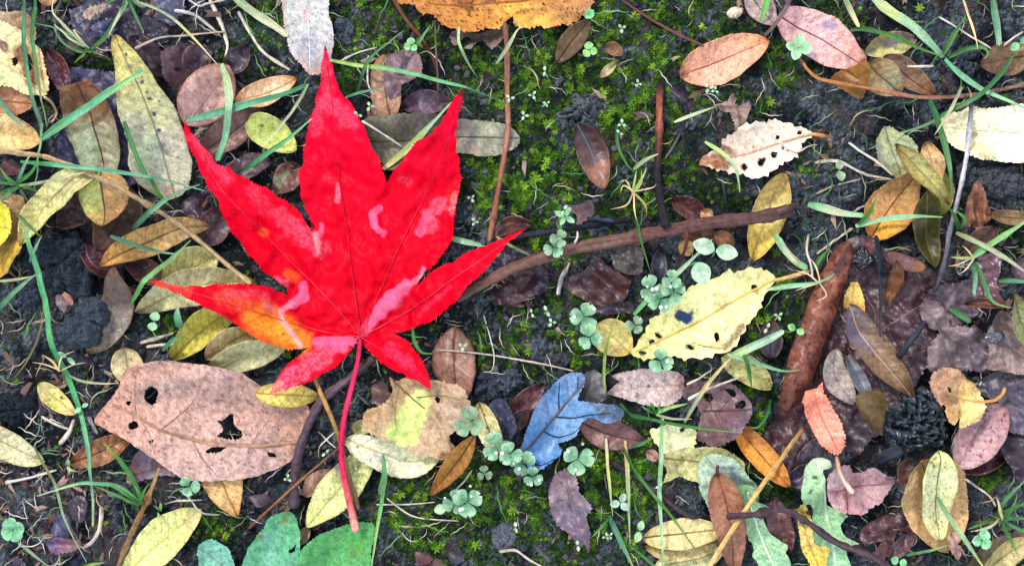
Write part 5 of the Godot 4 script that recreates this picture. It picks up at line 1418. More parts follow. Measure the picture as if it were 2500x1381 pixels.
	# the big rolled brown leaf
	var big := F("big wine brown wet leaf with rolled rusty edge, right", [2062, 600, 2085, 578, 2128, 582, 2160, 610, 2215, 640, 2255, 655, 2278, 690, 2282, 740, 2290, 800, 2280, 870, 2240, 935, 2200, 990, 2170, 1040, 2120, 1080, 2080, 1120, 2020, 1150, 1990, 1120, 1950, 1140, 1905, 1175, 1880, 1150, 1858, 1110, 1872, 1060, 1900, 1005, 1925, 930, 1955, 860, 1985, 790, 2015, 710, 2040, 650], [2105, 585, 2090, 750, 2040, 900, 1920, 1160], ["4c2e2a", "5a3c3c", "4f343a", "48363e", "3f303a"], {wref = 130, mat = "wet", name = "fallen_leaf", mot = ["3e2e40", 0.6, 60.0], vein = ["8a6a6c", 0.3], vsp = 60.0, speck = ["a89098", 0.16], grain = 0.4, up = 0.9, cup = 0.4, wave = 1.1, soft = 9, teeth = [14.0, 2.4],
		marks = [[2060, 610, 2000, 800, 26, "8a4c38", 0.7, 14, 0.4], [2000, 800, 1930, 1000, 30, "7c4636", 0.7, 16, 0.4], [1880, 1100, 1950, 1050, 30, "5f3434", 0.6, 16, 0.4], [2105, 640, 2120, 600, 16, "8a4a30", 0.6, 10, 0.4], [2120, 1040, 2050, 1080, 30, "3c4456", 0.6, 20, 0.5]],
		ribs = [[[2145, 820, 2180, 790, 2260, 740], 2.4, 1.2, "8a6a6c"], [[2130, 900, 2190, 880, 2275, 850], 2.2, 1.2, "7c5f62"], [[2100, 700, 2140, 760, 2140, 830], 2.0, 1.2, "7c5c5c"], [[1930, 1150, 2000, 1100, 2040, 1110], 2.2, 1.0, "2c1c28"]]})
	# its left edge rolled into a rusty quill, and the rolled flap near the top
	L("", [2068, 592, 2030, 690, 1990, 800, 1950, 905, 1915, 1000], 74, ["6a3830", "96543e", "9c5a44", "86483a", "6a3c34"], {onto = big, piece = "rolled_edge", mat = "wet", b = 0.3, a = 1.0, up = 3.6, cup = -3.4, crease = 0.0, arch = 0.6, vein = ["6a3428", 0.12], mot = ["4a2a2c", 0.6, 26.0], speck = ["2c1418", 0.9], grain = 0.35, wave = 0.7, marks = [[2040, 660, 2058, 640, 12, "2c2028", 0.7, 6, 0.4], [1985, 860, 1975, 890, 14, "3a2430", 0.7, 8, 0.5], [2010, 760, 1990, 770, 10, "b8745c", 0.5, 6, 0.5]]})
	L("", [2155, 622, 2195, 640, 2250, 655], 36, ["5f3c40", "7c5456", "b07048"], {onto = big, piece = "rolled_flap", mat = "wet", b = 0.3, up = 2.6, cup = -2.2, crease = 0.0, mot = ["3a2a34", 0.6, 18.0], wave = 0.5})
	L("", [2178, 636, 2180, 690, 2166, 742], 32, ["4a2a20", "8a5430", "a06a38"], {onto = big, piece = "torn_strip", mat = "wet", up = 0.5, mot = ["3a2218", 0.6, 18.0]})
	clod("black wet blob at the top of the big brown leaf", 2108, 630, 36, 26, 16, "1c1a20", {on = true, mat = "mud", lump = 0.3, fine = 0.12, group = "black wet lumps"})
	L("pale silvery leaf strip on the big brown leaf", [2040, 850, 2035, 910, 2085, 985], 64, ["c8b8a8", "bcaea8", "a89c9c"], {mot = ["98888c", 0.5, 24.0], b = 0.6, edge = ["6a5450", 0.5]})
	L("slate grey narrow leaf beside the silvery strip", [2060, 870, 2090, 920, 2125, 985], 40, ["6c7888", "8a94a4", "7c8090"], {mat = "wet", mot = ["a8b0bc", 0.5, 20.0]})
	F("mustard yellow leaf scrap on the big brown leaf", [2052, 745, 2060, 712, 2082, 688, 2098, 700, 2106, 735, 2108, 762, 2085, 752, 2062, 752], [2085, 690, 2075, 750], ["dcb85c", "e4c470", "d0a850"], {wref = 25, mot = ["c89a48", 0.4, 16.0], name = "leaf_scrap", cat = "leaf scrap", plain = true})
	L("mauve tan leaf lying diagonally over the big brown leaf", [2062, 742, 2110, 830, 2225, 968], 86, ["9a8898", "b4988c", "a8886c", "a08058", "6f4c38"], {right = ["8a7c94", "9c8c9c", "b08c70", "a88860", "6f4c38"], a = 0.8, rib = "c8a890", mot = ["8a7460", 0.5, 34.0], edge = ["54342c", 0.6], marks = [[2075, 800, 2120, 850, 12, "8a84a4", 0.7, 7, 0.3], [2128, 868, 6, "5a4a38", 0.8]], cup = 1.3, mat = "wet"})
	F("olive brown glossy curled leaf beside the black lump", [2080, 970, 2100, 952, 2130, 950, 2148, 975, 2148, 1010, 2150, 1062, 2125, 1050, 2095, 1015, 2085, 995], [2090, 960, 2125, 1000, 2148, 1058], ["8a7448", "6f5c34", "5c4a2c"], {wref = 35, mat = "wet", cup = 2.6, mot = ["4a3c24", 0.5, 20.0], edge = ["9aa0a8", 0.4]})
	clod("black glossy wrinkled mud lump, right", 2232, 1028, 92, 78, 46, "4a5662", {on = false, mat = "mud", lump = 0.35, fine = 0.4, group = "black wet lumps"})
	clod("small black wet pebble below the salmon leaf", 2065, 1118, 22, 18, 16, "1c232c", {on = true, mat = "mud", lump = 0.2, fine = 0.06, group = "black wet lumps"})
	T("short charred stick below the black mud lump", [2145, 1135, 2165, 1110, 2192, 1090], 15, 17, ["343a44", "404652", "2c323a"], {group = "twigs and stems on the soil", stiff = 4})
	F("flaky grey violet leaf mass at right, upper lobe", [2262, 705, 2300, 692, 2340, 690, 2370, 680, 2395, 700, 2400, 740, 2390, 775, 2350, 790, 2310, 800, 2275, 790, 2255, 760], [2262, 720, 2390, 750], ["6f6070", "84727a", "766878"], mix(wet, {wref = 50, wave = 1.8, teeth = [8.0, 2.6]}))
	F("flaky brown violet leaf mass below the upper lobe, right", [2240, 745, 2275, 735, 2305, 760, 2320, 800, 2345, 790, 2385, 805, 2420, 830, 2415, 890, 2370, 905, 2310, 895, 2262, 905, 2258, 860, 2275, 830, 2290, 810, 2262, 800], [2245, 750, 2320, 830, 2410, 870], ["8a7478", "9a8482", "86747a", "766472"], mix(wet, {wref = 55, wave = 2.0, teeth = [8.0, 2.6]}))
	F("pinkish flaky leaf with a dark knob, right edge", [2400, 815, 2425, 770, 2450, 758, 2480, 775, 2540, 830, 2540, 912, 2470, 908, 2405, 900, 2408, 860], [2410, 890, 2440, 830, 2520, 890], ["a08478", "c4a496", "c8aca0", "b49488"], mix(wet, {wref = 60, wave = 1.4, mot = ["7a6870", 0.55, 30.0], marks = [[2402, 800, 2420, 790, 14, "6a5c64", 0.6, 8, 0.4]]}))
	clod("dark slate knob on the pinkish flaky leaf", 2420, 822, 24, 18, 12, "474656", {on = true, mat = "mud", lump = 0.3, fine = 0.1, group = "black wet lumps"})
	F("glossy wine coloured strip of rotten bark, right", [2384, 628, 2410, 618, 2438, 615, 2440, 660, 2436, 720, 2440, 748, 2400, 745, 2380, 720, 2388, 670], [2410, 618, 2412, 745], ["6f4450", "8a6070", "6a3f48"], {wref = 28, mat = "mud", name = "bark_flake", cat = "bark", plain = true, group = "dark bark flakes", speck = ["d8c8d0", 0.9], mot = ["4a2c38", 0.5, 20.0], wave = 1.3, grain = 0.4})
	L("rust brown strip below the glossy wine bark", [2345, 740, 2390, 738, 2430, 748], 26, ["6a3a2c", "7c4634"], {plain = true, mat = "wet", name = "bark_flake"})
	L("ribbed olive green leaf cut by the right edge", [2468, 715, 2490, 790, 2530, 870], 74, ["9a8c58", "a4a878", "98a470", "a0b080"], {vein = ["5f6038", 0.5], vsp = 16.0, pucker = 0.4, rib = "6a6c40", mot = ["8a7c50", 0.4, 30.0]})
	L("pink mauve smooth leaf at the right, low", [2334, 1138, 2380, 1070, 2446, 985], 112, ["c8a4a0", "c49a9c", "c09aa0", "b48a84"], {right = ["c8a8a8", "c8a0a4", "c09aa0", "a8746c"], rib = "a88488", b = 0.62, mot = ["a88898", 0.5, 34.0], speck = ["6a4450", 0.6], cup = 1.2, marks = [[2375, 1085, 4, "6a4450"], [2402, 1040, 4, "6a5464"], [2390, 1110, 5, "7a5458", 0.8]]})
	F("cream and brown lobed leaf with a hole, right", [2262, 912, 2285, 900, 2308, 895, 2330, 902, 2350, 920, 2378, 945, 2392, 970, 2394, 1000, 2380, 1025, 2358, 1030, 2340, 1038, 2322, 1038, 2328, 1015, 2308, 1030, 2290, 1012, 2278, 985, 2260, 950], [2392, 980, 2350, 975, 2280, 945], ["e4cc90", "e0c07c", "c8a078", "b08870"], {wref = 55, mot = ["a87c50", 0.5, 34.0], teeth = [10.0, 1.8], cup = 2.0, wave = 1.1, holes = [[2302, 940, 2312, 946, 2316, 956, 2306, 954], [2280, 988, 2290, 986, 2288, 996, 2280, 997]], marks = [[2330, 975, 2290, 970, 14, "6f4a2c", 0.7, 8, 0.4], [2345, 910, 2375, 945, 9, "7a5230", 0.7, 6, 0.4], [2290, 1005, 2310, 1010, 16, "c89458", 0.6, 10, 0.3], [2360, 990, 2345, 1025, 20, "ecd890", 0.6, 12, 0.2], [2330, 1000, 2325, 1018, 5, "6f4a2c", 0.8, 4, 0.2]], ribs = [[[2390, 978, 2350, 974, 2285, 948], 3.0, 1.4, "c8a468"]], stalk = [[2388, 978, 2420, 974, 2440, 962, 2450, 944], 3.6, 4.6, "c89858", "d8a058"], up = 2.0})
	L("purple grey leaf under the salmon leaf, right", [1955, 1180, 2000, 1120, 2060, 1060], 100, ["5c4a58", "54505e", "4a4c58"], wet)
	L("violet leaf below the orange leaf with hooked edge", [1920, 1175, 1960, 1160, 2005, 1150], 62, ["6a5470", "7a6480", "a08090"], wet)
	F("salmon orange leaf broken off at its upper end, right", [1955, 958, 1968, 948, 1985, 945, 1998, 928, 2000, 955, 2022, 985, 2040, 1020, 2054, 1060, 2056, 1085, 2042, 1102, 2020, 1102, 2000, 1085, 1978, 1050, 1960, 1015, 1952, 985, 1944, 978], [1975, 945, 1998, 1010, 2040, 1100], ["ec8a70", "f49880", "f49c88", "e88870"], {wref = 42, teeth = [9.0, 1.8], mot = ["f0a894", 0.5, 34.0], vein = ["d87864", 0.25], vsp = 18, ribs = [[[1976, 948, 1998, 1010, 2036, 1094], 2.2, 1.2, "d47860"]], up = 1.9, cup = 1.3})
	L("two tone orange leaf beside the holed brown leaf", [1795, 1035, 1850, 1100, 1918, 1182], 66, ["b87a50", "c88850", "e09c48", "d89040"], {right = ["e89c48", "e89a40", "e49838", "d88c38"], rib = "9a6434", b = 0.66, mot = ["c07c48", 0.4, 24.0], edge = ["8a5a2c", 0.4], stalk = [[1800, 1042, 1790, 1028], 2.0, 2.4, "b07a48"]})
	F("purple brown holed leaf under crossing grass, lower centre", [1672, 945, 1700, 932, 1735, 930, 1765, 935, 1800, 945, 1830, 975, 1836, 1000, 1815, 1035, 1805, 1055, 1780, 1075, 1750, 1090, 1715, 1080, 1700, 1075, 1708, 1035, 1710, 1005, 1690, 985, 1670, 970], [1672, 955, 1740, 1000, 1835, 1000], ["8a6a66", "9a746c", "8a6668", "846878"], {wref = 60, mat = "wet", mot = ["6a5260", 0.5, 34.0], vein = ["5a3c3c", 0.3], vsp = 36, teeth = [10.0, 2.4], holes = [[1722, 965, 1738, 962, 1742, 976, 1728, 982], [1768, 948, 1788, 950, 1798, 965, 1786, 968], [1796, 985, 1816, 976, 1822, 990, 1802, 996], [1708, 950, 1718, 948, 1716, 958]], ribs = [[[1720, 1005, 1780, 1003, 1836, 998], 3.0, 1.6, "5f3c38"], [[1740, 1003, 1735, 960, 1730, 940], 1.8, 1.0, "6a4844"], [[1760, 1003, 1790, 965], 1.6, 0.9, "6a4844"], [[1745, 1004, 1760, 1040, 1775, 1068], 1.8, 1.0, "6a4844"]]})
	F("lemon white leaf with one round hole, lower centre", [1588, 1050, 1610, 1042, 1645, 1034, 1665, 1042, 1695, 1048, 1698, 1075, 1690, 1100, 1650, 1110, 1618, 1104, 1604, 1085, 1592, 1068], [1590, 1060, 1690, 1080], ["e8ecb0", "f0f2c4", "ecedb8"], {wref = 40, teeth = [12.0, 2.2], mot = ["e0e4a8", 0.4, 30.0], vein = ["d0d498", 0.25], holes = [[1660, 1046, 1668, 1043, 1673, 1049, 1668, 1056, 1661, 1053]], rib = "d0d090"})
	L("small pinkish scrap left of the yellow green leaf", [1575, 1098, 1590, 1108, 1605, 1122], 28, ["d0a898", "dcb8a0"], {plain = true, name = "leaf_scrap"})
	F("yellow green broad leaf under the brown lance leaf", [1608, 1110, 1640, 1098, 1690, 1090, 1740, 1088, 1780, 1100, 1810, 1120, 1815, 1145, 1800, 1165, 1760, 1175, 1705, 1178, 1665, 1165, 1640, 1172, 1620, 1178, 1628, 1150, 1618, 1130], [1608, 1110, 1670, 1122, 1815, 1140], ["d4cc88", "d8d494", "dce09c", "dcdc98"], {wref = 50, mot = ["c4bc80", 0.45, 40.0], ribs = [[[1610, 1112, 1670, 1122, 1800, 1138], 2.4, 1.2, "8a7c48"]], marks = [[1664, 1115, 5, "6a5c30", 0.8], [1655, 1150, 1675, 1155, 12, "a0a060", 0.6, 8, 0.4], [1805, 1140, 8, "a8b090", 0.6]], cup = 1.2})
	F("pale sage green leaf stained blue grey, lower centre", [1702, 1150, 1710, 1115, 1735, 1102, 1770, 1110, 1800, 1130, 1825, 1160, 1850, 1190, 1852, 1225, 1830, 1260, 1790, 1250, 1760, 1262, 1738, 1255, 1722, 1225, 1705, 1190], [1715, 1105, 1770, 1180, 1845, 1240], ["b8d0b0", "b4ccb4", "a8ccb0", "8cc48c"], {wref = 60, mat = "fresh", name = "green_leaf", mot = ["c8d8c8", 0.5, 40.0], marks = [[1780, 1140, 1800, 1165, 14, "6a7a90", 0.8, 8, 0.5], [1800, 1200, 1830, 1215, 16, "d0dce0", 0.6, 10, 0.5], [1840, 1200, 1830, 1240, 16, "5fae60", 0.6, 10, 0.3]]})
	L("yellow leaf end touching the bottom edge, lower centre", [1600, 1390, 1680, 1372, 1775, 1345], 80, ["dce0a0", "e0e0a4", "d8d490"], {rib = "b8b470"})
	L("lower of the paired yellow leaves beside the straw", [1576, 1335, 1650, 1345, 1768, 1318], 56, ["d8c888", "e0d08c", "dcc888"], {rib = "b09c60", edge = ["b09858", 0.4]})
	L("upper of the paired yellow leaves beside the straw", [1570, 1312, 1660, 1302, 1772, 1288], 72, ["e0cc94", "e4d098", "e4d4a0", "d8cc90"], {right = ["e4d094", "e8d49c", "e0cc94", "d4c488"], rib = "8a744c", b = 0.62, mot = ["d4c084", 0.4, 40.0], edge = ["b89c60", 0.4], up = 1.4})
	F("pale green dandelion leaf with white rib, right of bottom centre", [1960, 1130, 1985, 1112, 2015, 1118, 2020, 1132, 2000, 1140, 2006, 1165, 2004, 1190, 2012, 1222, 2025, 1235, 2060, 1248, 2068, 1258, 2052, 1282, 2065, 1310, 2092, 1322, 2062, 1332, 2076, 1372, 2080, 1420, 1995, 1420, 1975, 1392, 1992, 1350, 1985, 1318, 1975, 1290, 1985, 1262, 1982, 1240, 1968, 1225, 1958, 1232, 1945, 1188, 1952, 1160], [1985, 1115, 2010, 1210, 2030, 1300, 2050, 1420], ["b4d8a8", "a8d4a0", "a0d0a0", "98cc9c"], {wref = 55, mat = "fresh", name = "dandelion_leaf", mot = ["bce0bc", 0.5, 34.0], teeth = [20.0, 1.2], vein = ["c8e8c4", 0.3], vsp = 36, ribs = [[[1988, 1125, 2010, 1210, 2030, 1300, 2050, 1420], 2.6, 4.0, "e0f0d8"]], marks = [[1976, 1158, 1984, 1160, 5, "2c3a2c", 0.9, 3, 0], [1968, 1196, 1972, 1190, 5, "2c3a2c", 0.9, 3, 0], [1975, 1118, 2015, 1126, 8, "d8dcc8", 0.6, 5, 0.3]]})
	F("green dandelion leaf beside the straw, bottom edge", [1800, 1180, 1842, 1185, 1838, 1215, 1865, 1228, 1880, 1245, 1862, 1262, 1870, 1285, 1885, 1305, 1905, 1320, 1918, 1325, 1912, 1345, 1925, 1365, 1930, 1420, 1870, 1420, 1852, 1375, 1838, 1360, 1840, 1335, 1822, 1300, 1812, 1262, 1805, 1220], [1815, 1185, 1850, 1290, 1905, 1420], ["98cc98", "9ccf9c", "a4d4a4", "9cd0a0"], {wref = 50, mat = "fresh", name = "dandelion_leaf", mot = ["b8dcb8", 0.5, 30.0], teeth = [20.0, 1.4], ribs = [[[1820, 1195, 1850, 1290, 1905, 1415], 2.4, 3.6, "dceed4"]]})
	F("yellow leaf strip beneath the right dandelion leaf", [1945, 1225, 1960, 1230, 1978, 1265, 1985, 1320, 2022, 1335, 2022, 1355, 2015, 1385, 1990, 1395, 1968, 1360, 1952, 1310, 1946, 1260], [1950, 1228, 1965, 1300, 2000, 1390], ["e0c468", "e8cc74", "ecd050"], {wref = 35, soft = 3, up = 0.2, mot = ["d0a850", 0.4, 26.0], marks = [[1968, 1244, 6, "4a3a20"]]})
	L("reddish brown lance leaf beside the straw, lower centre", [1742, 1148, 1772, 1240, 1795, 1400], 84, ["a86c4c", "b87a58", "bc8060", "c08468"], {right = ["b07450", "b87c5c", "c08868", "c48c70"], rib = "8a5038", ribw = 3.0, a = 0.8, b = 0.65, mat = "wet", mot = ["a06c58", 0.4, 40.0], edge = ["7a4430", 0.5], cup = 1.3, up = 1.6, stalk = [[1746, 1158, 1744, 1142, 1746, 1128], 4.0, 4.8, "54303a"]})
	F("round dusty pink leaf with notched end, lower right", [2008, 1148, 2025, 1132, 2045, 1125, 2062, 1135, 2075, 1150, 2105, 1150, 2112, 1138, 2130, 1138, 2160, 1160, 2182, 1172, 2175, 1195, 2155, 1215, 2120, 1235, 2098, 1250, 2065, 1250, 2035, 1240, 2015, 1215, 2005, 1180], [2185, 1175, 2100, 1188, 2015, 1195], ["c8a8a8", "c4a0a4", "b88c90", "c0a0a0"], {wref = 55, mot = ["a87c84", 0.5, 34.0], vein = ["8a5c64", 0.25], vsp = 50, teeth = [14.0, 2.0], ribs = [[[2170, 1178, 2100, 1186, 2020, 1195], 2.4, 1.2, "94606a"], [[2060, 1192, 2062, 1220, 2060, 1248], 1.8, 1.0, "8a4c54"]], marks = [[2015, 1195, 2060, 1200, 9, "94585c", 0.7, 5, 0.4], [2060, 1210, 2060, 1240, 9, "94585c", 0.6, 5, 0.4], [2040, 1150, 2050, 1175, 18, "c8b0b4", 0.6, 12, 0.3], [2160, 1165, 2175, 1168, 4, "6a4448", 0.8, 3, 0.2]], cup = 1.4})
	L("small pink round leaf bud right of the dusty pink leaf", [2180, 1172, 2195, 1168, 2212, 1164], 28, ["ccaaa8", "d4b4b0"], {plain = true, b = 0.5})
	L("brown leaf shoulder behind the tan oval leaf", [2205, 1170, 2195, 1140, 2210, 1115], 50, ["7a5a50", "8a6a5e"], wet)
	L("broad tan leaf underneath the cream green leaf, lower right", [2230, 1115, 2270, 1200, 2320, 1345], 176, ["c8a074", "d8b484", "dcb888", "d8b080", "c89c68"], {b = 0.55, a = 0.85, mot = ["c8a070", 0.4, 60.0], rib = "c0945c", edge = ["a07848", 0.4], vein = ["c09868", 0.15], soft = 7})
	L("cream green upright leaf on the tan leaf, lower right", [2268, 1090, 2270, 1190, 2280, 1308], 100, ["dce094", "eaecb4", "ecebb0", "e8e69c"], {right = ["d8dc94", "e8eab4", "eae8b0", "e4e298"], b = 0.52, rib = "8a8458", ribw = 2.2, mot = ["dcd8a4", 0.4, 40.0], edge = ["a8a858", 0.5], vein = ["c8c890", 0.2], speck = ["8a8050", 0.5], up = 1.6, marks = [[2250, 1125, 4, "6a6038"], [2235, 1110, 2248, 1118, 4, "4a5030", 0.7, 3, 0.2], [2274, 1268, 4, "7a6c40"]]})
	F("small curled pink scrap at the tan leaf's lower edge", [2292, 1300, 2305, 1290, 2318, 1288, 2324, 1305, 2320, 1318, 2334, 1330, 2330, 1358, 2318, 1352, 2302, 1332], [2305, 1290, 2325, 1355], ["c8a498", "d4b0a8", "c09888"], {wref = 18, wave = 1.6, cup = 1.6, name = "leaf_scrap", cat = "leaf scrap", plain = true})
	F("dark olive shredded leaf in the bottom right corner", [2355, 1375, 2385, 1345, 2420, 1325, 2470, 1305, 2530, 1290, 2530, 1330, 2480, 1345, 2430, 1372, 2390, 1400, 2350, 1410], [2360, 1390, 2520, 1305], ["7c7a5c", "8a8468", "6a5c54"], {wref = 30, mat = "wet", teeth = [9.0, 2.6], name = "dead_leaf"})
	L("mustard green leaf in the bottom right corner", [2385, 1400, 2440, 1365, 2530, 1310], 66, ["b8b468", "c8bc78", "d0c084"], {right = ["c8c080", "d0c488", "d8c890"], rib = "98905c", up = 1.5})

# ---- the red leaf, and what it lies on ----
func lay_maple() -> void:
	T("black twig touching the red leaf's right tip", [1202, 588, 1280, 574, 1360, 564, 1440, 550, 1545, 535], 6, 8, ["2a2c36", "34363f", "25262e", "2c2c34"], {rough = 0.25})
	T("reddish brown stem hanging from the orange leaf", [1232, 62, 1238, 130, 1238, 230, 1240, 320, 1222, 430, 1205, 530, 1194, 592], 6.0, 7.0, ["8a5c50", "a8705f", "a06a5a", "8a5648", "96604f"], {rough = 0.14})
	G("short blade beside the red leaf's right lobe", [1098, 580, 1130, 588, 1176, 598], 12, ["8cc8a0", "a8d4b8"], {taper = 0.6})
	G("thin grass stem below the red leaf's right tip", [1212, 578, 1250, 602, 1312, 632], 6, ["7a9c70", "6f9468"])
	T("long furrowed brown stick crossing the right of centre", [1112, 730, 1180, 692, 1260, 652, 1380, 612, 1500, 588, 1620, 565, 1740, 545, 1860, 530, 1932, 512], 13, 17, ["6a5048", "6e5048", "745850", "6c4c48", "5f4444", "54423f"], {rough = 0.12, sides = 18, stiff = 20, squash = 0.7})
	T("splintered stub at the long stick's broken end", [1890, 520, 1912, 512, 1936, 500], 9, 5, ["5f4a48", "4a3c40"], {stiff = 3, rough = 0.3})
	T("curved dark purple stick beside the red leaf's stalk", [912, 872, 850, 925, 790, 975, 752, 1040, 728, 1110, 718, 1170, 718, 1240], 10, 12, ["5a4848", "64525a", "5c4c58", "50424c", "4a3e46"], {rough = 0.18, sides = 12})
	T("ochre stem crossing the curved purple stick", [736, 850, 768, 920, 800, 990, 826, 1060, 845, 1140, 862, 1200, 874, 1245], 5.5, 6.5, ["a88450", "b08c54", "a8844c", "8a6c48", "6a5444"], {rough = 0.12, mat = "stem"})
	G("pale green blade tucked between the red lobes", [936, 414, 990, 368, 1050, 310, 1104, 252], 13, ["b0c8a0", "9ccca8", "a8d0b4"], {gap = 0.2, arch = 0.2})
	var outline := [365, 682, 400, 687, 450, 697, 520, 697, 570, 691, 610, 694, 655, 699, 685, 712, 703, 722, 700, 704, 680, 688, 650, 662, 622, 632, 600, 600, 575, 570, 558, 538, 545, 502, 520, 466, 500, 430, 484, 398, 470, 362, 459, 322, 462, 298, 475, 322, 492, 346, 515, 375, 532, 400, 562, 412, 592, 430, 622, 450, 660, 464, 692, 486, 716, 505, 736, 526, 752, 552, 764, 566, 757, 548, 744, 512, 735, 475, 733, 440, 738, 408, 742, 370, 750, 330, 758, 290, 770, 258, 778, 215, 786, 178, 790, 142, 795, 112, 804, 136, 814, 165, 820, 192, 829, 215, 846, 240, 866, 266, 881, 290, 896, 320, 906, 350, 921, 376, 931, 396, 940, 425, 946, 448, 952, 438, 966, 414, 985, 394, 1002, 370, 1030, 345, 1060, 330, 1080, 300, 1095, 270, 1110, 250, 1125, 226, 1139, 210, 1131, 240, 1123, 270, 1118, 302, 1115, 340, 1118, 380, 1122, 420, 1121, 460, 1112, 500, 1110, 540, 1105, 570, 1094, 600, 1076, 630, 1054, 652, 1032, 672, 1015, 700, 1045, 670, 1080, 650, 1110, 637, 1140, 620, 1170, 606, 1200, 596, 1240, 575, 1285, 560, 1258, 582, 1230, 606, 1206, 640, 1172, 670, 1150, 692, 1130, 716, 1100, 745, 1075, 766, 1050, 785, 1010, 800, 978, 811, 962, 814, 985, 825, 1005, 845, 1025, 870, 1041, 900, 1052, 928, 1055, 946, 1040, 940, 1020, 926, 1000, 920, 985, 908, 966, 905, 948, 895, 930, 884, 914, 866, 900, 850, 889, 836, 880, 826, 866, 845, 846, 870, 830, 886, 800, 905, 776, 921, 750, 935, 720, 941, 690, 950, 666, 960, 680, 930, 695, 905, 715, 880, 735, 863, 758, 846, 735, 851, 700, 850, 652, 831, 620, 815, 600, 800, 560, 775, 530, 755, 500, 740, 470, 725, 430, 706, 400, 694]
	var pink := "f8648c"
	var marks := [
		# orange and yellow tissue of the left lobe
		[700, 815, 640, 775, 46, "f49428", 0.85, 34, 0.25], [740, 835, 690, 800, 30, "f8a83c", 0.7, 24, 0.2], [600, 740, 560, 720, 26, "f06a3c", 0.6, 22, 0.5], [400, 690, 470, 705, 18, "f06848", 0.6, 14, 0.4],
		[706, 668, 718, 676, 16, "f05a28", 0.85, 9, 0.2], [636, 566, 646, 572, 11, "f4582a", 0.8, 7, 0.2], [1090, 500, 1100, 470, 18, "f2382c", 0.5, 12, 0.4],
		# smooth pink: sky reflections painted in; speckled pink: pale faded tissue
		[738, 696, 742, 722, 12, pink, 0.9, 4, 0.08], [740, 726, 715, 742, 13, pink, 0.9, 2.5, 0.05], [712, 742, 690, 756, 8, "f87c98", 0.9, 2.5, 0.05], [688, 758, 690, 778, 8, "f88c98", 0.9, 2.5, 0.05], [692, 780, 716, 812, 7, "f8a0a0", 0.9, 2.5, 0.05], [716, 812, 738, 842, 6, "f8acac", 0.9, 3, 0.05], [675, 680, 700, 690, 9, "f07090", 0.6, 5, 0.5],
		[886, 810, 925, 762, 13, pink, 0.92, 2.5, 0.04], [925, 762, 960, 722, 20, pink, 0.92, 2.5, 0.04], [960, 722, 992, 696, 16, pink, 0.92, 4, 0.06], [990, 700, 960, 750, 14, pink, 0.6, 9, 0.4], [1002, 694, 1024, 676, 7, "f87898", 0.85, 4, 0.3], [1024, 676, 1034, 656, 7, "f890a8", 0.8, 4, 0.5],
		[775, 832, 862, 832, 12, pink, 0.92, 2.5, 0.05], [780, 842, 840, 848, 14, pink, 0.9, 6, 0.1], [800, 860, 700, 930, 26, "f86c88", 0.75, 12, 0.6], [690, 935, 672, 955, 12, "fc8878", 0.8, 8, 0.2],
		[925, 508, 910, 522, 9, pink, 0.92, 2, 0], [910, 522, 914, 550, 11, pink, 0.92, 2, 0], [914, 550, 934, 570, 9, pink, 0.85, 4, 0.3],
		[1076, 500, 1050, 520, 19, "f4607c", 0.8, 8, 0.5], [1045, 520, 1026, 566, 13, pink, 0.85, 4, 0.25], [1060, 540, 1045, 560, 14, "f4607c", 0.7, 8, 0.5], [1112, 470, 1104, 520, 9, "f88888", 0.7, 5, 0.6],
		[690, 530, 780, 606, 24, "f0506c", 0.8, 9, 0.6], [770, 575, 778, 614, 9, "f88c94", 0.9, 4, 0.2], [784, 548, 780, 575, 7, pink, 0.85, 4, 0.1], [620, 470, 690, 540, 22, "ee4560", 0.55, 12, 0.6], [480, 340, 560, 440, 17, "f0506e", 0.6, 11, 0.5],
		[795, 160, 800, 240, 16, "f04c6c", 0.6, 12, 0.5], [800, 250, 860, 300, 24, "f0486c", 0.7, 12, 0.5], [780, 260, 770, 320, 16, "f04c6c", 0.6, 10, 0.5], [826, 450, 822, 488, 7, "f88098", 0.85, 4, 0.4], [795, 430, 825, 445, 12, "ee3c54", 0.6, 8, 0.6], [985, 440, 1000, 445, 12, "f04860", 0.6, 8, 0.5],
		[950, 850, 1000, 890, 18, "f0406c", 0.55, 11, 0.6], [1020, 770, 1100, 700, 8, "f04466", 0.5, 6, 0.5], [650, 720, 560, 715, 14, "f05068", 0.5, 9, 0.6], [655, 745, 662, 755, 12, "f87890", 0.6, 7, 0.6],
		# brown tips, tears and pin marks
		[795, 116, 797, 124, 5, "5a1c24", 0.9, 3, 0.2], [1135, 216, 1126, 236, 7, "5a2420", 0.9, 4, 0.2], [697, 813, 3, "8a3010"], [463, 300, 465, 306, 4, "b85040", 0.8, 2, 0], [760, 545, 764, 556, 4, "3a0c10", 0.9, 2, 0], [882, 824, 6, "b01030", 0.8]]
	# side veins of each lobe, a darker thread in the blade
	for lobe in [[[862, 690, 826, 420, 800, 160], 70], [[930, 700, 1040, 470, 1128, 240], 62], [[800, 730, 620, 545, 480, 360], 62], [[960, 780, 1130, 665, 1270, 570], 44], [[790, 810, 590, 745, 390, 688], 44]]:
		var vp := smooth(lobe[0], 46.0)
		for q in range(1, vp.size() - 1):
			var dir := (vp[q + 1] - vp[q - 1]).normalized()
			var reach: float = lobe[1] * (1.0 - 0.75 * float(q) / vp.size())
			for side in [-0.75, 0.75]:
				var end: Vector2 = vp[q] + dir.rotated(side) * reach * 1.5
				marks.append([vp[q].x, vp[q].y, end.x, end.y, 1.9, "b4001c", 0.45, 1.6, 0.3])
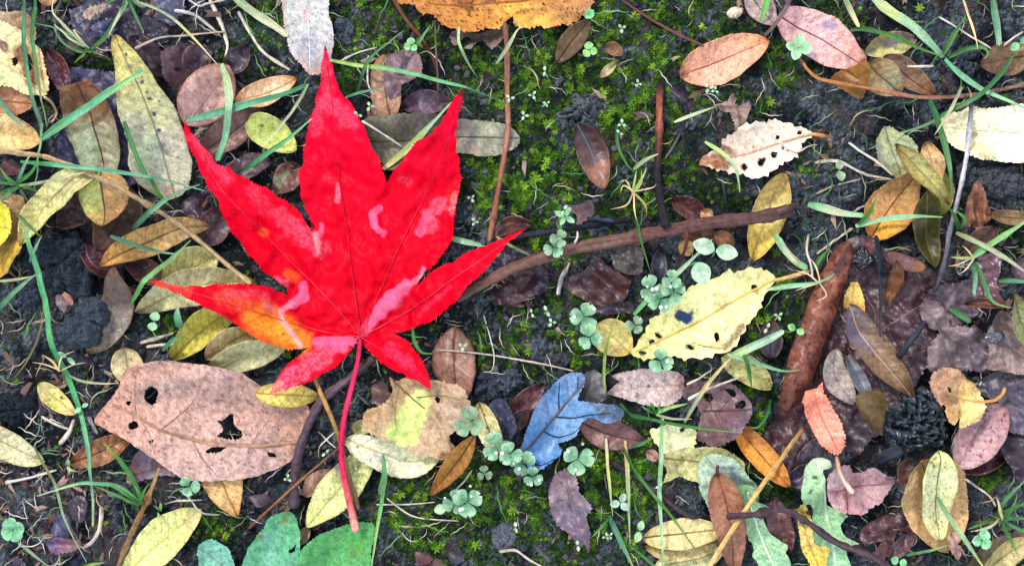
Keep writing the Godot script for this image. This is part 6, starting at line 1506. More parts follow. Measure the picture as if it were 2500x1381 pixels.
	var node := F("bright red maple leaf with seven pointed lobes and pink patches", outline, [880, 824, 862, 690, 826, 420, 795, 112], ["e00026", "e60024", "ea0028", "e80830", "e01840"], {name = "maple_leaf", group = "", grid = 2.8, wref = 240.0, mat = "maple", teeth = [7.5, 2.0], round = true,
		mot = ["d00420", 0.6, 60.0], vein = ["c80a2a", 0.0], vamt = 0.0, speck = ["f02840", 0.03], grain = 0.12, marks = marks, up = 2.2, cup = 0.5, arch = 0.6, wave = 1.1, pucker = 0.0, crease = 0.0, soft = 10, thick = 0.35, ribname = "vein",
		folds = [[925, 762, 992, 694, 34, 2.2], [775, 832, 860, 832, 26, 1.6], [742, 700, 715, 745, 20, 1.4], [690, 760, 738, 842, 14, 0.8], [772, 575, 780, 612, 16, 1.4], [912, 510, 920, 566, 18, 1.2], [880, 824, 826, 420, 26, -0.5], [880, 824, 1040, 440, 26, -0.5], [880, 824, 640, 560, 26, -0.5], [880, 824, 1130, 670, 22, -0.5], [880, 824, 560, 740, 20, -0.5]],
		ribs = [[[880, 822, 862, 690, 845, 560, 826, 420, 818, 300, 800, 160], 2.2, 1.0, "c81438"], [[880, 822, 930, 700, 985, 580, 1040, 470, 1090, 360, 1128, 240], 2.1, 0.8, "d42038"], [[880, 822, 800, 730, 700, 630, 620, 545, 540, 455, 480, 360], 2.1, 0.8, "dc2c48"], [[880, 822, 960, 780, 1040, 730, 1130, 665, 1270, 570], 2.0, 0.7, "e03450"], [[880, 822, 790, 810, 690, 780, 590, 745, 480, 712, 390, 688], 2.0, 0.7, "dc3c38"], [[880, 822, 930, 852, 980, 890, 1050, 940], 1.7, 0.7, "d81c48"], [[880, 822, 820, 856, 760, 895, 680, 952], 1.7, 0.7, "e84468"]],
		stalk = [[880, 826, 874, 880, 858, 950, 842, 1020, 836, 1090, 840, 1150, 852, 1215, 862, 1260, 870, 1298], 5.0, 9.5, "d81848", "e0285c", "e03060", "d41c50", "e0305c", "e8606c", "f4b0a0"]})
	node.set_meta("label", "bright red maple leaf with seven pointed lobes and pink patches")

# ---- sticks, stems, grass, clover over everything ----
func lay_over() -> void:
	var berry_at := 24.0
	clod("cream and pink flower bud in the moss, top right", 1799, berry_at, 24, 15, 15, "f0d8bc", {name = "flower_bud", cat = "bud", group = "", lump = 0.12, fine = 0.03, mat = "fresh", turn = -0.3})
	T("forked thin twig hanging below the long stick", [1668, 560, 1672, 590, 1664, 630, 1655, 665], 5, 3, ["6a4844", "5a3c3c"], {stiff = 5})
	T("charred upright twig with a rusty middle, upper right", [1615, 195, 1613, 240, 1612, 330, 1608, 430, 1612, 500, 1620, 558], 8, 11, ["23212b", "a8604c", "6a4038", "2c2830", "28262e", "2a272e"], {rough = 0.2})
	T("thin dark stem of the inky leaf beside charred twig", [1676, 250, 1668, 310, 1650, 350, 1626, 386], 3.2, 2.6, ["2a2c3c", "6a6068"], {stiff = 4})
	T("short black twig with painted blue glint above the long black twig", [1432, 532, 1460, 536, 1500, 540], 6, 5, ["2c3240", "384462"], {rough = 0.3, stiff = 4})  # the bluer end colour is a painted glint
	T("dark brown curved stem left of the orange leaf", [950, -20, 990, 45, 1030, 92, 1056, 140, 1062, 165], 5, 4, ["6a4434", "7a5038", "5a4038"], {rough = 0.2})
	T("thin grey brown stem meeting the curved dark stem", [1062, 50, 1064, 120, 1068, 190, 1071, 258], 3, 2.6, ["7a6458", "5f4c48"], {rough = 0.2})
	T("thin wine red stem in the moss at the top", [1520, -5, 1590, 42, 1660, 85, 1718, 114], 4, 3.4, ["6a4448", "7c4c52", "6a4448"], {rough = 0.14})
	T("purplish stem between the salmon leaf and rosy leaf", [1928, -8, 1912, 30, 1890, 62, 1862, 92], 6, 4.5, ["6a5458", "7c6468", "6a5054"], {rough = 0.14})
	T("long arching tan twig at the upper right", [1955, 138, 1975, 175, 2010, 200, 2100, 220, 2220, 238, 2330, 234, 2420, 222, 2540, 196], 4.5, 5.5, ["b87848", "b07850", "a0705c", "8a6458", "9a7864"], {rough = 0.2})
	T("long grey lavender dry stem, black at its lower end", [2372, 248, 2362, 330, 2350, 420, 2338, 500, 2318, 580, 2295, 650, 2268, 712], 6, 6, ["4f4c54", "c0bcc8", "cac6d0", "b0acb8", "686470", "2c3038"], {name = "dry_reed", rough = 0.14, mat = "stem"})
	T("black lower piece of the long dry stem on brown leaf", [2252, 782, 2225, 820, 2184, 872], 6, 10, ["28303a", "343c44", "22282e"], {name = "dry_reed", rough = 0.2})
	T("thin blue black stem down the big brown leaf", [2132, 575, 2140, 620, 2146, 700, 2144, 780, 2142, 822], 6, 3, ["2c3038", "2a3c4c", "34343c", "54484a"], {rough = 0.12})
	T("brown stem of hairy twig below the large brown leaf", [396, 1138, 372, 1190, 345, 1245, 315, 1310, 285, 1390], 6, 8, ["a88858", "a07c50", "8a6c48", "7c624c"], {rough = 0.25})
	T("thin orange twig under the lime yellow leaf", [600, 1296, 660, 1240, 730, 1175, 830, 1090], 3.4, 3.0, ["8a5840", "9c6848", "6f5048"], {rough = 0.15})
	T("long tan stem slanting across the left leaves", [-20, 368, 60, 376, 130, 388, 220, 420, 310, 462, 400, 520, 480, 578, 560, 645, 622, 692], 6.0, 6.0, ["b8a078", "b89c74", "b49874", "a88e6c", "a08a68", "b0986c"], {rough = 0.22})
	T("long straw coloured stem at lower right", [1956, 1044, 1900, 1115, 1840, 1195, 1780, 1285, 1715, 1395], 5.5, 6.5, ["a8844c", "c8a060", "d4ac6c", "d0a868", "d8b47c"], {rough = 0.1, mat = "stem"})
	T("dark forked twig over the dandelion leaves", [1764, 1250, 1830, 1246, 1900, 1238, 1955, 1262, 2030, 1315, 2120, 1352, 2180, 1392], 7, 9, ["4a3a40", "54424a", "4c3c44", "54444c", "4a3c44"], {rough = 0.25, sides = 10})
	T("dark thin twig in moss left of the sage leaf", [1478, 1118, 1540, 1158, 1600, 1198, 1660, 1245, 1702, 1262], 5, 7, ["3c343a", "463c42", "3c3438"], {rough = 0.25})
	T("pale stalk over the dusty pink leaf", [2022, 1102, 2032, 1145, 2048, 1172, 2062, 1190], 4.5, 7.0, ["b08468", "d0ac98", "e0ccbc"], {name = "leaf_stalk", rough = 0.08, mat = "stem"})
	T("curled tan stalk beside the cream leaf, left", [112, 238, 126, 250, 130, 272, 122, 290, 110, 296], 4, 3, ["d8b890", "ccac84", "b89878"], {name = "leaf_stalk", rough = 0.1, mat = "stem", stiff = 3})
	# dry roots and stems, pale
	var i := 0
	for a in [["pale dry root rising to the top edge, upper left", [505, -8, 528, 40, 545, 85, 548, 108], 6, 4], ["pale dry root branching left of the rosette", [425, 26, 470, 34, 500, 55, 532, 82], 4, 3], ["long pale root running toward the lavender leaf", [575, 22, 605, 75, 640, 125, 705, 168], 5, 4], ["thin pale root arching over the mauve leaf", [340, 126, 400, 92, 460, 80, 545, 74], 3, 2.4], ["short pale root above the branching root", [455, -5, 480, 10, 500, 5, 545, -5], 3.2, 2.4], ["pale root fork pointing down, upper left", [545, 85, 556, 112, 550, 140], 4, 2.2],
			["thin pale straw leading from the red leaf's upper tip", [818, 150, 870, 125, 918, 112], 2.6, 2.0], ["white bent straw beside the ginger leaf", [897, 132, 896, 180, 900, 210, 914, 234], 2.8, 2.2], ["pale straw lying on the olive grey leaf", [888, 300, 930, 325, 982, 358], 3.4, 2.6], ["long silvery straw right of the red leaf's stalk", [1064, 854, 1160, 862, 1260, 878, 1400, 904], 2.6, 2.2],
			["thin curved fibre beside the brown upright leaf", [1180, 770, 1195, 820, 1206, 870, 1200, 905, 1180, 908], 1.8, 1.4], ["white crossed fibre under the torn tan leaf", [772, 1056, 800, 1075, 825, 1088], 2.4, 1.8], ["second white fibre crossing below the red stalk", [780, 1090, 800, 1070, 820, 1052], 2.4, 1.6], ["thin white runner through moss, bottom", [915, 1236, 985, 1236, 1060, 1230], 2.0, 1.6], ["long thin runner in the moss near the bottom", [940, 1220, 1000, 1262, 1060, 1272, 1120, 1276], 2.2, 1.6],
			["white kinked straw at the bottom middle", [1218, 1350, 1258, 1348, 1290, 1370, 1330, 1392], 3.4, 2.6], ["pale straw between the purple holed leaf and grass", [1680, 975, 1740, 945, 1806, 920], 4.0, 3.0], ["white straw behind the silvery pink leaf", [1675, 938, 1710, 922, 1750, 900], 3.2, 2.2], ["pale bent root above the lower right clod", [2340, 1162, 2390, 1190, 2425, 1215, 2440, 1240], 3.6, 3.0], ["grey root below the spotted cream leaf, right", [2072, 340, 2110, 370, 2145, 398, 2175, 430], 4.0, 3.0],
			["pale split straw between spotted leaf and grey leaf", [1995, 395, 2050, 392, 2110, 420, 2172, 440], 4.5, 3.0], ["thin white root below the pale split straw", [1998, 472, 2050, 450, 2110, 435], 2.4, 1.8], ["thin pale root looping by the yellow leaf, right", [1905, 345, 1945, 370, 1980, 355, 2005, 350], 2.6, 2.0], ["white dry root near the grass joint, right", [1980, 570, 1975, 610, 1985, 650, 1988, 680], 4.0, 3.0], ["white root running up from the grass joint, right", [2000, 620, 2040, 590, 2088, 556], 4.4, 3.0],
			["white dry stalk among the grass, upper right", [2300, 36, 2340, 60, 2385, 90, 2420, 120], 3.0, 2.4], ["short pale straw beside the brown leaf, upper right", [2212, 164, 2250, 164, 2284, 160], 4.2, 3.4], ["pale straw at the top right edge", [2455, 110, 2480, 90, 2510, 72], 3.0, 2.4], ["dry white stem fork in litter, lower left", [430, 1200, 470, 1225, 500, 1250, 535, 1258], 2.6, 2.0], ["dry white stem crossing the fork, lower left", [392, 1236, 440, 1222, 495, 1218], 2.4, 1.8],
			["pale dry stick in litter near the bottom left", [238, 1240, 236, 1280, 225, 1320, 205, 1335], 5.5, 4.5], ["white straw in the litter below the left cream leaf", [0, 1182, 60, 1170, 130, 1150], 4.0, 3.0], ["short cream straw left of the large brown leaf", [92, 1018, 130, 1040, 160, 1052], 4.4, 3.0], ["pale broad straw left of the orange brown leaf", [135, 1088, 158, 1060, 172, 1025], 7.0, 4.0], ["white straw just right of the broad straw", [205, 1020, 218, 1045, 228, 1064], 5.0, 4.0],
			["cream straw above the large brown leaf", [350, 848, 390, 842, 428, 840], 4.0, 3.0], ["brown straw above the large brown leaf", [335, 838, 380, 825, 425, 812], 4.0, 3.0], ["white curled straw under the stick, centre", [1362, 720, 1370, 680, 1385, 655, 1392, 640], 4.0, 3.0], ["pale straw scrap on the stick's underside, centre", [1400, 595, 1408, 580, 1408, 565], 3.0, 2.0], ["thin white root by the clover, lower centre", [1110, 1200, 1135, 1175, 1152, 1150], 2.6, 2.0]]:
		i += 1
		T(a[0], a[1], a[2], a[3], [["c8bcac", "dcd2c6", "c4b6a6"], ["b8a898", "d2c6ba", "b4a494"], ["e0dcd6", "d0c8c0", "c0b4a8"]][i % 3], {name = "dry_straw", cat = "straw", rough = 0.22, sides = 6, stiff = 4, mat = "stem", group = "dry straws and roots"})
	lay_grass()
	lay_clover()

func lay_grass() -> void:
	# upper left
	G("long thin grass blade down the left, from the top edge", [58, -10, 66, 60, 70, 160, 82, 240, 98, 310, 112, 372, 98, 420, 72, 462], 9, TEAL)
	G("long grass blade right beside it over the cream leaf", [86, -10, 86, 70, 98, 150, 108, 225, 114, 310], 8, GREEN)
	G("wide flat grass blade slanting over the brown green leaf", [112, 342, 170, 300, 230, 260, 300, 215, 360, 178], 17, ["3f9070", "5fae90", "6fbc9c"], {taper = 0.5})
	G("green blade lying down the long mottled leaf", [312, 300, 330, 350, 360, 420, 405, 488], 11, GREEN)
	G("flat grass blade leading to the red leaf's left tip", [470, 300, 540, 278, 600, 262, 680, 236, 750, 205], 15, ["6ab09a", "5aa488", "3c8a60"], {taper = 0.5})
	G("broad blade folded over the pink tan leaf", [546, 160, 562, 210, 568, 265, 556, 330, 536, 396], 15, ["98c4a0", "a4cbb0", "7cbc9c", "4fa480"], {taper = 0.7})
	G("thin arc of grass from the top tuft to pink leaf", [325, 2, 380, 22, 430, 52, 490, 110, 538, 164], 6, PALE)
	G("teal blade over the apricot leaf, left edge", [-10, 226, 30, 278, 70, 318], 11, TEAL)
	G("long low blade across both mottled leaves, left", [66, 398, 180, 412, 300, 425, 400, 440, 500, 466], 9, ["3f9468", "6ab494", "84c8b0"])
	G("green blade rising to the red leaf past the dark leaf", [595, 416, 650, 380, 700, 345, 765, 290], 10, ["2c7c54", "4c9c70", "6cb48c"])
	G("thin pale blade down the yellow green oval leaf", [752, 205, 715, 270, 680, 320, 640, 362], 6, PALE)
	G("wide blade from the top edge to the lavender leaf", [565, -12, 620, 30, 665, 60, 702, 88], 17, PALE, {taper = 0.7})
	G("short blade tip below the plum leaf, left", [385, 440, 402, 480, 430, 512], 9, DEEP)
	G("green blade under the red leaf toward the slanting stem", [330, 560, 380, 520, 440, 475, 490, 450], 11, TEAL)
	# upper middle
	G("long blade linking both upper red tips", [808, 150, 900, 165, 1000, 184, 1110, 212, 1234, 248], 9, ["9cc870", "6cb488", "4a9c74"], {arch = 1.6})
	G("thin blade rising from the ginger leaf", [862, 246, 885, 190, 910, 140, 960, 90, 985, 70], 7, GREEN)
	G("thin blade crossing the dark stem at the top", [985, 118, 1015, 108, 1040, 75, 1052, 58], 8, GREEN)
	G("thin blade under the curled mauve leaf", [848, 242, 890, 228, 940, 218], 6, TEAL)
	G("thin blade crossing the reddish stem, top", [1212, 160, 1240, 120, 1262, 80, 1276, 70], 8, PALE)
	G("curved blade below the grey curly leaf", [1122, 70, 1122, 110, 1140, 150, 1165, 188], 6, ["a8c8a0", "8cbc98"])
	G("dark grass blade curling beside the brown upright leaf", [1008, 800, 1012, 830, 1030, 858, 1058, 862], 7, DEEP)
	# right
	G("bright curved blade in moss right of the brown leaf", [1508, 302, 1510, 350, 1530, 395, 1552, 420], 7, DEEP)
	G("pale blade joining the charred twig", [1548, 412, 1575, 390, 1610, 374], 9, PALE)
	G("pale blade left of the crumpled dry leaf", [1644, 300, 1690, 282, 1745, 262], 7, ["c8dcb8", "a8c898"])
	G("blade crossing the spotted cream leaf's brown end", [1722, 345, 1765, 375, 1795, 410, 1808, 470], 8, ["8cc898", "a0cca8", "b0c8a0"])
	G("thin black green blade below the spotted cream leaf", [1762, 425, 1770, 460, 1775, 500], 4, ["2c3848"])
	G("wide pale blade from the top toward the right joint", [2138, -10, 2180, 25, 2240, 66, 2312, 136], 20, ["a8d0b8", "98c8ac", "7cb89c"], {taper = 0.6})
	G("green blade arching over the plum and yellow leaf", [2076, 74, 2110, 72, 2170, 88, 2240, 118, 2320, 138], 10, DEEP, {arch = 1.8})
	G("blade running from the right joint to the right edge", [2312, 142, 2350, 180, 2410, 220, 2520, 274], 11, ["5fae8c", "84c4a8", "8cc898"])
	G("short green blade rising from the right joint", [2306, 132, 2330, 88, 2366, 32], 10, DEEP)
	G("curved green blade hooking right of the joint", [2320, 138, 2360, 120, 2395, 118, 2408, 134, 2398, 146], 10, DEEP)
	G("upright blade at the top right, near the edge", [2432, -10, 2436, 50, 2440, 112], 14, TEAL, {taper = 0.8})
	G("short blade at the top above the plum yellow leaf", [2068, -10, 2080, 30, 2096, 68], 11, PALE, {taper = 0.7})
	G("short bright blade at the top beside the rosy leaf", [1876, -8, 1866, 25, 1856, 56], 12, ["6cc060", "58b050"])
	G("blade sweeping under the arching twig to the grey leaf", [2478, 130, 2440, 185, 2390, 232, 2330, 265, 2260, 305, 2170, 332], 10, GREEN)
	G("long blade left of the large cream leaf", [2268, 245, 2290, 300, 2310, 370, 2322, 482], 13, GREEN)
	G("thin blade from cream leaf to long blade", [2350, 212, 2320, 262, 2280, 330], 7, PALE)
	G("pale dry grass stem at the upper right", [2355, -8, 2370, 50, 2382, 125], 5, STRAW)
	G("flat pale blade above the orange leaf, right", [1978, 497, 2020, 508, 2060, 520, 2110, 526], 16, ["5cac7c", "b8ccb4", "8cc8a0"], {taper = 0.6})
	G("blade bridging the orange leaf, right", [2088, 552, 2150, 536, 2220, 530, 2290, 532], 11, ["8cc8a0", "98ccb0", "7cbc98"])
	G("bright green shoot at the orange leaf's corner", [2092, 548, 2120, 520, 2138, 482], 9, DEEP)
	G("banded blade from the yellow leaf to the joint", [1890, 575, 1915, 610, 1945, 638, 1975, 655], 15, ["6cb888", "d0e4d0", "7cc090"], {taper = 0.8})
	G("green blade lying along the yellow leaf's stalk", [1872, 706, 1930, 698, 1990, 690, 2035, 668], 10, ["9cd0b4", "8cc8a8", "5cac78"])
	G("short green blade at the root joint, right", [1988, 656, 2008, 625, 2028, 608], 9, DEEP)
	G("blade crossing the charcoal mauve leaf", [1778, 868, 1830, 845, 1880, 825, 1914, 806], 18, ["8cc8a8", "a8d8c4", "b8e0d0"], {taper = 0.6})
	G("long thin blade through the charcoal leaf's lower left", [1672, 1030, 1710, 960, 1760, 890, 1790, 860], 9, PALE)
	G("thin blade across the pale spotted leaf", [1768, 862, 1830, 880, 1900, 902, 1945, 900], 8, ["8cc8a4", "5c9c70"])
	G("green blade down the pale spotted leaf", [1808, 862, 1820, 900, 1832, 945], 9, DEEP)
	G("hooked blade below the pale spotted leaf", [1885, 978, 1875, 1010, 1850, 1042, 1824, 1040], 7, DEEP)
	G("blade at the right above the flaky leaf", [2362, 632, 2420, 590, 2470, 560, 2530, 525], 12, ["5cac70", "7cc090", "8cc8a0"])
	G("blade hanging beside the glossy wine bark", [2364, 635, 2370, 670, 2366, 722], 10, TEAL, {taper = 0.7})
	G("curling blade over the rust strip, right", [2372, 640, 2385, 690, 2400, 735, 2445, 750], 9, GREEN)
	G("long blade behind the flaky leaf to the right edge", [2330, 568, 2400, 605, 2460, 640, 2520, 675], 11, PALE)
	G("short stub of grass on the flaky leaf", [2318, 752, 2345, 770, 2370, 786], 13, GREEN, {taper = 0.8})
	G("short blade at the right edge below the wine bark", [2436, 686, 2470, 685, 2520, 690], 10, TEAL)
	# lower left
	G("very long grass blade down the left side", [84, 560, 100, 650, 116, 740, 140, 850, 175, 960, 205, 1050, 220, 1130, 218, 1290], 12, ["6cb890", "4fa878", "44a06c", "5cac8c", "a8bca0"], {arch = 1.6, taper = 0.4})
	G("blade from the left edge to the worm cast", [-10, 756, 40, 712, 92, 668], 11, TEAL)
	G("pale thin stem from the left edge", [-10, 686, 45, 682, 98, 672], 6, ["a8b890", "98ac80"])
	G("blade fragment crossing the very long blade", [92, 640, 108, 600, 118, 575], 7, TEAL)
	G("dark short blade near the yellow leaf, left", [62, 526, 90, 552, 118, 580], 8, ["3c6c3c", "5a8c48"])
	G("green blade over the golden tan leaf", [294, 578, 350, 600, 400, 615, 446, 622], 9, TEAL)
	G("straight blade crossing the pale yellow leaves", [320, 744, 370, 690, 420, 640, 474, 586], 10, ["5cac64", "74bc84", "5c9c58"])
	G("short blue green shoot above the large brown leaf", [448, 800, 440, 775, 440, 745], 15, TEAL)
	G("dark green shoot beside the blue green shoot", [400, 855, 425, 830, 450, 812], 9, ["3c7c5c", "4c9470"])
	G("thin blade in litter down to the bottom left", [84, 1088, 120, 1160, 160, 1250, 218, 1368], 6, ["5a6c48", "7c9c7c", "8cac94"])
	G("short blade in the bottom left corner", [14, 1312, 60, 1345, 115, 1390], 7, ["5f7c58", "8cac9c"])
	G("thin curved blade ending at the buff round leaf", [165, 915, 195, 930, 240, 936, 292, 934], 5, PALE)
	G("thin dark stem in litter, left", [100, 760, 85, 830, 55, 890, 20, 930], 5, ["5a5a3c", "6f6c48"])
	G("bottom edge blade between litter and yellow leaf", [200, 1385, 230, 1372, 262, 1368], 8, ["6f9c3c", "7cac48"])
	# lower middle
	G("blade standing beside the lime yellow leaf", [936, 1110, 940, 1160, 932, 1215, 920, 1290, 905, 1395], 8, ["3c8c5c", "5cac74", "84bc94"])
	G("dark leaf blade pointing up into the cream leaf", [930, 1205, 940, 1160, 936, 1115], 13, ["5c8c58", "4f9c68"])
	G("thin pale blade right of the mauve leaf", [1480, 1070, 1484, 1140, 1490, 1190, 1498, 1265], 6, ["c8d4bc", "a8c89c", "b8cca8"])
	G("tall pale blade through the moss, lower centre", [1526, 1075, 1532, 1150, 1536, 1230, 1540, 1330], 8, ["b8a894", "a8c89c", "9cc8a8"])
	G("tallest blade over the lemon white leaf", [1618, 1018, 1610, 1090, 1608, 1180, 1612, 1280, 1616, 1395], 9, ["8cc894", "98ccac", "98ccac", "8cc098"], {arch = 1.6})
	G("bent blade crossing two tall pale blades", [1520, 1088, 1545, 1140, 1590, 1200, 1640, 1260, 1700, 1345], 7, DEEP)
	G("blade slanting to the bottom edge, lower centre", [1488, 1262, 1515, 1320, 1550, 1392], 11, TEAL)
	G("thin blade leaning left of the bottom blade", [1490, 1262, 1465, 1290, 1444, 1312], 6, DEEP)
	G("short blade under the lemon white leaf", [1545, 1090, 1570, 1080, 1592, 1068], 7, GREEN)
	G("thin blade slanting below the tall pale blade", [1535, 1330, 1580, 1365, 1620, 1395], 6, DEEP)
	G("green stem under the silvery pink leaf", [1512, 982, 1540, 1010, 1580, 1020, 1680, 1040, 1800, 1052], 7, DEEP)
	G("pale blade through the clover under the stick", [1548, 768, 1600, 710, 1660, 660, 1735, 584], 10, ["5cac70", "a8d4b8", "a8d8c0"], {arch = 1.6})
	G("thin stem arching over the small round yellow end", [1476, 960, 1474, 900, 1484, 830, 1510, 765], 6, ["7ca05c", "98ac50"])
	G("thin blade upright under the black twig", [1366, 500, 1366, 560, 1364, 615], 7, GREEN)
	G("thin green blade from straw tuft down to clover", [1550, 530, 1562, 590, 1588, 665], 5, DEEP)
	# lower right
	G("pale blade falling over the tan leaf, lower right", [2272, 1204, 2310, 1270, 2350, 1325, 2402, 1395], 9, ["5c9c6c", "9cc8a4", "8cbc8c"])
	G("thin blade below the tan leaf's edge", [2205, 1350, 2245, 1335, 2292, 1315], 6, TEAL)
	# tufts
	tuft("grass tuft rooted above the long mottled leaf", 225, 122, [[[180, 90, 140, 70, 90, 60], 6, GREEN], [[190, 125, 150, 100, 132, 65], 6, GREEN], [[260, 95, 290, 50, 318, -5], 9, GREEN], [[235, 132, 250, 136], 6, DEEP], [[180, 100, 160, 82, 135, 62], 5, PALE], [[205, 100, 185, 75, 205, 88], 3, STRAW], [[160, 62, 130, 30, 132, -5], 6, PALE], [[215, 140, 190, 160], 5, DEEP]])
	tuft("grass tuft hanging from the top edge, left", 320, -6, [[[300, 40, 272, 92], 7, PALE], [[312, 25, 302, 48], 6, GREEN], [[340, 45, 358, 88], 6, GREEN], [[355, 25, 372, 20], 5, GREEN], [[290, 12, 270, 22], 5, DEEP]])
	tuft("grass bunch at the left edge under the long stem", 60, 455, [[[30, 465, -10, 480], 8, DEEP], [[30, 440, 5, 410], 8, DEEP], [[100, 468, 90, 470], 7, DEEP], [[40, 470, 0, 500], 7, GREEN], [[110, 450, 180, 440, 240, 428], 6, PALE], [[75, 420, 95, 380], 8, TEAL], [[100, 430, 118, 405, 122, 370], 7, DEEP], [[20, 450, -10, 450], 7, DEEP]])
	tuft("green spidery tuft below the large brown leaf", 348, 1228, [[[330, 1180, 290, 1120, 250, 1080], 11, DEEP], [[290, 1190, 240, 1180, 190, 1180, 85, 1212], 8, ["3c9464", "6cb494", "a8ccb8"]], [[300, 1195, 260, 1182], 7, DEEP], [[345, 1200, 332, 1180], 6, DEEP], [[300, 1210, 230, 1185], 7, DEEP], [[362, 1190, 375, 1172], 5, DEEP]])
	tuft("dry straw tuft between brown leaf and charred twig", 1545, 470, [[[1530, 440, 1510, 445], 3, STRAW], [[1550, 440, 1555, 415], 5, ["98b868", "a8c478"]], [[1570, 430, 1580, 405], 5, ["88b058", "98bc68"]], [[1530, 500, 1490, 510], 3, STRAW], [[1575, 500, 1580, 530], 5, ["a8bc78"]], [[1545, 510, 1550, 540], 3, STRAW], [[1520, 455, 1512, 475], 3, STRAW], [[1590, 460, 1600, 450], 3, STRAW], [[1560, 450, 1562, 420], 5, ["98b868"]]])
	tuft("green tuft in moss under the silvery pink leaf", 1600, 1010, [[[1580, 1000, 1566, 990], 6, DEEP], [[1590, 985, 1585, 1000], 6, DEEP], [[1630, 995, 1680, 985], 8, ["7cbc6c", "98cc88"]], [[1610, 985, 1608, 975], 5, DEEP], [[1640, 1020, 1690, 1022], 5, PALE]])
	tuft("grass clump at the lower right edge", 2440, 1265, [[[2400, 1278, 2362, 1292], 8, DEEP], [[2460, 1220, 2510, 1170], 9, GREEN], [[2470, 1245, 2530, 1225], 9, DEEP], [[2420, 1285, 2375, 1300], 6, PALE], [[2480, 1265, 2530, 1270], 8, GREEN], [[2455, 1300, 2480, 1350], 7, DEEP], [[2475, 1285, 2530, 1310], 7, GREEN], [[2435, 1240, 2430, 1210], 5, PALE], [[2462, 1240, 2485, 1205], 8, DEEP]])
	tuft("dry tuft above the flaky leaf, right", 2362, 630, [[[2335, 645, 2310, 650], 3, STRAW], [[2330, 630, 2310, 628], 6, ["a8b088"]], [[2345, 610, 2335, 600], 3, STRAW], [[2340, 660, 2325, 670], 3, STRAW]])
	tuft("small green tuft below the large cream leaf, right", 2340, 560, [[[2330, 530, 2310, 500], 8, DEEP], [[2350, 535, 2330, 515], 8, DEEP]])
	tuft("pale dry tuft beside the rolled leaf, right", 1992, 690, [[[1970, 670, 1940, 660], 3, STRAW], [[1960, 700, 1935, 710], 3, STRAW], [[2010, 720, 1985, 735], 3, STRAW], [[1985, 650, 1965, 620], 3, STRAW]])
	tuft("dry pale shreds around the lower left litter", 150, 905, [[[110, 890, 70, 885], 3, STRAW], [[180, 890, 210, 885], 3, STRAW], [[130, 880, 100, 865], 5, ["c8b080"]], [[160, 870, 190, 855], 3, STRAW]])
	tuft("tiny sprout left of the orange brown leaf", 160, 1140, [[[158, 1128, 156, 1120], 8, ["8cc088"]], [[165, 1150, 160, 1160], 8, ["8cc088"]], [[175, 1148, 190, 1152], 5, ["a8b888"]]])
	tuft("tiny sprout beside the hairy twig", 385, 1250, [[[372, 1240, 365, 1238], 6, ["7cbc70"]], [[388, 1235, 384, 1225], 6, ["7cbc70"]], [[390, 1262, 388, 1258], 5, ["7cbc70"]]])

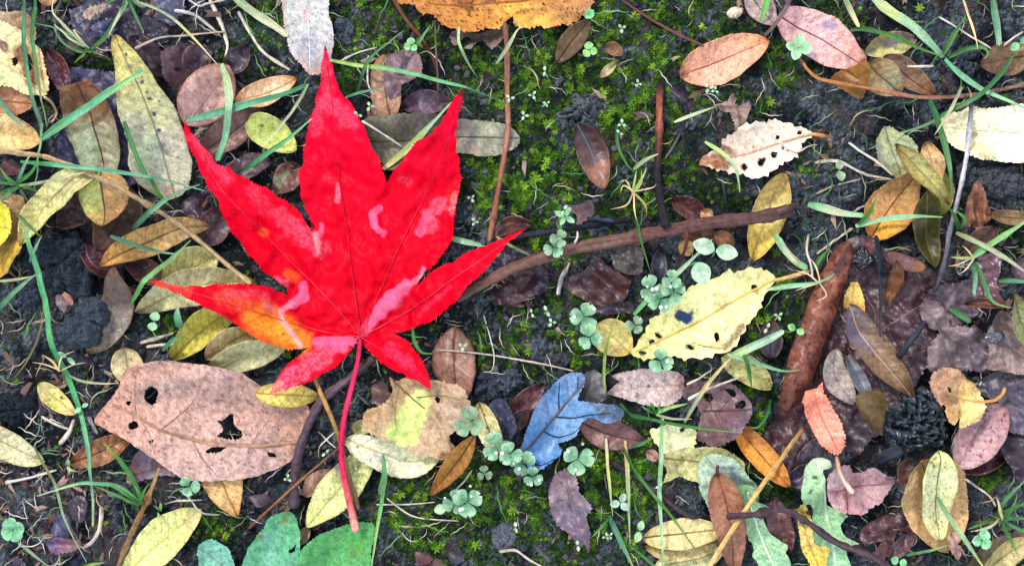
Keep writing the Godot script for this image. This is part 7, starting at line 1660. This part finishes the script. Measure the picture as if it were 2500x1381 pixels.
func lay_clover() -> void:
	var mint := ["5a9474", "84b896", "a4d0b0"]
	var sage := ["648c6c", "84a888", "9cb89c"]
	clover("clover sprig with notched leaflets left of the dark curled leaf", 1426, 772, 40, 1.1, mint, {dew = 3})
	clover("lower clover sprig touching the small round yellow end", 1438, 822, 34, 0.3, mint, {dew = 1})
	clover("clover sprig under the pale blade, left one", 1590, 705, 36, 2.2, mint, {dew = 2})
	clover("clover sprig under the pale blade, dewy middle one", 1608, 730, 38, 0.6, mint, {dew = 5})
	clover("clover sprig close to the big yellow leaf's edge", 1640, 712, 32, -0.6, mint, {dew = 2})
	clover("clover sprig above, in the pale blade's bend", 1632, 682, 26, -1.4, mint)
	clover("small clover sprig between the two yellow leaves", 1548, 792, 24, 0.9, sage)
	clover("clover sprig peeking out under the big yellow leaf", 1612, 880, 34, 0.4, mint, {dew = 1})
	clover("pair of large pale oval seed leaves below the stick", 1738, 612, 62, 0.25, ["9cccac", "c0e0c8", "c4e2cc"], {n = 2, heart = 0.0, fat = 0.72, name = "seedling", cat = "seedling", group = "seedlings"})
	clover("pale oval leaves above the big yellow leaf's upper edge", 1690, 640, 62, 1.2, ["a4d0b0", "bce0c4", "c0e0c8"], {n = 1, heart = 0.0, fat = 0.85, name = "seedling", cat = "seedling", group = "seedlings"})
	clover("clover sprig above the stick near the red tip", 1350, 606, 28, 0.8, mint)
	clover("small clover sprig between black twig and stick", 1362, 585, 22, -1.0, sage)
	clover("clover sprig at the right tip of blue leaf's base", 1410, 1118, 40, -0.3, mint, {dew = 3})
	clover("clover sprig at the blue leaf's lower left end", 1275, 1128, 34, 1.6, mint, {dew = 2})
	clover("lower clover sprig beneath the blue leaf's tip", 1300, 1160, 28, 0.4, mint, {dew = 2})
	clover("clover sprig on the narrow pale yellow leaf", 1212, 1082, 36, 0.2, mint, {dew = 3})
	clover("clover sprig left of the blue leaf's tip", 1246, 1098, 30, 2.4, mint, {dew = 1})
	clover("grey green clover lying on the torn tan leaf", 1148, 1022, 40, 2.5, sage)
	clover("dewy clover sprig in the moss at lower centre", 1110, 1225, 34, 0.9, mint, {dew = 5})
	clover("clover sprig right of the dewy sprig in moss", 1142, 1222, 38, -0.5, mint, {dew = 4})
	clover("pale round leaflet left of the dewy clover", 1092, 1232, 30, 2.9, ["a8d4a8", "b8dcb8"], {n = 1, heart = 0.0, fat = 0.85})
	clover("tiny clover sprig above the dewy clover", 1182, 1158, 20, 0.5, sage)
	clover("round four leaved seedling at the rosy leaf's tip", 1947, 118, 34, 0.2, ["8cc898", "a8dcb0", "b0e0b8"], {n = 4, heart = 0.0, fat = 0.9, name = "seedling", cat = "seedling", group = "seedlings"})
	clover("three leaved sprout below the large brown leaf", 468, 1182, 26, 2.0, mint, {heart = 0.05})
	clover("small sprout at the bottom left edge", 24, 1298, 32, 2.6, ["6fb48c", "90cca8"], {heart = 0.08, n = 4})
	clover("tiny two leaved sprout beside the thin dark stem, top", 1004, 112, 18, 0.6, ["8cd090", "a0dca0"], {heart = 0.0})
	clover("bright green round sprout beside the orange leaf", 1450, 26, 30, 2.4, ["6cc480", "88d49c"], {n = 1, heart = 0.0, fat = 0.9})
	clover("small green sprout in moss by the olive brown leaf", 1440, 122, 20, 0.2, ["8cd078", "a4dc90"], {heart = 0.0})
	clover("two leaved sprout near the left soil heap", 380, 784, 22, 1.8, ["8ccc9c", "a8dcb4"], {heart = 0.0, n = 2})
	clover("narrow leaved sprout left of the buff round leaf", 175, 870, 26, 0.6, ["7cac90", "98c0a4"], {heart = 0.0, n = 2, fat = 0.5})
	clover("two leaved sprout beside the small lemon leaf", 196, 994, 20, -0.6, ["8ccca4", "a4dcb8"], {heart = 0.0, n = 2, fat = 0.6})
	clover("pair of grey green seed leaves below the spotted leaf", 2054, 415, 26, 1.5, ["98b090", "a8bc9c"], {n = 2, heart = 0.0, fat = 0.9, name = "seedling", cat = "seedling", group = "seedlings"})
	clover("pale sprout with three leaves at the lower right edge", 2375, 1305, 28, 0.9, ["7cc494", "9cd8b0"], {heart = 0.0})
	clover("tiny green sprout at the bottom right", 2184, 1362, 18, 0.4, ["7cc890"], {heart = 0.0, n = 2})
	clover("round sprout in moss left of the rolled leaf", 1938, 802, 20, 0.4, ["7cc478", "98d890"], {heart = 0.0, n = 2, fat = 0.9})
	clover("oval sprout pair in moss right of the mauve leaf", 1560, 1292, 26, 1.9, ["98cc98", "b0dcac"], {heart = 0.0, n = 2, fat = 0.75})
	clover("mint and lilac sprout in moss, lower centre", 1516, 1228, 26, 0.9, ["9cc8b4", "b0c8c0"], {heart = 0.0, n = 3, fat = 0.8})
	clover("four leaved sprig in moss above the black twig", 1378, 530, 26, 0.5, ["8ccc98", "a8dcb0"], {heart = 0.0, n = 4, fat = 0.55})
	clover("green sprout at the large cream leaf's left", 2490, 105, 26, 2.6, ["6cc08c", "88d0a4"], {heart = 0.0, n = 2, fat = 0.8})
	# tiny seedlings with two pale leaves, scattered in the moss
	for p in [[1520, 65], [1300, 230], [1335, 250], [1280, 280], [1730, 215], [1745, 222], [1520, 300], [1515, 322], [1245, 240], [1335, 760], [1348, 788], [1298, 765], [1260, 1290], [1490, 1310], [800, 1100], [870, 1150], [705, 1165], [1330, 170], [1560, 200], [905, 262], [1150, 482], [1158, 540], [1375, 515], [880, 285], [1605, 1180], [1480, 1310], [1870, 800], [1905, 770], [1410, 1330], [1130, 845]]:
		clover("tiny pale two leaved seedling in the moss", p[0], p[1], rng.randf_range(8, 13), rng.randf() * TAU, ["a8d4a8", "c8e8cc"], {heart = 0.0, n = 2 + rng.randi() % 2, fat = 0.7, name = "tiny_seedling", cat = "seedling", group = "tiny seedlings in the moss"})
